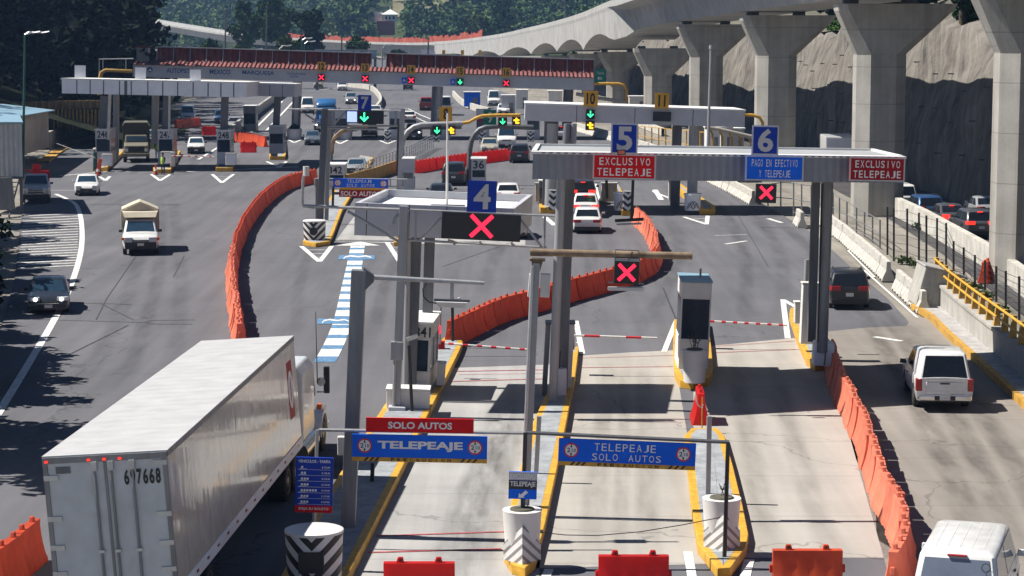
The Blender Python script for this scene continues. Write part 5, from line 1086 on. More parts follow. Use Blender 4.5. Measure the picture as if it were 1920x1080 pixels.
# far median wall, yellow kerbs
for pts,h,m_,lab in (([(650,163),(690,168),(706,180),(712,195),(704,208)],.9,'jersey','curved pale median wall beyond the far canopy'),([(848,180),(862,195),(885,206),(915,214)],.9,'jersey','pale wall with yellow top curving behind the number nine board'),([(420,268),(450,240),(480,215),(520,185),(552,165)],1.2,'parapet','grey wall beside the far left approach lanes'),([(690,146),(740,150),(820,158),(870,162)],.5,'yellow_old','low yellow kerb wall beyond the far canopy'),([(1075,205),(1120,215),(1180,232),(1240,255)],.9,'jersey','pale wall in front of the yellow fence posts')):
    P=smoothline([G(x,y) for x,y in pts],4); mb=MB(); hh=Vector((0,0,h)); n=Vector((.35,0,0)); mb.strip(P,[p+hh for p in P]); mb.strip([p+hh for p in P],[p+hh+n for p in P]); mb.strip([p+hh+n for p in P],[p+n for p in P]); solo('low_wall',mb,M[m_],lab,'wall',P[0])
# yellow overhead fence and yellow pipes at the far left
Yf=236.0; t=Thing('yellow_fence','rusty yellow overhead beam and tall slatted fence at the left','fence',V(100,255,Yf)); fr=Fr(-20,207,188,203,Yf); Hh=(V(-20,192,Yf)-fr.o).length
mb=MB(); mb.fbox(fr,0,fr.L,0,Hh,0,.5); t.part('beam',mb,ribbed('slatted_yellow',(.30,.19,.07),1.4,'X',.06,.8,.4,dark=.4))
for k in range(13): x=102+k*7; yb=254-k*1.6; mb=MB(); mb.tube(V(x,yb,Yf+.3),V(x,205,Yf+.3),.12,n=6); t.part('post',mb,M['yellow_old'])
mb=MB(); mb.path([V(x,y,Yf-.5) for x,y in [(187,178),(187,150),(190,136),(198,131),(248,133)]],.22,8); t.part('bent_pipe',mb,M['yellow_old'],smooth=.9)
for s in ([(186,150),(186,111),(250,110)],[(193,132),(193,111)],[(236,133),(236,111)]): mb=MB(); mb.path([V(x,y,Yf-.5) for x,y in s],.06,6); t.part('rail',mb,M['galv'])
t=Thing('yellow_pipe','yellow bent pipe at the right end of the far tiled canopy','pipe',V(1175,190,YF)); mb=MB(); mb.path([V(x,y,YF) for x,y in [(1113,157),(1160,157),(1170,160),(1175,170),(1174,192)]],.16,8); t.part('pipe',mb,M['yellow'],smooth=.9); mb=MB(); mb.path([V(x,y,YF) for x,y in [(1080,176),(1110,182),(1150,188),(1178,196)]],.2,8); t.part('handrail',mb,M['wall_beige'],smooth=.9)
t=Thing('yellow_pipe','pale bent handrail sloping behind the number eleven canopy','pipe',V(1400,255,170)); mb=MB(); mb.path([V(x,y,170) for x,y in [(1322,238),(1350,243),(1380,250),(1415,258)]],.16,8); t.part('rail',mb,M['wall_beige'],smooth=.9)
for i in range(5): mb=MB(); mb.path([V(1330+i*18,240+i*4,170),V(1336+i*18,252+i*4,170),V(1337+i*18,290,170)],.08,6); t.part('post',mb,M['yellow_old'])
# retaining wall, lean-to building, shed at the left
fr=Fr(18,298,92,276,185,212); t=Thing('small_building','low beige building with a blue sheet roof behind the corrugated shed','building',fr.o); mb=MB(); mb.fbox(fr,0,fr.L,0,3.4,0,4); t.part('wall',mb,M['wall_beige']); mb=MB(); mb.hexa([fr.p(-.5,3.41,-.6),fr.p(fr.L+.3,3.41,-.6),fr.p(fr.L+.3,4.0,4.3),fr.p(-.5,4.0,4.3)],[fr.p(-.5,3.5,-.6),fr.p(fr.L+.3,3.5,-.6),fr.p(fr.L+.3,4.1,4.3),fr.p(-.5,4.1,4.3)]); t.part('roof',mb,M['blue_roof'])
mb=MB(); mb.fbox(fr,3,4.4,0,2.2,-.05,.0); t.part('door',mb,M['steel_mid'])
P=[G(x,y) for x,y in [(93,284),(120,270),(150,258),(185,248)]]; mb=MB(); hh=Vector((0,0,1.9)); n=Vector((-.4,0,0)); mb.strip(P,[p+hh for p in P]); mb.strip([p+hh for p in P],[p+hh+n for p in P]); solo('low_wall',mb,M['wall_beige'],'beige low wall under the yellow slatted fence','wall',P[0])
P=[G(x,y) for x,y in [(70,305),(100,283),(140,265),(190,250)]]; mb=MB(); mb.strip([p+Vector((0,0,.14)) for p in P],[p+Vector((1.1,0,.14)) for p in P]); mb.strip([p+Vector((1.1,0,.14)) for p in P],[p+Vector((1.1,0,0)) for p in P]); struct('kerb_strip',mb,M['yellow_old'])
YSH=150.0; a=V(-60,336,YSH); b=V(43,331,YSH); zt=V(43,232,YSH).z
t=Thing('shed','white corrugated metal shed raised on legs at the left edge','shed',Vector((a.x,YSH,0)))
mb=MB(); mb.hexa([(a.x,YSH,b.z),(b.x,YSH,b.z),(b.x*1.09,YSH+12,b.z),(a.x,YSH+12,b.z)],[(a.x,YSH,zt),(b.x,YSH,zt),(b.x*1.09,YSH+12,zt),(a.x,YSH+12,zt)]); t.part('wall',mb,ribbed('shed_front',(.55,.57,.58),3.0,'X',.05,.5,dark=.25))
mb=MB(); mb.hexa([(a.x,YSH-.2,zt+.003),(b.x+.15,YSH-.2,zt+.003),(b.x*1.09+.15,YSH+12.2,zt+.003),(a.x,YSH+12.2,zt+.003)],[(a.x,YSH-.2,zt+.12),(b.x+.15,YSH-.2,zt+.12),(b.x*1.09+.15,YSH+12.2,zt+.12),(a.x,YSH+12.2,zt+.12)]); t.part('roof',mb,M['blue_roof'])
for x in (b.x-.2,b.x-2.4): mb=MB(); mb.box(x-.09,x+.09,YSH+.2,YSH+.4,0,b.z-.003); t.part('leg',mb,M['steel_dark'])
mb=MB()
for k in range(9): mb.box(b.x-1.0,b.x-.3,YSH-3.5+k*.4,YSH-3.15+k*.4,.2+k*.27,.25+k*.27)
t.part('stair',mb,M['steel_dark'])
for x in (b.x-1.05,b.x-.25): mb=MB(); mb.hexa([(x-.03,YSH-3.6,0),(x+.03,YSH-3.6,0),(x+.03,YSH-3.3,0),(x-.03,YSH-3.3,0)],[(x-.03,YSH-.1,b.z-.3),(x+.03,YSH-.1,b.z-.3),(x+.03,YSH,b.z-.1),(x-.03,YSH,b.z-.1)]); t.part('stair_stringer',mb,M['steel_dark'])
fr=Fr(-15,395,27,392,146); mb=MB(); mb.fbox(fr,0,fr.L,0,(V(0,335,146)-V(0,395,146)).length,0,.3); t.part('skirt_panel',mb,M['steel_mid'])
# lamp posts
def lamp_post(label,b,tp,heads,Y,m='green_metal',r=.11):
    t=Thing('street_lamp',label,'lamp post',V(*b,Y)); mb=MB(); mb.tube(V(*b,Y),V(*tp,Y),r,r*.6,8); t.part('pole',mb,M[m],smooth=.8)
    for (x0,y0,x1,y1) in heads:
        mb=MB(); mb.path([V(*tp,Y),V((tp[0]+x0)/2,min(tp[1],y0)-.5,Y),V(x0,y0,Y)],r*.5,6); t.part('arm',mb,M['galv'])
        fr=Fr(x0,y0+1.5,x1,y1+1.5,Y); h=2.6/PXM(Y)*1.0; mb=MB(); mb.hexa([fr.p(0,0,-.15),fr.p(fr.L,0,-.2),fr.p(fr.L,0,.2),fr.p(0,0,.15)],[fr.p(0,h,-.1),fr.p(fr.L,h*.7,-.14),fr.p(fr.L,h*.7,.14),fr.p(0,h,.1)]); t.part('lamp_head',mb,M['galv'],bevel=.02)
lamp_post('tall green street lamp with two heads before the dark wood',(43,335),(46.5,65),[(62,61,76,58),(78,61,93,58)],158)
lamp_post('far green street lamp with two heads above the tiled canopy',(566,118),(567,75),[(578,72,586,70)],330,r=.16)
lamp_post('far green street lamp right of the taller one',(571,118),(571,82),[(583,78,592,76)],326,r=.16)
lamp_post('far grey street lamp beside the blue footbridge',(716,125),(717,90),[(729,84,738,82)],330,'steel',.16)
lamp_post('far street lamp at the left of the tiled canopy roof',(524,118),(524,92),[(537,86,547,84)],360,'steel',.16)
lamp_post('far grey street lamp head left of the green pair',(468,112),(468,96),[(480,93,493,91)],340,'steel',.14)
for x,y0,y1,Y,lab in ((422,105,22,380,'dark utility pole left of the round trees'),(499,105,10,390,'thin utility pole before the round trees'),(307,118,48,340,'utility pole at the edge of the dark wood'),(1058,95,0,420,'utility pole on the wooded slope above the viaduct'),(337,128,95,250,'thin antenna on the tiled canopy'),(802,120,70,350,'thin pole before the far viaduct'),(640,112,65,345,'thin pole right of the green street lamps')):
    t=Thing('utility_pole',lab,'pole',V(x,y0,Y)); mb=MB(); mb.tube(V(x,y0,Y),V(x+1,y1,Y),.16,.10,7); t.part('pole',mb,M['steel_dark'],smooth=.8); mb=MB(); mb.tube(V(x-2,y1+3,Y),V(x+4,y1+3,Y),.08,n=6); t.part('crossarm',mb,M['steel_dark'])
# far blue glass footbridge, green sign, second plaza
fr=Fr(590,110,707,111,420); t=Thing('footbridge','far pedestrian bridge with pale blue panels above the tiled canopy','footbridge',fr.o); mb=MB(); mb.fbox(fr,0,fr.L,0,.35,0,2); mb.fbox(fr,0,fr.L,1.5,1.7,0,2); t.part('deck',mb,M['steel_mid'])
for k in range(8):
    mb=MB(); mb.fbox(fr,fr.L*k/8+.12,fr.L*(k+1)/8-.12,.352,1.498,.02,.1); t.part('panel',mb,M['blue_roof'])
for a in (.4,fr.L-.4): mb=MB(); mb.fbox(fr,a-.25,a+.25,-7.0,-.003,.5,1.0); t.part('pier',mb,M['steel_dark'])
sign('road_sign','green highway sign behind the right end of the tiled canopy',(1114,129),(1135,130),(1114,154),300,'green_sign',[('TOLUCA',.15,.85,.6,.8,'letter',0),('180',.3,.7,.2,.42,'letter',0)])
fr=Fr(788,113,870,115,520); t=Thing('toll_canopy','small far canopy with number boards below the pale viaduct','canopy',fr.o); mb=MB(); mb.fbox(fr,0,fr.L,0,1.3,0,6); t.part('fascia',mb,M['panel_grey']); mb=MB(); mb.fbox(fr,.2,3.2,1.31,2.4,0,.2); t.part('white_board',mb,M['panel'])
for a in (.5,fr.L-.6): mb=MB(); mb.fbox(fr,a-.2,a+.2,-6,-.003,1,1.4); t.part('column',mb,M['steel_mid'])
sign('lane_sign','far blue board reading 31 below the pale viaduct',(866,104),(886,105),(866,116),515,'blue_sign',[('31',.08,.38,.15,.85,'letter',.02)])
for i,x in enumerate((832,867,900)): sign('lane_number','far amber number board %s the blue 31 board'%('left of','above','right of')[i],(x-3,94),(x+3,94),(x-3,103),514,'amber_sign')
# sheds and boxes on the right beyond the canopies
for x0,x1,y0,y1,Y,m_,lab in ((968,990,168,205,330,'white','white hut beyond the far canopy with a small board'),(1028,1054,170,215,320,'white','white container left of the far dark column'),(1180,1215,180,205,300,'white','white shed at the foot of the far viaduct pier'),(940,966,178,215,310,'panel_grey','grey kiosk beside the white minibus'),(870,900,172,200,330,'blue_sign','blue stall canopy beyond the far canopy'),(1325,1350,238,285,180,'white','white site hut behind the number eleven canopy'),(1352,1372,238,285,182,'white','second white site hut nearer the number six board'),(1372,1395,240,285,184,'panel_grey','grey site hut beside the white huts')):
    fr=Fr(x0,y1,x1,y1,Y); H=(V(x0,y0,Y)-fr.o).length; t=Thing('hut',lab,'hut',fr.o); mb=MB(); mb.fbox(fr,0,fr.L,0,H-.12,0,2.4); t.part('wall',mb,M[m_]); mb=MB(); mb.fbox(fr,-.1,fr.L+.1,H-.118,H,-.1,2.5); t.part('roof',mb,M['roof_white']); mb=MB(); mb.fbox(fr,fr.L*.55,fr.L*.85,.2,min(2,H*.6),-.03,0); t.part('door',mb,M['steel_mid'])
# ================================================================ vehicles
_paint = {}
def paint(name, col, rough=.3, metal=.0):
    if name not in _paint:
        m, nt, lk, b = new_mat('paint_'+name); tc = N(nt,'ShaderNodeTexCoord'); nz = N(nt,'ShaderNodeTexNoise',Scale=2.5,Detail=6.0); lk.new(tc.outputs['Object'],nz.inputs['Vector'])
        cr = N(nt,'ShaderNodeValToRGB'); cr.color_ramp.elements[0].position=.35; cr.color_ramp.elements[1].position=.7; cr.color_ramp.elements[0].color=c4(col,.86); cr.color_ramp.elements[1].color=c4(col,1.04); lk.new(nz.outputs[0],cr.inputs[0])
        # road dust low on the body
        sx = N(nt,'ShaderNodeSeparateXYZ'); lk.new(tc.outputs['Object'],sx.inputs[0]); mr=N(nt,'ShaderNodeMapRange'); mr.inputs[1].default_value=.75; mr.inputs[2].default_value=.25; mr.inputs[3].default_value=0; mr.inputs[4].default_value=.35 if max(col)>.2 else .12; lk.new(sx.outputs['Z'],mr.inputs[0])
        mx = N(nt,'ShaderNodeMixRGB'); mx.inputs[2].default_value=(.16,.14,.115,1); lk.new(mr.outputs[0],mx.inputs[0]); lk.new(cr.outputs[0],mx.inputs[1]); lk.new(mx.outputs[0],b.inputs['Base Color'])
        b.inputs['Roughness'].default_value=rough; b.inputs['Metallic'].default_value=metal; b.inputs['Coat Weight'].default_value=.5; b.inputs['Coat Roughness'].default_value=.05
        _paint[name]=m
    return _paint[name]
PA = dict(white=(.74,.74,.73), black=(.014,.015,.018), silver=(.42,.43,.44), grey=(.10,.105,.115), blue=(.03,.10,.26), red=(.28,.015,.015), beige=(.42,.38,.30), navy=(.022,.027,.036), bluegrey=(.16,.19,.23), truckblue=(.03,.13,.32), brown=(.10,.06,.04), tan=(.30,.26,.19))
def pt(n): return paint(n, PA[n], .28, .35 if n in ('silver','grey','bluegrey','blue') else 0)

def wheel(root, x, y, r, w, hubcap='rim'):
    sx = 1 if x > 0 else -1; O = Vector((x, y, r)); mb = MB()
    prof = [(r*.62,-w/2),(r*.95,-w/2),(r,-w/2+.03),(r,w/2-.03),(r*.95,w/2),(r*.62,w/2)]
    n = 22; rings = [[O+Vector((q, rr*math.cos(2*math.pi*k/n), rr*math.sin(2*math.pi*k/n))) for k in range(n)] for rr, q in prof]
    mb.loft(rings, cap=True); ty = mb.build('wheel', M['tyre'], root, smooth=.5)
    mb = MB(); a = sx*(w/2-.03)
    rings = [[O+Vector((a+sx*q, rr*math.cos(2*math.pi*k/n), rr*math.sin(2*math.pi*k/n))) for k in range(n)] for rr, q in ((r*.64,.0),(r*.62,.035),(r*.52,.015),(r*.2,.035),(r*.05,.045))]
    mb.loft(rings, cap=True); mb.build('rim', M[hubcap], ty, smooth=.4)
    mb = MB()
    for k in range(5):
        t = 2*math.pi*k/5+.3; c = O+Vector((a+sx*.03, r*.40*math.cos(t), r*.40*math.sin(t))); u = Vector((0,-math.sin(t),math.cos(t))); v = Vector((0,math.cos(t),math.sin(t)))
        mb.add([c-u*r*.07-v*r*.13, c+u*r*.07-v*r*.13, c+u*r*.13+v*r*.11, c-u*r*.13+v*r*.11], [(0,1,2,3)])
    mb.build('wheel_holes', M['hub'], ty)
    return ty

def car(name, label, cat, colour, L=4.6, Wd=1.78, H=1.46, belt=.93, hood=.92, nose=.68, deck=.98, rg0=None, rg1=None, ws1=None, ws0=None, wb=2.65, r=.32, tumble=.14, bed=None, brake=False, lights=False, rails=False, fog=False, group=None, seed=0, plate_front=True, glass='glass', dark_low=True, tl=(.62,.92,.34), hl=(.60,.76,.40), roofrack=False, clear=.2, two=None):
    """rear at -y, front at +y"""
    t = Thing(name, label, cat, (0,0,0), group); R = t.root; P = pt(colour); h = L/2
    rg0 = -h+.75 if rg0 is None else rg0; rg1 = rg0+.75 if rg1 is None else rg1; ws1 = .35 if ws1 is None else ws1; ws0 = ws1+.8 if ws0 is None else ws0
    fa, ra = wb/2+ (0.06*L-.2), -wb/2+(0.06*L-.2)
    ys = sorted(set([round(y,3) for y in [-h,-h+.05,-h+.16,-h+.4,rg0,0,.4,ws0,h-.45,h-.18,h-.06,h]+[a+q*r*1.16 for a in (fa,ra) for q in (-1,-.92,-.7,-.4,0,.4,.7,.92,1)]]))
    def top(y):
        if bed and y < rg0: return bed
        pts = [(-h,deck-.16),(-h+.10,deck-.02),(-h+.3,deck),(rg0,max(deck,belt) if not bed else belt),(rg0+.3,belt),(ws0-.25,belt+.01),(ws0,hood+.02),(h-.9,hood-.03),(h-.35,lerp(nose,hood,.62)),(h-.1,nose),(h,nose-.15)]
        for (a,b),(c,d) in zip(pts,pts[1:]):
            if a <= y <= c: return lerp(b,d,(y-a)/max(c-a,1e-6))
        return nose
    def half(y):
        if bed and y < 0: return Wd/2*.985
        e = abs(y)/h; k = 1-.10*max(0,(e-.72)/.28)**2.2
        if e > .975: k -= .045
        return Wd/2*k
    st = []
    for y in ys:
        z0 = clear; w = half(y); zt = top(y)
        if y > h-.3: z0 = clear+.03
        if y < -h+.3: z0 = clear+.06
        for a in (fa, ra):
            d = abs(y-a)
            if d < r*1.16: z0 = max(z0, r*.9+math.sqrt(max((r*1.16)**2-d*d,0))*1.0)
        zm = max(lerp(z0,zt,.5), z0+.02)
        st.append([Vector((x,y,z)) for x,z in ((w*.93,z0),(w*.985,lerp(z0,zm,.5)),(w,zm),(w*.985,lerp(zm,zt,.6)),(w*.94,zt-.03),(w*.86,zt),(w*.4,zt+.025),(0,zt+.03))])
    rings = []
    for s in st: rings.append(s+[Vector((-p.x,p.y,p.z)) for p in reversed(s[:-1])])
    mb = MB(); mb.loft(rings, cap=True, closed=True); body = mb.build('body', P, R, smooth=.55)
    mb = MB(); mb.box(-Wd/2+.14,Wd/2-.14,-h+.25,h-.25,clear-.02,clear+.25); mb.build('underbody', M['trim'], R)
    # greenhouse
    wbm, wt = Wd/2*.93, Wd/2-tumble-.06
    def cabin(rg0, rg1, ws1, ws0, H, zb, nm='cabin', rear=True, front=True, side=True, mat_=P):
        lv = []
        for k, z in ((0,zb),(.86,H-.085),(.955,H-.03),(1.0,H)):
            a = lerp(rg0,rg1,min(k,.92)/.92); b = lerp(ws0,ws1,min(k,.92)/.92); w = lerp(wbm,wt,min(k,.92)/.92); q = {0:0,.86:0,.955:.05,1.0:.17}[k]; c = .07+q*.5
            a += q; b -= q; w -= q
            lv.append([Vector(p) for p in ((w-c,a,z),(w,a+c*1.4,z),(w,b-c*1.6,z),(w-c,b,z),(-w+c,b,z),(-w,b-c*1.6,z),(-w,a+c*1.4,z),(-w+c,a,z))])
        mb = MB(); mb.loft(lv); cb = mb.build(nm, mat_, R, smooth=.7)
        def pane(name, A, B, C, Dd, m=.06, mt=.05):
            A,B,C,Dd = map(Vector,(A,B,C,Dd)); n = (B-A).cross(Dd-A).normalized(); up1 = (Dd-A).normalized(); up2=(C-B).normalized(); ri=(B-A).normalized()
            q = [A+ri*m+up1*mt*.6, B-ri*m+up2*mt*.6, C-(C-Dd).normalized()*m-up2*mt, Dd+(C-Dd).normalized()*m-up1*mt]
            ctr = (A+B+C+Dd)/4
            if n.dot(ctr-Vector((0,(rg0+ws0)/2,(zb+H)/2))) < 0: n = -n
            mb = MB(); mb.hexa([p+n*.002 for p in q],[p+n*.012 for p in q]); return mb.build(name, M[glass], cb)
        l0, l1 = lv[0], lv[1]
        if rear: pane('rear_window', l0[7], l0[0], l1[0], l1[7], .05, .05)
        if front: pane('windshield', l0[4], l0[3], l1[3], l1[4], .05, .04)
        if side:
            for s in (1,-1):
                i1,i2 = (1,2)
                A,B,C,Dd = l0[i1],l0[i2],l1[i2],l1[i1]
                if s < 0: A,B,C,Dd = [Vector((-p.x,p.y,p.z)) for p in (A,B,C,Dd)]
                ks = [0,.47,1] if (ws0-rg0) > 1.9 else [0,1]
                for a,b in zip(ks,ks[1:]): pane('side_window', A.lerp(B,a), A.lerp(B,b), Dd.lerp(C,b), Dd.lerp(C,a), .05, .05)
        return cb
    if two:   # pickup with separate canopy behind the cab
        cabin(two[0],two[1],two[2],two[3],two[4],belt-.02,'canopy',side=False,front=False)
    cabin(rg0,rg1,ws1,ws0,H,belt-.02)
    if bed:
        mb = MB(); mb.box(-Wd/2+.14,Wd/2-.14,-h+.14,rg0-.1,bed+.02,bed+.045); mb.build('bed_floor', M['trim'], R) if not two else None
    for x in (-1,1):
        for y in (fa,ra): wheel(R, x*(Wd/2-.13), y, r, .22)
        mb = MB(); my = ws0-.42; mb.hexa([(x*(Wd/2-.02),my-.05,belt+.0),(x*(Wd/2+.20),my-.03,belt+.0),(x*(Wd/2+.20),my+.07,belt+.0),(x*(Wd/2-.02),my+.09,belt+.0)],[(x*(Wd/2-.0),my-.05,belt+.14),(x*(Wd/2+.19),my-.03,belt+.15),(x*(Wd/2+.19),my+.05,belt+.15),(x*(Wd/2-.0),my+.07,belt+.14)]); mb.build('mirror', M['trim'] if colour in ('black','navy') or bed else P, R, bevel=.02)
        z0,z1,w = tl; mb = MB(); xa = half(-h)+.012; xb = half(-h+.28)+.014; mb.hexa([(x*(xa-w),-h-.024,z0),(x*xa,-h-.018,z0),(x*xb,-h+.28,z0),(x*(xa-w),-h+.2,z0)],[(x*(xa-w),-h-.018,z1),(x*xa,-h-.010,z1),(x*xb,-h+.28,z1),(x*(xa-w),-h+.2,z1)]); mb.build('taillight', M['tail_on'] if brake else M['tail'], R, bevel=.015)
        z0,z1,w = hl; mb = MB(); xa = half(h)+.012; xb = half(h-.36)+.012; mb.hexa([(x*(xa-w),h+.016,z0),(x*xa,h+.008,z0),(x*xb,h-.36,z0),(x*(xa-w),h-.3,z0)],[(x*(xa-w),h-.01,z1),(x*xa,h-.03,z1),(x*xb,h-.36,z1),(x*(xa-w),h-.3,z1)]); hlp=mb.build('headlight', M['lamp'], R, bevel=.015)
        if lights: mb=MB(); mb.lathe((0,0,0),[(.01,0),(.085,.01)],12); q=MB(); q.add([Vector((x*(xa-w*.55)+v.x,h+.022-v.z*0,(z0+z1)/2+v.y)) for v in mb.v],mb.f); q.build('lamp_glow',M['lamp_on'],hlp)
        # door seam and handle
        for yy in (ws0-1.0-.05,):
            mb = MB(); mb.box(x*(Wd/2+.004)-.012,x*(Wd/2+.004)+.012,yy-.1,yy+.1,belt-.20,belt-.165); mb.build('door_handle', M['trim'] if colour=='white' else P, R)
    zl = clear
    mb = MB(); mb.hexa([(-Wd/2*.86,-h-.02,zl+.02),(Wd/2*.86,-h-.02,zl+.02),(Wd/2*.9,-h+.3,zl+.02),(-Wd/2*.9,-h+.3,zl+.02)],[(-Wd/2*.86,-h-.02,zl+.24),(Wd/2*.86,-h-.02,zl+.24),(Wd/2*.9,-h+.3,zl+.24),(-Wd/2*.9,-h+.3,zl+.24)]); mb.build('rear_bumper', M['trim'], R, bevel=.03)
    mb = MB(); mb.hexa([(-Wd/2*.84,h+.0,zl+.0),(Wd/2*.84,h+.0,zl+.0),(Wd/2*.9,h-.3,zl+.0),(-Wd/2*.9,h-.3,zl+.0)],[(-Wd/2*.84,h+.016,zl+.22),(Wd/2*.84,h+.016,zl+.22),(Wd/2*.9,h-.3,zl+.22),(-Wd/2*.9,h-.3,zl+.22)]); mb.build('front_bumper', M['trim'], R, bevel=.03)
    mb = MB(); mb.box(-.46,.46,h-.1,h+.022,nose-.26,nose-.12); gr = mb.build('grille', M['trim'], R, bevel=.02)
    mb = MB(); mb.box(-.46,.46,h+.0225,h+.03,nose-.195,nose-.18); mb.build('grille_bar', M['chrome'], gr)
    mb = MB(); mb.box(-.17,.17,-h-.028,-h+.1,deck-.45,deck-.30) if not bed else mb.box(-.17,.17,-h-.03,-h+.1,zl+.26,zl+.40); mb.build('number_plate', M['plate'], R)
    if plate_front: mb = MB(); mb.box(-.17,.17,h+.0,h+.034,zl+.10,zl+.24); mb.build('number_plate', M['plate'], R)
    if brake:
        mb = MB(); yb=lerp(rg0,rg1,.80); mb.box(-.16,.16,yb-.06,yb-.01,lerp(belt,H,.80),lerp(belt,H,.80)+.05); mb.build('brake_lamp', M['tail_on'], R)
    if rails:
        for x in (-1,1): mb = MB(); mb.path([(x*(wt-.1),rg1+.25,H-.02),(x*(wt-.1),rg1+.4,H+.05),(x*(wt-.1),ws1-.5,H+.05),(x*(wt-.1),ws1-.3,H-.02)],.022,6); mb.build('roof_rail', M['trim'], R)
    t.P=P; t.half=half; t.h=h; t.fa=fa; t.ra=ra; t.spec=(L,Wd,H,belt,deck)
    return t
def place(t, px, py, vp, away=True, near=None):
    """contact pixel under the middle of the nearest axle; vp = photo column of the lane's vanishing point"""
    d = Vector(((vp-960)/F_PX, 1, 0)).normalized(); R = t.root if isinstance(t, Thing) else t
    off = near if near is not None else 1.3
    R.location = G(px, py)+d*off+Vector((0,0,.016)); hd = d if away else -d
    R.rotation_euler = (0, 0, math.atan2(-hd.x, hd.y)); return t
SEDAN = dict(); SUV = dict(L=4.6,Wd=1.86,H=1.68,belt=1.06,hood=1.04,nose=.84,deck=1.06,rg0=-2.16,rg1=-1.72,ws1=.30,ws0=1.02,wb=2.68,r=.36,rails=True,clear=.24,tl=(.86,1.06,.42),hl=(.76,.92,.42))
def mk(base, **k): d = dict(base); d.update(k); return d
# -- white pickup with a canopy
t = car('pickup_truck','white pickup truck with a closed white canopy and dark rear window','pickup','white',L=5.3,Wd=1.86,H=1.80,belt=1.08,hood=1.12,nose=.92,deck=1.12,bed=1.12,rg0=-.60,rg1=-.48,ws1=.62,ws0=1.42,wb=3.08,r=.385,clear=.32,tumble=.16,two=(-2.56,-2.22,-.62,-.5,1.95),tl=(.70,1.10,.19),hl=(.80,1.0,.4))
R=t.root
mb=MB(); mb.box(-.62,.62,-2.68,-2.45,1.03,1.10); mb.build('tailgate_trim',M['chrome'],R,bevel=.02)
mb=MB(); mb.box(-.62,.62,-2.675,-2.6,.62,1.02); tg=mb.build('tailgate',t.P,R,bevel=.03); mb=MB(); mb.box(-.16,.16,-2.69,-2.67,.93,.985); mb.build('tailgate_handle',M['trim'],tg,bevel=.01)
mb=MB(); mb.box(-.88,.88,-2.76,-2.5,.40,.58); mb.build('step_bumper',M['chrome'],R,bevel=.04); mb=MB(); mb.box(-.34,.34,-2.77,-2.755,.42,.56); mb.build('bumper_step',M['trim'],R); mb=MB(); mb.box(-.17,.17,-2.785,-2.771,.42,.55); mb.build('number_plate',M['plate'],R)
place(t,1764,764,1290,near=1.62)
M['glass_pale']=mat('glass_pale',(.16,.19,.25),.08,var=.15,spec=.8)  # pale base colour stands in for sky reflected in the van windows
# -- white van at the lower right
a=G(1796,1037,1.9); b=G(1830,968,1.9); d=(b-a).normalized()
t=car('van','white van with roof ribs cut by the lower right corner','van','white',L=4.9,Wd=1.90,H=1.93,belt=1.12,hood=1.10,nose=.88,deck=1.1,rg0=-2.40,rg1=-2.16,ws1=1.0,ws0=1.75,wb=3.0,r=.33,tumble=.13,glass='glass_pale',tl=(.70,1.25,.14))
R=t.root
for k in range(5): x=-.5+k*.25; mb=MB(); mb.box(x-.012,x+.012,-1.72,.66,1.922,1.935); mb.build('roof_rib',t.P,R,bevel=.008)
mb=MB(); mb.box(-.2,.2,-2.24,-2.14,1.855,1.885); mb.build('high_brake_lamp',M['tail'],R,bevel=.01); mb=MB(); mb.box(-.012,.012,-2.42,-2.2,1.15,1.8)
ring=MB(); fr=Ax((.60,-2.262,1.66),(1,0,0),(0,.26,1))
for k in range(14):
    a_=2*math.pi*k/14; disc(ring,fr,.085*math.cos(a_),.085*math.sin(a_),.016,-.035,6)
ring.build('round_sticker',M['letter_black'],R)
R.location=Vector((a.x,a.y,.016))+Vector((d.x,d.y,0)).normalized()*2.05; R.rotation_euler=(0,0,math.atan2(-d.x,d.y))
# -- cars on the lanes
place(car('suv','black suv driving away right of the right gantry columns','suv','black',**mk(SUV,L=4.48,seed=1)),1590,577,1290)
place(car('sedan','white sedan at the tail of the queue, with red lamps off','sedan','white',L=4.66,Wd=1.80,H=1.46,tl=(.68,.86,.42)),1101,436,1120)
place(car('sedan','second white sedan of the queue with glowing brake lamps','sedan','white',L=4.5,Wd=1.78,H=1.48,brake=True,tl=(.70,.86,.38)),1098,407,1120)
place(car('suv','dark suv at the head of the white sedans with glowing brake lamps','suv','black',**mk(SUV,brake=True)),1093,383,1120)
place(car('suv','dark estate suv with roof rails driving away before the red barriers','suv','navy',**mk(SUV,L=4.82,Wd=1.94,H=1.76,tl=(.92,1.1,.45))),851,347,1000)
place(car('suv','dark blue suv driving away at the right end of the red barriers','suv','navy',**mk(SUV,L=4.6)),974,305,1040)
place(car('sedan','dark saloon roof showing above the flat grey roof','sedan','navy'),826,385,980)
place(car('sedan','white sedan half hidden right of the number four board','sedan','white'),952,384,1010)
place(car('sedan','pale sedan half hidden behind the large red cross panel','sedan','white',brake=True),961,447,1040)
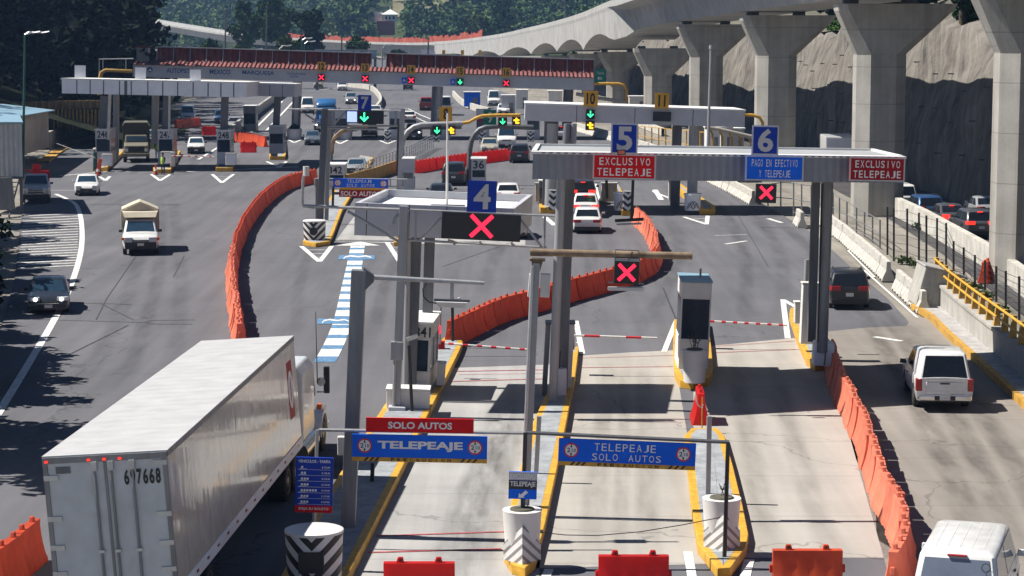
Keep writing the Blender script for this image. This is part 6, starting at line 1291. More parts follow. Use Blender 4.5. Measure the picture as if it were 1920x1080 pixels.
# -- oncoming cars on the left
t=car('sedan','dark navy sedan with lit headlamps coming along the white edge line','sedan','navy',L=4.63,Wd=1.80,H=1.42,belt=.90,hood=.86,nose=.68,lights=True,deck=.95,glass='glass_blue'); place(t,92,586,180,False,near=1.45)
t=car('sedan','white sedan turning onto the left road below the white canopy','sedan','white',L=4.62,Wd=1.78,H=1.46,glass='glass_blue',hl=(.62,.75,.36)); place(t,163,366,330,False,near=1.35)
mb=MB(); mb.box(-.42,.42,2.28,2.345,.28,.46); mb.build('lower_grille',M['trim'],t.root,bevel=.03)
place(car('sedan','blue grey sedan with dark bumper coming from the far canopy','sedan','bluegrey',L=4.4,Wd=1.7,glass='glass_blue'),586,272,620,False)
t=car('sedan','old silver saloon with a black front beside the mesh fence','sedan','silver',L=4.5,Wd=1.74,H=1.42,glass='glass_blue'); place(t,668,330,760,False); mb=MB(); mb.box(-.80,.80,2.1,2.27,.30,.70); mb.build('black_front',M['trim'],t.root,bevel=.03)
t=car('pickup_truck','small white pickup with a load rack coming through the left canopy','pickup','white',L=4.5,Wd=1.72,H=1.55,belt=1.0,hood=.98,nose=.80,bed=1.0,deck=1.0,rg0=-.55,rg1=-.45,ws1=.45,ws0=1.15,wb=2.75,r=.32,glass='glass_blue'); place(t,368,288,390,False); mb=MB(); mb.path([(-.75,-.7,1.0),(-.75,-.7,1.65),(.75,-.7,1.65),(.75,-.7,1.0)],.04,6); mb.build('load_rack',M['steel'],t.root); mb=MB(); mb.box(-.84,.84,2.1,2.28,.3,.66); mb.build('black_front',M['trim'],t.root,bevel=.03)
place(car('sedan','beige sedan coming behind the red barrier row','sedan','beige',glass='glass_blue'),918,288,930,False)
t=car('van','white ambulance like van coming behind the red barrier row','van','white',L=5.4,Wd=2.0,H=2.4,belt=1.3,hood=1.2,nose=1.0,deck=1.3,rg0=-2.65,rg1=-2.5,ws1=1.3,ws0=2.0,wb=3.4,r=.35,glass='glass_blue'); place(t,950,277,950,False)
mb=MB(); mb.box(-.6,.6,.9,1.1,2.4,2.5); mb.build('light_bar',M['lamp'],t.root,bevel=.03)
# -- pickup with canvas canopy
t=car('pickup_truck','white pickup with a tall cream canvas tent over its bed','pickup','white',L=5.6,Wd=1.98,H=1.80,belt=1.14,hood=1.16,nose=.98,bed=1.16,deck=1.16,rg0=-.30,rg1=-.22,ws1=.65,ws0=1.45,wb=3.5,r=.385,clear=.34,hl=(.82,1.0,.42),glass='glass_blue',plate_front=True)
R=t.root; mb=MB(); w=1.02; sec=[(-w,1.0),(-w,2.28),(-.5,2.52),(0,2.72),(.5,2.52),(w,2.28),(w,1.0)]
mb.loft([[Vector((x+dx,y,z-dz*(z>2))) for x,z in sec] for y,dx,dz in ((-2.85,0,.1),(-2.0,.02,-.03),(-1.2,-.02,.07),(-.3,.0,-.04),(.15,.02,.04))]); cv=mb.build('canvas_tent',M['canvas'],R,smooth=.5)
mb=MB(); mb.hexa([(-.9,.15,1.95),(.9,.15,1.95),(1.0,.1,2.25),(-1.0,.1,2.25)],[(-.85,.75,1.93),(.85,.75,1.93),(.95,.5,2.2),(-.95,.5,2.2)]); mb.build('canvas_flap',M['canvas'],cv,smooth=.5); mb=MB(); mb.path([(-1.03,.05,1.1),(-1.03,.05,2.3),(0,.08,2.74),(1.03,.05,2.3),(1.03,.05,1.1)],.035,6); mb.build('canvas_hoop',M['canvas'],cv)
mb=MB(); mb.box(-.86,.86,2.62,2.86,.42,.74); mb.build('black_front_bumper',M['trim'],R,bevel=.04); mb=MB(); mb.box(-.18,.18,2.862,2.88,.54,.68); mb.build('number_plate',M['plate'],R)
for x in (-1,1): mb=MB(); mb.box(x*.94-.10,x*.94+.10,2.6,2.76,.84,.99); mb.build('turn_signal',M['indicator'],R,bevel=.02)
place(t,264,476,266,False,near=1.75)
# -- pickup with red crane equipment by the shed
t=car('pickup_truck','silver pickup with red machinery on its bed, parked beside the shed','pickup','silver',L=5.7,Wd=2.0,H=1.95,belt=1.25,hood=1.28,nose=1.05,bed=1.2,deck=1.2,rg0=-.4,rg1=-.3,ws1=.7,ws0=1.5,wb=3.6,r=.42,clear=.42,hl=(.9,1.1,.36),glass='glass_blue'); R=t.root
mb=MB(); mb.box(-.62,.62,2.8,2.88,.72,1.04); mb.build('big_grille',M['chrome'],R,bevel=.03); mb=MB(); mb.box(-.55,.55,2.885,2.9,.76,.86); mb.build('grille_opening',M['trim'],R); mb=MB(); mb.box(-.55,.55,2.885,2.9,.91,1.0); mb.build('grille_opening',M['trim'],R); mb=MB(); mb.box(-.95,.95,2.7,2.95,.34,.66); mb.build('black_front_bumper',M['trim'],R,bevel=.05)
mb=MB(); mb.box(-.9,.4,-1.6,-.6,1.25,2.05); eq=mb.build('red_machine',M['red_plastic'],R,bevel=.06); mb=MB(); mb.box(-.3,.25,-1.4,-.8,2.051,2.55); mb.build('machine_tower',M['red_plastic'],eq,bevel=.06); mb=MB(); mb.path([(-.9,-.6,1.3),(-.9,-.6,2.15),(.9,-.6,2.15),(.9,-.6,1.3)],.05,6); mb.build('red_bar',M['red_plastic'],R)
mb=MB(); mb.box(.85,1.15,-2.4,-.7,.55,1.35); mb.build('side_box',M['steel_mid'],R,bevel=.03); mb=MB(); mb.tube((1.0,-.8,1.3),(1.0,-.8,2.3),.08,n=8); mb.build('exhaust_pipe',M['galv'],R)
place(t,68,380,140,False,near=1.75)
# -- army truck
t=Thing('army_truck','tall army truck with a dark canvas cover in the left lane','truck',(0,0,0)); R=t.root
mb=MB(); mb.hexa([(-1.15,3.2,.75),(1.15,3.2,.75),(1.15,1.2,.75),(-1.15,1.2,.75)],[(-1.05,3.15,1.55),(1.05,3.15,1.55),(1.1,1.2,1.75),(-1.1,1.2,1.75)]); bn=t.part('bonnet',mb,M['army'],bevel=.08)
mb=MB(); mb.box(-1.1,1.1,.4,1.2,.75,1.75); mb.hexa([(-1.05,.4,1.751),(1.05,.4,1.751),(1.05,1.25,1.751),(-1.05,1.25,1.751)],[(-.95,.45,2.4),(.95,.45,2.4),(.95,.95,2.4),(-.95,.95,2.4)]); cb=t.part('cab',mb,M['army'],bevel=.05)
mb=MB(); mb.hexa([(-.9,1.24,1.85),(.9,1.24,1.85),(.9,1.28,1.85),(-.9,1.28,1.85)],[(-.85,1.02,2.3),(.85,1.02,2.3),(.85,1.06,2.3),(-.85,1.06,2.3)]); t.part('windshield',mb,M['glass_blue'],cb)
sec=[(-1.25,1.0),(-1.25,3.2),(-1.05,3.55),(1.05,3.55),(1.25,3.2),(1.25,1.0)]
mb=MB(); mb.loft([[Vector((x,y,z)) for x,z in sec] for y in (-3.8,-2.4,-1.0,.3)]); t.part('canvas_cover',mb,M['canvas_dark'],bevel=.04)
mb=MB(); mb.loft([[Vector((x*1.01,y,z)) for x,z in ((-1.25,3.2),(-1.06,3.57),(1.06,3.57),(1.25,3.2),(1.2,3.2),(1.0,3.5),(-1.0,3.5),(-1.2,3.2))] for y in (-.1,.36)]); t.part('cover_edge',mb,M['canvas'])
mb=MB(); mb.box(-1.25,1.25,-3.8,.3,.85,.999); t.part('bed',mb,M['army'])
mb=MB(); mb.box(-1.2,1.2,3.15,3.45,.55,.85); t.part('front_bumper',mb,M['army'],bevel=.04); mb=MB(); mb.box(-.7,.7,3.16,3.2,1.0,1.45); t.part('grille',mb,M['trim'],bn)
for x in (-1,1):
    mb=MB(); mb.tube((x*.88,3.1,1.15),(x*.88,3.26,1.15),.16,n=14); t.part('headlight',mb,M['lamp'],bn)
    mb=MB(); mb.hexa([(x*.85,2.9,1.0),(x*1.25,2.9,1.0),(x*1.25,1.5,1.0),(x*.85,1.5,1.0)],[(x*.85,2.8,1.2),(x*1.25,2.75,1.15),(x*1.25,1.6,1.2),(x*.85,1.5,1.25)]); t.part('mudguard',mb,M['army'],bevel=.05)
    for y in (2.2,-1.6,-2.8): wheel(R,x*1.02,y,.5,.32,'hub')
place(t,256,304,278,False,near=2.2)
# -- waiting cars on the side road, right
VS=880
place(car('van','white minivan at the back of the cars waiting along the wall','van','white',L=4.4,Wd=1.8,H=1.78,belt=1.05,hood=1.0,nose=.8,deck=1.05,rg0=-2.12,rg1=-1.9,ws1=.6,ws0=1.4,wb=2.7,r=.32,tumble=.16),1692,394,VS)
place(car('suv','blue suv with roof rack waiting behind the white minivan','suv','blue',**mk(SUV,L=4.5)),1740,416,VS-250)
place(car('sedan','dark grey sedan with one glowing tail lamp waiting along the wall','sedan','grey',brake=True),1786,428,VS-200)
place(car('suv','dark grey suv with glowing brake lamps nearest the right pier','suv','grey',**mk(SUV,brake=True,rails=False)),1832,446,VS-150)
place(car('sedan','silver sedan waiting against the tall retaining wall','sedan','silver'),1852,412,VS)
t=Thing('box_truck','white box truck on the side road behind the right pier','truck',(0,0,0)); R=t.root
mb=MB(); mb.box(-1.2,1.2,-3.4,2.0,1.0,3.5); t.part('cargo_box',mb,paint('white',PA['white']),bevel=.04); mb=MB(); mb.hexa([(-1.05,2.1,.6),(1.05,2.1,.6),(1.05,3.7,.6),(-1.05,3.7,.6)],[(-1.0,2.1,2.5),(1.0,2.1,2.5),(.95,3.2,2.5),(-.95,3.2,2.5)]); t.part('cab',mb,paint('white',PA['white']),bevel=.08); mb=MB(); mb.box(-1.1,1.1,-3.45,-3.41,1.05,3.4); t.part('rear_door',mb,M['panel']); mb=MB(); mb.box(-1.1,1.1,-3.5,-3.3,.5,.75); t.part('rear_bumper',mb,M['trim'])
for x in (-1,1):
    for y in (-2.2,2.7): wheel(R,x*.95,y,.45,.3,'hub')
place(t,1572,336,1150,near=2.2)
# -- far traffic
place(car('pickup_truck','white pickup far beyond the tiled canopy','pickup','white',L=5.2,Wd=1.9,H=1.8,belt=1.1,hood=1.1,nose=.9,bed=1.1,deck=1.1,rg0=-.5,rg1=-.4,ws1=.6,ws0=1.4,wb=3.1,r=.38,glass='glass_blue'),642,170,660,False)
place(car('pickup_truck','silver pickup with lit lamps coming behind the number seven board','pickup','silver',L=5.2,Wd=1.85,H=1.78,belt=1.1,hood=1.1,nose=.9,bed=1.1,deck=1.1,rg0=-.5,rg1=-.4,ws1=.6,ws0=1.4,wb=3.1,r=.38,lights=True,glass='glass_blue'),658,195,670,False)
place(car('van','white van coming beside the left column of the tiled canopy','van','white',L=5.2,Wd=1.95,H=2.2,belt=1.25,hood=1.15,nose=.95,deck=1.25,rg0=-2.5,rg1=-2.35,ws1=1.3,ws0=1.95,wb=3.2,r=.35,lights=False,glass='glass_blue'),577,212,620,False)
place(car('suv','dark suv partly hidden at the left far column','suv','black',**mk(SUV,lights=True)),603,247,640,False)
place(car('suv','dark suv driving away beyond the number fourteen signal','suv','black',**SUV),765,169,820)
place(car('pickup_truck','red pickup driving away left of the far right column','pickup','red',L=5.3,Wd=1.95,H=1.85,belt=1.15,hood=1.15,nose=.95,bed=1.15,deck=1.15,rg0=-.5,rg1=-.4,ws1=.6,ws0=1.4,wb=3.2,r=.4),799,207,850)
place(car('van','white high roof van under the far canopy behind the number eight board','van','white',L=5.4,Wd=2.0,H=2.6,belt=1.4,hood=1.2,nose=1.0,deck=1.4,rg0=-2.68,rg1=-2.55,ws1=1.4,ws0=2.1,wb=3.4,r=.36),834,216,850)
place(car('suv','dark suv with lit lamps below the bent arm of number eight','suv','black',**mk(SUV,lights=True)),776,262,800,False)
place(car('sedan','white sedan with red lamps behind the number seven gantry post','sedan','white'),768,230,850)
place(car('van','white minibus parked beyond the number nine board','van','white',L=5.2,Wd=1.95,H=2.3,belt=1.3,hood=1.15,nose=.95,deck=1.3,rg0=-2.5,rg1=-2.35,ws1=1.2,ws0=1.9,wb=3.2,r=.35,glass='glass_blue'),926,198,900,False)
place(car('sedan','white car in front of the parked minibus','sedan','white',glass='glass_blue'),944,215,900,False)
place(car('sedan','white car under the far canopy left of the number seven board','sedan','white',glass='glass_blue'),704,218,700,False)
place(car('suv','dark suv driving away under the black panel of gantry seven','suv','black',**SUV),693,257,720)
place(car('sedan','white car with red lamps beside the number ten canopy column','sedan','white',brake=True),1052,262,1100)
place(car('pickup_truck','pale pickup far left beyond the tiled canopy','pickup','tan',L=5.2,Wd=1.85,H=1.78,belt=1.1,hood=1.1,nose=.9,bed=1.1,deck=1.1,rg0=-.5,rg1=-.4,ws1=.6,ws0=1.4,wb=3.1,r=.38),597,165,640,False)
place(car('sedan','silver sedan seen aslant through the left canopy','sedan','silver'),437,243,1500,False)
place(car('sedan','pale sedan waiting behind the canvas truck in the left lane','sedan','silver',glass='glass_blue'),287,270,330,False)
place(car('van','white van behind the left canopy columns','van','white',L=5.0,Wd=1.9,H=2.0,belt=1.15,hood=1.1,nose=.9,deck=1.15,rg0=-2.4,rg1=-2.25,ws1=1.1,ws0=1.8,wb=3.0,r=.33,glass='glass_blue'),352,228,420,False)
place(car('suv','dark blue suv behind the left canopy in shade','suv','blue',**SUV),415,232,470,False)
# -- blue road tractor
def tractor(t, col, y0, sleeper=1.8, H=3.0, W2=1.22, fairing=3.75, hoodL=1.9):
    """cab from y0 (rear) forward; returns front y"""
    P=pt(col); yc=y0+sleeper; y1=yc+1.15; y2=y1+hoodL
    mb=MB(); mb.loft([[Vector((x,y,z)) for x,z in ((-W2,1.0),(-W2,H-.25),(-W2+.2,H),(W2-.2,H),(W2,H-.25),(W2,1.0))] for y in (y0,yc+.5)]); cab=t.part('sleeper_cab',mb,P,bevel=.06)
    mb=MB(); mb.hexa([(-W2+.06,yc+.501,1.0),(W2-.06,yc+.501,1.0),(W2-.1,y1+.25,1.0),(-W2+.1,y1+.25,1.0)],[(-W2+.1,yc+.501,H-.15),(W2-.1,yc+.501,H-.15),(W2-.2,y1-.25,H-.2),(-W2+.2,y1-.25,H-.2)]); t.part('day_cab',mb,P,bevel=.06)
    mb=MB(); mb.hexa([(-W2+.2,y1+.04,1.98),(W2-.2,y1+.04,1.98),(W2-.2,y1+.07,1.98),(-W2+.2,y1+.07,1.98)],[(-W2+.26,y1-.185,H-.35),(W2-.26,y1-.185,H-.35),(W2-.26,y1-.155,H-.35),(-W2+.26,y1-.155,H-.35)]); t.part('windshield',mb,M['glass_blue'],cab)
    for x in (-1,1):
        mb=MB(); mb.hexa([(x*(W2-.02),yc+.65,1.95),(x*(W2-.0),yc+.65,1.95),(x*(W2-.04),y1+.0,1.95),(x*(W2-.06),y1+.0,1.95)],[(x*(W2-.05),yc+.65,2.65),(x*(W2-.03),yc+.65,2.65),(x*(W2-.09),y1-.18,2.6),(x*(W2-.11),y1-.18,2.6)]); t.part('side_window',mb,M['glass'],cab)
        mb=MB(); mb.box(x*(W2+.28)-.09,x*(W2+.28)+.09,y1-.05,y1+.02,1.95,2.75); mr=t.part('mirror',mb,M['trim'],cab,bevel=.03); mb=MB(); mb.path([(x*W2,y1-.1,2.0),(x*(W2+.26),y1-.02,2.0)],.025,6); t.part('mirror_arm',mb,M['chrome'],cab); mb=MB(); mb.tube((x*(W2+.12),y1-.0,2.3),(x*(W2+.12),y1-.08,2.3),.13,n=14); t.part('round_mirror',mb,M['chrome'],cab)
        mb=MB(); mb.tube((x*(W2-.2),y2-.3,1.15),(x*(W2-.2),y2-.02,1.1),.15,n=12); t.part('headlight',mb,M['lamp'],cab)
        rr=[]; 
        for k in range(9):
            a=math.pi*(1-k/8); cy=y2-1.0; rr.append([Vector((x*(W2-.42),cy+.72*math.cos(a),.52+.72*math.sin(a))),Vector((x*(W2+.02),cy+.72*math.cos(a),.52+.70*math.sin(a))),Vector((x*(W2+.02),cy+.62*math.cos(a),.52+.62*math.sin(a))),Vector((x*(W2-.42),cy+.62*math.cos(a),.52+.62*math.sin(a)))])
        mb=MB(); mb.loft(rr); t.part('wing',mb,P,cab,smooth=.6); wheel(t.root,x*(W2-.17),y2-1.0,.52,.32)
        mb=MB(); mb.box(x*(W2-.12)-.07,x*(W2-.12)+.07,y2-1.12,y2-.95,1.25,1.42); t.part('amber_lamp',mb,M['indicator'],cab,bevel=.02)
        mb=MB(); mb.tube((x*(W2-.22),y0+.2,.62),(x*(W2-.22),yc+.9,.62),.32,n=16); t.part('fuel_tank',mb,M['chrome'],smooth=.8)
    mb=MB(); mb.hexa([(-W2+.32,y1+.2,1.0),(W2-.32,y1+.2,1.0),(W2-.36,y2-.05,.85),(-W2+.36,y2-.05,.85)],[(-W2+.34,y1+.2,1.95),(W2-.34,y1+.2,1.95),(W2-.42,y2-.2,1.62),(-W2+.42,y2-.2,1.62)]); t.part('bonnet',mb,P,bevel=.1)
    mb=MB(); mb.box(-.55,.55,y2-.1,y2+.03,.8,1.5); t.part('grille',mb,M['chrome'],bevel=.04); mb=MB(); mb.box(-1.2,1.2,y2-.2,y2+.15,.42,.75); t.part('front_bumper',mb,M['chrome'],bevel=.06)
    mb=MB(); mb.box(-.45,.45,y0-1.8,y2-.2,.7,.95); t.part('frame',mb,M['trim'])
    if fairing:
        mb=MB(); mb.loft([[Vector((x*k,y,z)) for x,z in ((-1.15,H-.05),(-1.15,zt-.15),(-.95,zt),(.95,zt),(1.15,zt-.15),(1.15,H-.05))] for y,zt,k in ((y0+.05,fairing,1),(y0+.9,fairing-.05,1),(yc+.5,fairing-.35,.95),(y1-.35,H+.08,.85))]); t.part('roof_fairing',mb,P,smooth=.8)
    return y2
t=Thing('road_tractor','blue road tractor with a high roof fairing coming from the far canopy','truck',(0,0,0)); y2=tractor(t,'truckblue',-2.2)
for x in (-1,1):
    for y in (-2.4,-3.6): wheel(t.root,x*.98,y,.5,.5,'hub')
place(t,612,248,640,False,near=2.8)
# ---- white semi trailer truck in the foreground
a=(G(76,857,4.05)+G(314,847,4.05))/2; b=(G(551,632,4.05)+G(375,640,4.05))/2; d=b-a; d.z=0; LT=d.length; d.normalize()
t=Thing('semi_truck','white semi trailer truck with number 697668 on its rear doors','truck',(0,0,0)); R=t.root
LEAN=.072; TOP=4.06; BOT=1.12; W2=1.28
def ln(x,y,z): return Vector((x-(z-.9)*LEAN, y, z+x*LEAN*.9))
def lbox(x0,x1,y0,y1,z0,z1):
    mb=MB(); mb.hexa([ln(x0,y0,z0),ln(x1,y0,z0),ln(x1,y1,z0),ln(x0,y1,z0)],[ln(x0,y0,z1),ln(x1,y0,z1),ln(x1,y1,z1),ln(x0,y1,z1)]); return mb
tm=paint('trailer',(.66,.585,.51),.16); 
nt=tm.node_tree.nodes; lk=tm.node_tree.links; bs=nt['Principled BSDF']; tc=N(nt,'ShaderNodeTexCoord'); sx=N(nt,'ShaderNodeSeparateXYZ'); lk.new(tc.outputs['Object'],sx.inputs[0])
fy=math_(nt,lk,'FRACT',math_(nt,lk,'MULTIPLY',sx.outputs['Y'],1/1.22)); seam=math_(nt,lk,'LESS_THAN',fy,.022); wv=N(nt,'ShaderNodeTexNoise',Scale=.8,Detail=2.0); mpp=N(nt,'ShaderNodeMapping'); mpp.inputs['Scale'].default_value=(1,2.2,.35); lk.new(tc.outputs['Object'],mpp.inputs['Vector']); lk.new(mpp.outputs[0],wv.inputs['Vector'])
ht=math_(nt,lk,'ADD',math_(nt,lk,'MULTIPLY',wv.outputs[0],.7),math_(nt,lk,'MULTIPLY',seam,-.25)); bp=N(nt,'ShaderNodeBump',Strength=.28,Distance=.05); lk.new(ht,bp.inputs['Height']); lk.new(bp.outputs[0],bs.inputs['Normal']); lk.new(bp.outputs[0],bs.inputs['Coat Normal'])
mxs=N(nt,'ShaderNodeMixRGB',blend_type='MULTIPLY'); mxs.inputs[2].default_value=(.6,.58,.56,1); src=bs.inputs['Base Color'].links[0].from_socket; lk.new(seam,mxs.inputs[0]); lk.new(src,mxs.inputs[1]); lk.new(mxs.outputs[0],bs.inputs['Base Color'])
box=t.part('trailer_box',lbox(-W2,W2,0,LT,BOT,TOP-.03),tm)
t.part('trailer_roof',lbox(-W2-.015,W2+.015,-.03,LT+.02,TOP-.029,TOP),ribbed('trailer_roof',(.46,.46,.46),1/.61,'Y',.004,.5,.12,dark=.05))
t.part('bottom_rail',lbox(W2-.02,W2+.02,0,LT,BOT-.16,BOT+.12),M['panel'],box); t.part('top_rail',lbox(W2-.02,W2+.02,0,LT,TOP-.13,TOP-.03),M['steel_mid'],box)
DR=paint('trailer_door',(.50,.53,.58),.35)
for x0,x1 in ((-W2+.10,-.03),(.03,W2-.10)): t.part('rear_door',lbox(x0,x1,-.055,-.002,BOT+.08,TOP-.16),DR)
for x0,x1,z0,z1 in ((-W2,-W2+.095,BOT-.1,TOP-.03),(W2-.095,W2,BOT-.1,TOP-.03),(-W2+.096,W2-.096,TOP-.155,TOP-.03),(-W2+.096,W2-.096,BOT-.1,BOT+.075),(-.028,.028,BOT+.08,TOP-.16)): t.part('rear_frame',lbox(x0,x1,-.075,-.001,z0,z1),M['steel_mid'])
for x in (-.22,.12,.56):
    mb=MB(); mb.tube(ln(x,-.095,BOT+.05),ln(x,-.095,TOP-.15),.028,n=8); rod=t.part('lock_rod',mb,M['steel_mid'],smooth=.8)
    for z in (BOT+.9,): t.part('rod_guide',lbox(x-.06,x+.06,-.125,-.06,z,z+.06),M['galv'],rod)
    t.part('rod_keeper',lbox(x-.06,x+.06,-.13,-.06,TOP-.34,TOP-.15),M['galv'],rod)
for x in (-1,1):
    for z in (TOP-.50 if x < 0 else TOP-.29,TOP-1.35,TOP-1.95,TOP-2.5): t.part('door_hinge',lbox(min(x*(W2-.30),x*(W2+.0)),max(x*(W2-.30),x*(W2+.0)),-.085,-.056 if True else 0,z,z+.10),M['galv'])
fr=Ax(ln(0,-.06,0),(1,0,LEAN*.9),(-LEAN,0,1)); mb=MB(); spaced(mb,fr,'697668',.36,1.14,TOP-.66,TOP-.34,-.012,.03,.78); t.part('trailer_number',mb,M['letter_black'])
mb=MB(); mb.fbox(fr,-1.02,-.72,TOP-.36,TOP-.22,-.012,-.0); t.part('door_label',mb,M['steel_dark']); 
for x in (-1.2,-.32,0,.32): mb=MB(); mb.fbox(fr,x-.03,x+.03,TOP-.12,TOP-.08,-.045,-.01); t.part('marker_lamp',mb,M['tail_on'])
sfr=Ax(ln(W2+.002,LT-2.6,0),(0,1,0),(-LEAN,0,1)); 
mb=MB(); mb.hexa([ln(W2+.001,LT-1.55,TOP-2.1),ln(W2+.004,LT-1.55,TOP-2.1),ln(W2+.004,LT-.75,TOP-2.1),ln(W2+.001,LT-.75,TOP-2.1)],[ln(W2+.001,LT-1.55,TOP-.55),ln(W2+.004,LT-1.55,TOP-.55),ln(W2+.004,LT-.75,TOP-.55),ln(W2+.001,LT-.75,TOP-.55)]); t.part('red_badge',mb,M['red_dark'])
mb=MB()
for k in range(20):
    a_=2*math.pi*k/20; mb.v.append(ln(W2+.007,LT-1.15+.36*math.cos(a_),TOP-1.32+.52*math.sin(a_)))
mb.f.append(tuple(range(20))); t.part('badge_oval',mb,M['panel'])
mb=MB()
for k in range(20):
    a_=2*math.pi*k/20; mb.v.append(ln(W2+.010,LT-1.15+.12*math.cos(a_),TOP-1.32+.36*math.sin(a_)))
mb.f.append(tuple(range(20))); t.part('badge_centre',mb,M['steel_mid'])
for k in range(14): y=.5+k*1.18; t.part('side_marker',lbox(W2+.021,W2+.03,y,y+.22,BOT-.04,BOT+.01),M['tail'])
mb=MB(); mb.box(-.5,.5,.3,LT-2,.75,.95); t.part('chassis',mb,M['trim'])
mb=MB(); mb.box(-1.0,1.0,.05,.2,.45,.6); t.part('underride_bar',mb,M['steel_mid'])
for x in (-1,1):
    for y in (2.0,3.3): wheel(R,x*.98,y,.5,.52,'rim')
    for y in (LT-1.0,LT-2.35): wheel(R,x*.98,y,.52,.52,'rim')
    mb=MB(); mb.box(x*1.2-.02,x*1.2+.02,1.2,1.24,.25,1.0); t.part('mud_flap',mb,M['trim'])
tractor(t,'white',LT+.75,1.6,3.15,1.20,None,2.3)
mb=MB(); mb.tube((1.25,LT+3.2,2.3),(1.22,LT+3.2,4.4),.018,.01,5); t.part('antenna',mb,M['black'])
R.location=Vector((a.x+ (TOP-.9)*LEAN,a.y,.016)); R.rotation_euler=(0,0,math.atan2(-d.x,d.y))
# ================================================================ person
def person(loc, rz, label):
    t=Thing('person',label,'person',(0,0,0)); me=bpy.data.meshes.new('body'); 
    J=[(0,0,.95),(0,0,1.15),(0,.01,1.38),(0,.02,1.50),(0,.03,1.66),(.10,0,.90),(.12,.02,.50),(.11,-.02,.09),(.11,.14,.04),(-.10,0,.90),(-.11,.0,.50),(-.13,-.04,.09),(-.13,.12,.04),(.20,0,1.40),(.26,.02,1.14),(.24,.16,.92),(.23,.22,.84),(-.20,0,1.40),(-.25,.04,1.14),(-.20,.20,.98),(-.18,.27,.92),(0,.035,1.75)]
    E=[(0,1),(1,2),(2,3),(3,4),(0,5),(5,6),(6,7),(7,8),(0,9),(9,10),(10,11),(11,12),(2,13),(13,14),(14,15),(15,16),(2,17),(17,18),(18,19),(19,20),(4,21)]
    rad=[.15,.14,.16,.06,.095,.10,.07,.05,.045,.10,.07,.05,.045,.07,.05,.038,.035,.07,.05,.038,.035,.07]
    me.from_pydata(J,E,[]); o=bpy.data.objects.new('body',me); COL.objects.link(o); o.parent=t.root; m=o.modifiers.new('skin','SKIN'); 
    for i,v in enumerate(me.skin_vertices[0].data): v.radius=(rad[i],rad[i]*.85); v.use_root=(i==0)
    o.modifiers.new('sub','SUBSURF').levels=1; o.modifiers['sub'].render_levels=2; me.materials.append(M['cloth_dark'])
    mb=MB(); n=12; mb.loft([[Vector((w*math.cos(2*math.pi*k/n),.02+dd*math.sin(2*math.pi*k/n),z)) for k in range(n)] for w,dd,z in ((.185,.15,.88),(.19,.155,1.1),(.205,.16,1.32),(.15,.12,1.45))]); t.part('vest',mb,M['hivis'],smooth=.9)
    mb=MB(); n=12; mb.loft([[Vector((r_*math.cos(2*math.pi*k/n),.03+r_*1.1*math.sin(2*math.pi*k/n),z)) for k in range(n)] for r_,z in ((.105,1.69),(.112,1.76),(.09,1.83),(.03,1.86))]); t.part('hair',mb,M['hair'],smooth=.9)
    mb=MB(); n=12; mb.loft([[Vector((r_*math.cos(2*math.pi*k/n),.04+r_*1.12*math.sin(2*math.pi*k/n),z)) for k in range(n)] for r_,z in ((.04,1.54),(.08,1.58),(.098,1.66),(.1,1.70))]); mb.box(-.015,.015,.13,.165,1.62,1.66); t.part('face',mb,M['skin'],smooth=.9)
    t.root.location=loc; t.root.rotation_euler=(0,0,rz)
person(G(306,327),2.6,'person in a bright yellow green vest standing at the booth island')
person(G(295,300),.4,'person in dark clothes standing behind the vested worker')
# ================================================================ viaduct
def vpt(px, py, Y): return V(px, py, Y)
SL = [Vector(p) for p in [(24.6,70,15.4),(22.4,110,14.9),(21.4,149,14.25),(19.1,188,13.6),(16.9,230,12.8),(14.7,272,11.75),(13.0,340,10.4),(10.6,400,9.3),(6.2,470,7.9),(-3,560,5.6),(-21,680,3.0),(-47,765,2.4),(-79,835,3.2),(-111,900,4.4),(-143,960,7.8),(-170,1010,11)]]   # left lower corner of the box girder
PY = [110,149,188,230,272,340,405,470,540,610,680,755,830,900]
path = []
for i in range(len(SL)-1):
    p0=SL[max(i-1,0)];p1=SL[i];p2=SL[i+1];p3=SL[min(i+2,len(SL)-1)]
    for k in range(12):
        t_=k/12; path.append(0.5*((2*p1)+(p2-p0)*t_+(2*p0-5*p1+4*p2-p3)*t_*t_+(3*p1-p0-3*p2+p3)*t_**3))
path.append(SL[-1])
def haunch(Y):
    if Y < 268 or Y > 640: return 0.0
    for a,b in zip(PY,PY[1:]):
        if a <= Y <= b: return 1.9*(1-math.sin(math.pi*(Y-a)/(b-a))**.7)
    return 0
via=Thing('viaduct','elevated concrete railway viaduct on flared piers curving across the back','viaduct',(26,149,0))
rings=[]; wl_l=[]; wl_r=[]
for i,p in enumerate(path):
    d=(path[min(i+1,len(path)-1)]-path[max(i-1,0)]); d.z=0; d.normalize(); n=Vector((d.y,-d.x,0)); h=haunch(p.y); z=Vector((0,0,1))
    far = max(0,min(1,(p.y-268)/10)) if p.y<680 else max(0,1-(p.y-680)/10)
    dep=lerp(3.1,3.3,far)
    rings.append([p-n*2.25*far-z*h*far, p-n*lerp(.7,2.42,far)+z*(dep-.75), p-n*2.5+z*(dep-.32), p-n*2.5+z*dep, p+n*7.3+z*dep, p+n*7.3+z*(dep-.32), p+n*6.0+z*(dep-.75), p+n*5.5-z*h*far])
    wl_l.append(p-n*2.5+z*dep); wl_r.append(p+n*7.3+z*dep)
mb=MB(); mb.loft(rings); via.part('deck',mb,M['deck_concrete'])
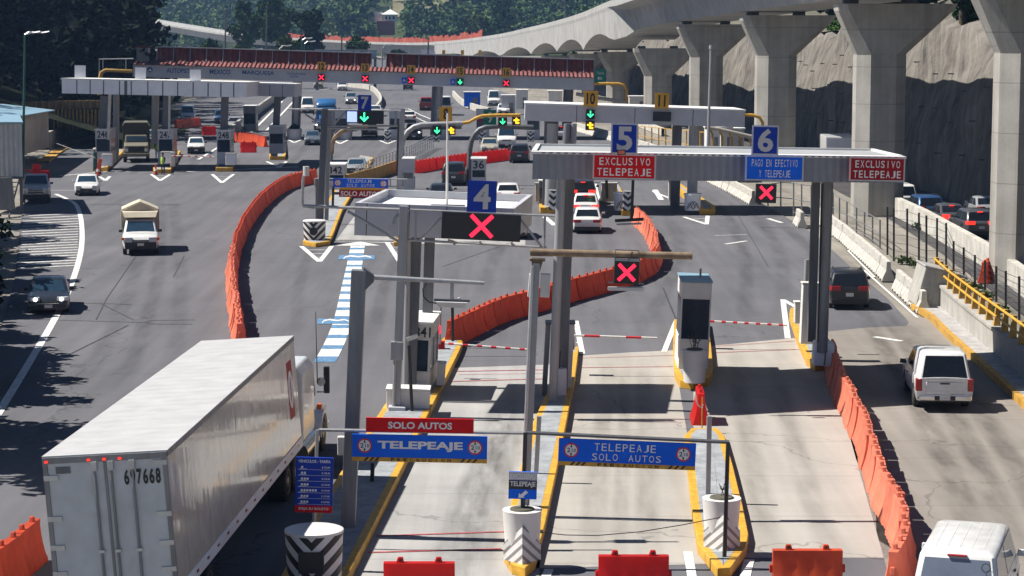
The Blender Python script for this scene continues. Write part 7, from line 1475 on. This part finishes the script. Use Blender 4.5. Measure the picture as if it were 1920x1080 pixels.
for wl_ in (wl_l,wl_r):
    mb=MB(); s_=1 if wl_ is wl_l else -1
    mb.loft([[q+Vector((s_*.05,0,.003)),q+Vector((s_*.3,0,.003)),q+Vector((s_*.3,0,.42)),q+Vector((s_*.05,0,.42))] for q in wl_]); via.part('parapet',mb,M['deck_concrete'])
rnd=random.Random(5); mb=MB(); A=[];B=[]
for i,q in enumerate(wl_l):
    if 575<q.y<880:
        for k in range(4):
            e=q.lerp(wl_l[i+1],k/4); A.append(e+Vector((.2,0,.44))); B.append(e+Vector((.2+rnd.uniform(-.2,.2),0,.44+rnd.uniform(.9,1.9))))
mb.strip(A,B); A2=[p+Vector((.12,.12,0)) for p in A]; B2_=[p+Vector((.12,.12,0)) for p in B]; mb.strip(A2,B2_); via.part('safety_net',mb,mat('safety_net',(.34,.06,.028),.8,var=.45,scale=.5))
def on_path(Y):
    for a,b in zip(path,path[1:]):
        if a.y<=Y<=b.y: d=(b-a); d.z=0; return a.lerp(b,(Y-a.y)/(b.y-a.y)),d.normalized()
for i,Y in enumerate(PY):
    p,d=on_path(Y); n=Vector((d.y,-d.x,0)); zt=p.z-haunch(Y+.01)*(1 if Y>268 else 0)-.30; zf=zt-(3.3 if Y<300 else 2.9)
    cl=1.3; wd=3.3; hd=1.4; c=.8
    def sec(x0,x1,z,hd,c): 
        o=Vector((p.x,p.y,z)); return [o+n*x+d*y for x,y in ((x0,-hd+c),(x0+c,-hd),(x1-c,-hd),(x1,-hd+c),(x1,hd-c),(x1-c,hd),(x0+c,hd),(x0,hd-c))]
    mb=MB(); mb.loft([sec(cl,cl+wd,-1,hd,c),sec(cl,cl+wd,zf-.05,hd,c)]); pr=via.part('pier',mb,M['pier'])
    mb=MB(); mb.loft([sec(cl+.02,cl+wd-.02,zf-.047,hd-.02,c),sec(cl,cl+wd,zf+.02,hd,c),sec(0,7.6,zt-.45,hd+.05,.6),sec(-.05,7.9,zt,hd+.05,.5)]); via.part('pier_head',mb,M['pier'],pr)
    mb=MB(); o=Vector((p.x,p.y,zt)); 
    for x in (.5,4.4): mb=MB(); mb.hexa([o+n*x-d*.5+Vector((0,0,.003)),o+n*(x+.9)-d*.5+Vector((0,0,.003)),o+n*(x+.9)+d*.5+Vector((0,0,.003)),o+n*x+d*.5+Vector((0,0,.003))],[o+n*x-d*.5+Vector((0,0,.29)),o+n*(x+.9)-d*.5+Vector((0,0,.29)),o+n*(x+.9)+d*.5+Vector((0,0,.29)),o+n*x+d*.5+Vector((0,0,.29))]); via.part('bearing',mb,M['steel_dark'],pr)
# ================================================================ shotcrete wall and slope behind it
WB=[Vector(q) for q in [(37,60,0),(34.5,110,0),(32,150,0),(30.2,200,0),(29.2,250,0),(27.6,300,0),(24.8,360,0),(19.5,440,0),(12,520,0)]]
wp=polyline(smoothline(WB,10),2.0); rnd=random.Random(11); NV=14; rows=[]
for i,p in enumerate(wp):
    d=(wp[min(i+1,len(wp)-1)]-wp[max(i-1,0)]).normalized(); n=Vector((d.y,-d.x,0)); H=12.0+.9*math.sin(i*.33)+.6*math.sin(i*1.1+1)-max(0,(p.y-230))*.012; col=[]
    for k in range(NV+1):
        q=k/NV; col.append(p+n*(4.6*q**1.25+rnd.uniform(-.12,.12)+.25*math.sin(i*.5+q*5))+Vector((0,0,H*q-.1)))
    e=col[-1]; col.append(e+n*1.0+Vector((0,0,.25))); rows.append(col)
mb=MB(); m_=len(rows[0]); vs=[v for r in rows for v in r]; mb.add(vs,[(i*m_+k,i*m_+k+1,(i+1)*m_+k+1,(i+1)*m_+k) for i in range(len(rows)-1) for k in range(m_-1)])
ms,nt,lk,b=new_mat('shotcrete'); tc=N(nt,'ShaderNodeTexCoord'); 
sx=N(nt,'ShaderNodeSeparateXYZ'); lk.new(tc.outputs['Object'],sx.inputs[0])
# streaks running down the slope, slanted along the wall
u=math_(nt,lk,'SUBTRACT',sx.outputs['Y'],math_(nt,lk,'MULTIPLY',sx.outputs['Z'],1.1)); cb=N(nt,'ShaderNodeCombineXYZ'); lk.new(math_(nt,lk,'MULTIPLY',u,.9),cb.inputs[0]); lk.new(math_(nt,lk,'MULTIPLY',sx.outputs['Z'],.12),cb.inputs[1])
n1=N(nt,'ShaderNodeTexNoise',Scale=1.0,Detail=7.0,Roughness=.65); lk.new(cb.outputs[0],n1.inputs['Vector']); n2=N(nt,'ShaderNodeTexNoise',Scale=.35,Detail=8.0,Roughness=.7); lk.new(tc.outputs['Object'],n2.inputs['Vector'])
a_=math_(nt,lk,'ADD',math_(nt,lk,'MULTIPLY',n1.outputs[0],.6),math_(nt,lk,'MULTIPLY',n2.outputs[0],.5)); cr=N(nt,'ShaderNodeValToRGB'); e=cr.color_ramp.elements; e[0].position=.36; e[0].color=(.045,.042,.038,1); e[1].position=.72; e[1].color=(.27,.252,.225,1); x=e.new(.54); x.color=(.155,.144,.130,1); lk.new(a_,cr.inputs[0]); lk.new(cr.outputs[0],b.inputs['Base Color']); b.inputs['Roughness'].default_value=.95; b.inputs['Specular IOR Level'].default_value=.06
n3=N(nt,'ShaderNodeTexNoise',Scale=1.1,Detail=12.0,Roughness=.75); lk.new(tc.outputs['Object'],n3.inputs['Vector']); bp=N(nt,'ShaderNodeBump',Strength=.8,Distance=.25); lk.new(n3.outputs[0],bp.inputs['Height']); lk.new(bp.outputs[0],b.inputs['Normal'])
wall=solo('retaining_wall',mb,ms,'tall sloping shotcrete retaining wall behind the viaduct piers','wall',Vector((32,150,0)),smooth=.9)
for k in (4,7,10):
    for i in range(36,110,3):
        c_=rows[i][k]; mb=MB(); mb.box(c_.x-.45,c_.x+.05,c_.y-.06,c_.y+.06,c_.z-.05,c_.z+.05); mb.build('drain_pipe',M['steel_dark'],wall,off=Vector((32,150,0)))
M['forest_floor']=mat('forest_floor',(.022,.026,.016),.95,var=.5,scale=.4,spec=.05)
# slopes left and right, far hills
def terrain(name,xs,ys,f,m):
    mb=MB(); mb.add([Vector((x,y,f(x,y))) for y in ys for x in xs],[(j*len(xs)+i,j*len(xs)+i+1,(j+1)*len(xs)+i+1,(j+1)*len(xs)+i) for j in range(len(ys)-1) for i in range(len(xs)-1)]); return struct(name,mb,m,smooth=2.0)
def wallx(y):
    for a,b in zip(WB,WB[1:]):
        if a.y<=y<=b.y: return lerp(a.x,b.x,(y-a.y)/(b.y-a.y))
    return WB[0].x if y<60 else WB[-1].x-(y-520)*.09
M['dry_grass']=mat('dry_grass',(.17,.15,.075),.9,var=.4,scale=.08,detail=9)

mb=MB(); ysr=[60+k*10 for k in range(50)]; xo=[0,3,8,20,45,90,200]
mb.add([Vector((wallx(y)+5.2+x,y,11.6-max(0,y-230)*.012+[0,.4,2.5,9,22,40,60][i]+math.sin(y*.11+i)*.4)) for y in ysr for i,x in enumerate(xo)],[(j*7+i,j*7+i+1,(j+1)*7+i+1,(j+1)*7+i) for j in range(len(ysr)-1) for i in range(6)]); struct('hillside',mb,M['soil'],smooth=2.0)
def lz(x,y): return max(-.1, (-(x+.155*y)-4)*.32)*(1 if 230<y<520 else 0) if x<0 else -.1
terrain('hillside',[-260+k*8 for k in range(30)],[226+k*8 for k in range(40)],lambda x,y: max(-.1,(-(x+.155*y)-1)*.30)-(.1 if x>-.155*y else 0)-.05,M['forest_floor'])
def fz(x,y): return -.2+max(0,y-860-190*max(0,min(1,(-x-70)/40)))*.115+max(0,-x-190)*.12*min(1,max(0,(y-1000)/300))+max(0,x-20)*.16*min(1,max(0,(y-560)/250))+4*math.sin(x*.012+1)*math.sin(y*.007)*min(1,max(0,(y-860-190*max(0,min(1,(-x-70)/40)))/200))
terrain('hill',[-700+k*40 for k in range(36)],[560+k*40 for k in range(29)],fz,mat('hill_floor',(.045,.062,.028),.95,var=.5,scale=.03,spec=.05))
mb=MB(); xs_=[k for k in range(13)]; ys_=[980+k*25 for k in range(13)]
P_=lambda i,y:(lambda x:Vector((x,y,fz(x,y)+.5)))((lerp(738,848,i/12)-960)/F_PX*y)
mb.add([P_(i,y) for y in ys_ for i in xs_],[(j*13+i,j*13+i+1,(j+1)*13+i+1,(j+1)*13+i) for j in range(12) for i in range(12)]); struct('dry_meadow',mb,M['dry_grass'],smooth=2.0)
# ================================================================ trees
def clump_leaves(mb, rnd, c, r, n, s, squash=.8):
    for k in range(n):
        v=Vector((rnd.gauss(0,1),rnd.gauss(0,1),rnd.gauss(0,1))); v.normalize(); rr=r*(rnd.random()**.45)
        p=c+Vector((v.x*rr,v.y*rr,v.z*rr*squash)); a=Vector((rnd.uniform(-1,1),rnd.uniform(-1,1),rnd.uniform(-.5,.5))).normalized(); b=a.orthogonal().normalized(); b=(b*math.cos(rnd.uniform(0,6.3))+a.cross(b)*math.sin(rnd.uniform(0,6.3))); q=s*rnd.uniform(.6,1.3)
        mb.add([p-a*q-b*q*.25,p-b*q*.7+a*q*.1,p+a*q,p+b*q*.7],[(0,1,2,3)])
def tree_meshes(seed,h,cr,ch,nc,nl,s,leaf,trunk_r=.28):
    rnd=random.Random(seed); tr=MB(); tr.path([Vector((0,0,-.6)),Vector((rnd.uniform(-.2,.2),rnd.uniform(-.2,.2),h*.35)),Vector((rnd.uniform(-.4,.4),rnd.uniform(-.3,.3),h*.75))],[trunk_r*1.3,trunk_r,trunk_r*.4],8)
    cw=MB()
    for k in range(nc):
        a=rnd.uniform(0,6.28); q=math.sqrt(rnd.random()); zz=rnd.uniform(-1,1); w=math.sqrt(max(.05,1-zz*zz*.85)); c=Vector((math.cos(a)*q*cr*w*.8,math.sin(a)*q*cr*w*.8,h-ch/2+zz*ch*.42)); r=cr*rnd.uniform(.28,.5)
        tr.tube(Vector((0,0,h*rnd.uniform(.3,.6))),c,trunk_r*.3,.03,5); clump_leaves(cw,rnd,c,r,nl,s)
    return tr,cw
def tree(label,loc,seed,h,cr,ch,nc=14,nl=90,s=.35,leaf='leaf_mid',group=None,name='tree'):
    tr,cw=tree_meshes(seed,h,cr,ch,nc,nl,s,leaf); t=Thing(name,label,'tree',(0,0,0),group); t.part('trunk',tr,M['bark'],smooth=1.0); t.part('crown',cw,M[leaf]); t.root.location=loc; return t
# trees beside the left road, which throw the shadows on it
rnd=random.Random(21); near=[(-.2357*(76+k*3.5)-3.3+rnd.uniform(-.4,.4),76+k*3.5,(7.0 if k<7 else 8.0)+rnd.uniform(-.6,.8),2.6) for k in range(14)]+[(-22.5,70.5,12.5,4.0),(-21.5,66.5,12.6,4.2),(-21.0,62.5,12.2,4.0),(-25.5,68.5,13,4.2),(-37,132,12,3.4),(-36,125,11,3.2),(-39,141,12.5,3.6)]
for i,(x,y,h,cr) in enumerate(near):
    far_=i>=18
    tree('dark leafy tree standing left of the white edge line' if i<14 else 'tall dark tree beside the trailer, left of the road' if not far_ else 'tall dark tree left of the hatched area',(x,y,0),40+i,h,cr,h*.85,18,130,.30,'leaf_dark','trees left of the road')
# hedge plants along the left edge
for i in range(9):
    y=98+i*4.4; x=-(948/4200)*y-1.3-(.2*(i%3)); rnd=random.Random(200+i); cw=MB()
    for k in range(7): clump_leaves(cw,rnd,Vector((rnd.uniform(-.9,.5),rnd.uniform(-1.6,1.6),rnd.uniform(.4,2.0))),rnd.uniform(.5,.9),70,.22)
    o=cw.build('hedge_shrub',M['leaf_mid' if i%2 else 'leaf_dark'],None); o.location=(x,y,0); tag(o,'dark leafy shrub of the hedge at the left edge of the road','shrub','hedge shrubs at the left edge')
# greenery on top of the retaining wall
for i,(y,dx,h,cr,lf) in enumerate(((172,1.0,2.2,1.3,'leaf_bright'),(163,1.5,1.6,1.2,'leaf_olive'),(182,3.5,9,3.2,'leaf_dark'),(190,6,11,3.8,'leaf_dark'),(174,7,11,3.6,'leaf_dark'),(165,9,12,4,'leaf_dark'),(204,1,2.4,1.5,'leaf_bright'),(212,3,6.5,2.6,'leaf_dark'),(222,1.2,2.2,1.6,'leaf_olive'),(228,4,8,3,'leaf_dark'),(250,1.5,2.2,1.6,'leaf_bright'),(262,3,5,2.4,'leaf_mid'),(198,9,12,4,'leaf_dark'),(240,8,11,4,'leaf_dark'),(153,4,10,3.4,'leaf_dark'),(146,8,12,4,'leaf_dark'),(192,2.6,8,2.6,'leaf_dark'),(196,4.2,10,3,'leaf_dark'),(188,1.6,5,2.0,'leaf_mid'),(201,5.5,11,3.4,'leaf_dark'),(186,4.5,10,3,'leaf_dark'),(236,2.6,6,2.4,'leaf_dark'),(244,4.5,8,2.8,'leaf_mid'))):
    x=wallx(y)+5.4+dx; z=11.5-max(0,y-230)*.012+dx*.2
    if h<3.0:
        rnd=random.Random(300+i); cw=MB()
        for k in range(8): clump_leaves(cw,rnd,Vector((rnd.uniform(-1.2,.6),rnd.uniform(-3.5,3.5),rnd.uniform(-.2,h*.6))),rnd.uniform(.5,.9),60,.22)
        o=cw.build('bush',M[lf],None); o.location=(x,y,z); tag(o,'low green bush on top of the retaining wall','bush','bushes on top of the retaining wall')
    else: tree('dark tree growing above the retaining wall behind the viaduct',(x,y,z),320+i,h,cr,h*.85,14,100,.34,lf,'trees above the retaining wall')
# tumbleweed and dry plants under the fence
for i,(px_,py_) in enumerate(((1690,494),(1712,500),(1800,540),(1822,545),(1842,560),(1705,560),(1870,590),(1720,430))):
    rnd=random.Random(500+i); cw=MB(); clump_leaves(cw,rnd,Vector((0,0,.35)),.55,70,.16,.7); clump_leaves(cw,rnd,Vector((.6,.3,.25)),.4,40,.16,.7); o=cw.build('weed_clump',M['leaf_olive'],None); o.scale=(.7,.7,.6); o.location=G(px_,py_); tag(o,'scrubby weed clump on the gravel by the wire fence','weed','weeds along the wire fence')
# single trees before the far viaduct
def ptree(label,px,py_top,py_bot,wpx,Y,seed,leaf,nc=16,nl=110):
    b=V(px,py_bot,Y); tp=V(px,py_top,Y); h=(tp-b).z; cr=wpx/2*Y/F_PX; b.z-=h*.18; tree(label,b,seed,h*1.18,cr,h*.95,nc,nl,max(.35,cr*.10),leaf,None)
ptree('tall round broadleaf tree left of the orange netting, cut by the top edge',520,-6,80,86,560,61,'leaf_mid',22,130)
ptree('tall mid green tree left of the round broadleaf tree',462,-4,98,70,540,62,'leaf_mid',20,120)
ptree('dark rounded tree in front of the orange netting',578,20,112,72,500,63,'leaf_dark',22,120)
ptree('bushy pale green tree behind the green street lamps',535,70,116,46,430,64,'leaf_olive')
ptree('small round tree half hiding the orange netting',672,68,100,44,480,65,'leaf_mid')
ptree('broad light green tree above the netting, left of the house',652,34,74,84,900,66,'leaf_olive',22)
ptree('large pale green round tree above the start of the pale viaduct',900,28,76,60,800,67,'leaf_olive',22)
ptree('dark tall tree right of the round pale tree on the slope',945,-8,70,50,790,68,'leaf_mid',20)
ptree('low shrub like tree under the far viaduct',748,98,116,46,520,69,'leaf_dark')
ptree('low bushy tree at the left end of the tiled canopy roof',400,78,120,54,430,70,'leaf_mid')
ptree('small pale bush tree under the left end of the viaduct',440,92,116,50,420,71,'leaf_olive')
# far wood on the hills: one mass
def wood(name,label,spots,leaf,seed):
    rnd=random.Random(seed); mb=MB()
    for (x,y,z,h,cr,n,s) in spots:
        kind=rnd.random()
        for k in range(7):
            zz=rnd.uniform(0,1); w=(1-.75*zz) if kind<.35 else math.sqrt(max(.1,1-(2*zz-1)**2)); a=rnd.uniform(0,6.3)
            clump_leaves(mb,rnd,Vector((x+math.cos(a)*cr*w*.6,y+math.sin(a)*cr*w*.6,z+h*(.15+.8*zz))),cr*(.55 if kind>.35 else .6*w+.15),n//7,s)
    o=mb.build(name,M[leaf],None); o['kind']='stuff'; o['label']=label; o['category']='trees'; return o
rnd=random.Random(77); sp={0:[],1:[],2:[]}
for k in range(1500):
    y=880+ (rnd.random()**1.3)*620; x=rnd.uniform(-.172*y,.06*y)
    px=960+x/y*F_PX
    if 740<px<845 and 980<y<1270: continue        # open grassy slope
    if px<478 and y<1030: continue
    if 695<px<755 and y<905: continue
    if 695<px<760 and y<1000: continue
    sp[rnd.choice((0,1,1,2))].append((x,y,fz(x,y)-1,rnd.uniform(8,17),rnd.uniform(3,5.5),130,.95))
for k in range(330):
    y=rnd.uniform(600,900); x=rnd.uniform(.022*y+6,.09*y+40); sp[rnd.choice((0,1,1))].append((x,y,fz(x,y)-1,rnd.uniform(10,20),rnd.uniform(3,5),140,.8))
wood('wood','mixed dark green wood covering the far hill',sp[0],'leaf_far_a',1); wood('wood','mid green trees of the far hill wood',sp[1],'leaf_far_b',2); wood('wood','pale olive trees of the far hill wood',sp[2],'leaf_far_c',3)
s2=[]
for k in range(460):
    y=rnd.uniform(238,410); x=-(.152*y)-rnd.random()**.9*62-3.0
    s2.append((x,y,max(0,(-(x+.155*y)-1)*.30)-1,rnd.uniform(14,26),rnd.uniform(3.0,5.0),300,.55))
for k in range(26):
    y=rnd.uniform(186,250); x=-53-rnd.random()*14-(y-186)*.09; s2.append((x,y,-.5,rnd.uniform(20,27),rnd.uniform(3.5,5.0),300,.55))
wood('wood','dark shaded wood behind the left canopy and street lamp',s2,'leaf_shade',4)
# house on the hill
H0=V(722,52,905); t=Thing('house','small white house with a pale pyramid roof and a red lower wall on the hill','house',H0); x,y,z=H0
mb=MB(); mb.box(x-3.4,x+3.6,y,y+6,z-3,z+2.6); t.part('red_wall',mb,M['terracotta']); mb=MB(); mb.box(x-.8,x+4.6,y+1,y+8,z+2.605,z+5.3); t.part('white_wall',mb,M['white'])
mb=MB(); mb.add([(x-1.6,y+.2,z+5.305),(x+5.4,y+.2,z+5.305),(x+5.4,y+8.8,z+5.305),(x-1.6,y+8.8,z+5.305),(x+1.9,y+4.5,z+7.4)],[(0,1,4),(1,2,4),(2,3,4),(3,0,4),(3,2,1,0)]); t.part('roof',mb,M['roof_white'])
mb=MB(); mb.box(x+1.7,x+2.1,y+4.3,y+4.7,z+7.2,z+8.6); t.part('finial',mb,M['white']); mb=MB(); mb.box(x-4.4,x-1.4,y+3,y+6,z+2.6,z+6.4); t.part('side_tower',mb,M['offwhite'])
for k in range(3): mb=MB(); mb.box(x+.0+k*1.5,x+.8+k*1.5,y+.96,y+1,z+3.4,z+4.6); t.part('window',mb,M['glass'])
# ================================================================ haze
mb=MB(); mb.box(-1100,1100,-60,1760,-8,165)
hz,nt,lk,b=new_mat('haze'); nt.remove(b); pv=N(nt,'ShaderNodeVolumePrincipled'); pv.inputs['Color'].default_value=(.34,.58,1.0,1); pv.inputs['Density'].default_value=.00014; pv.inputs['Anisotropy'].default_value=.25
lk.new(pv.outputs[0],nt['Material Output'].inputs['Volume']); h=struct('haze',mb,hz,'stuff',None,None); hz.cycles.homogeneous_volume=True if hasattr(hz,'cycles') else None
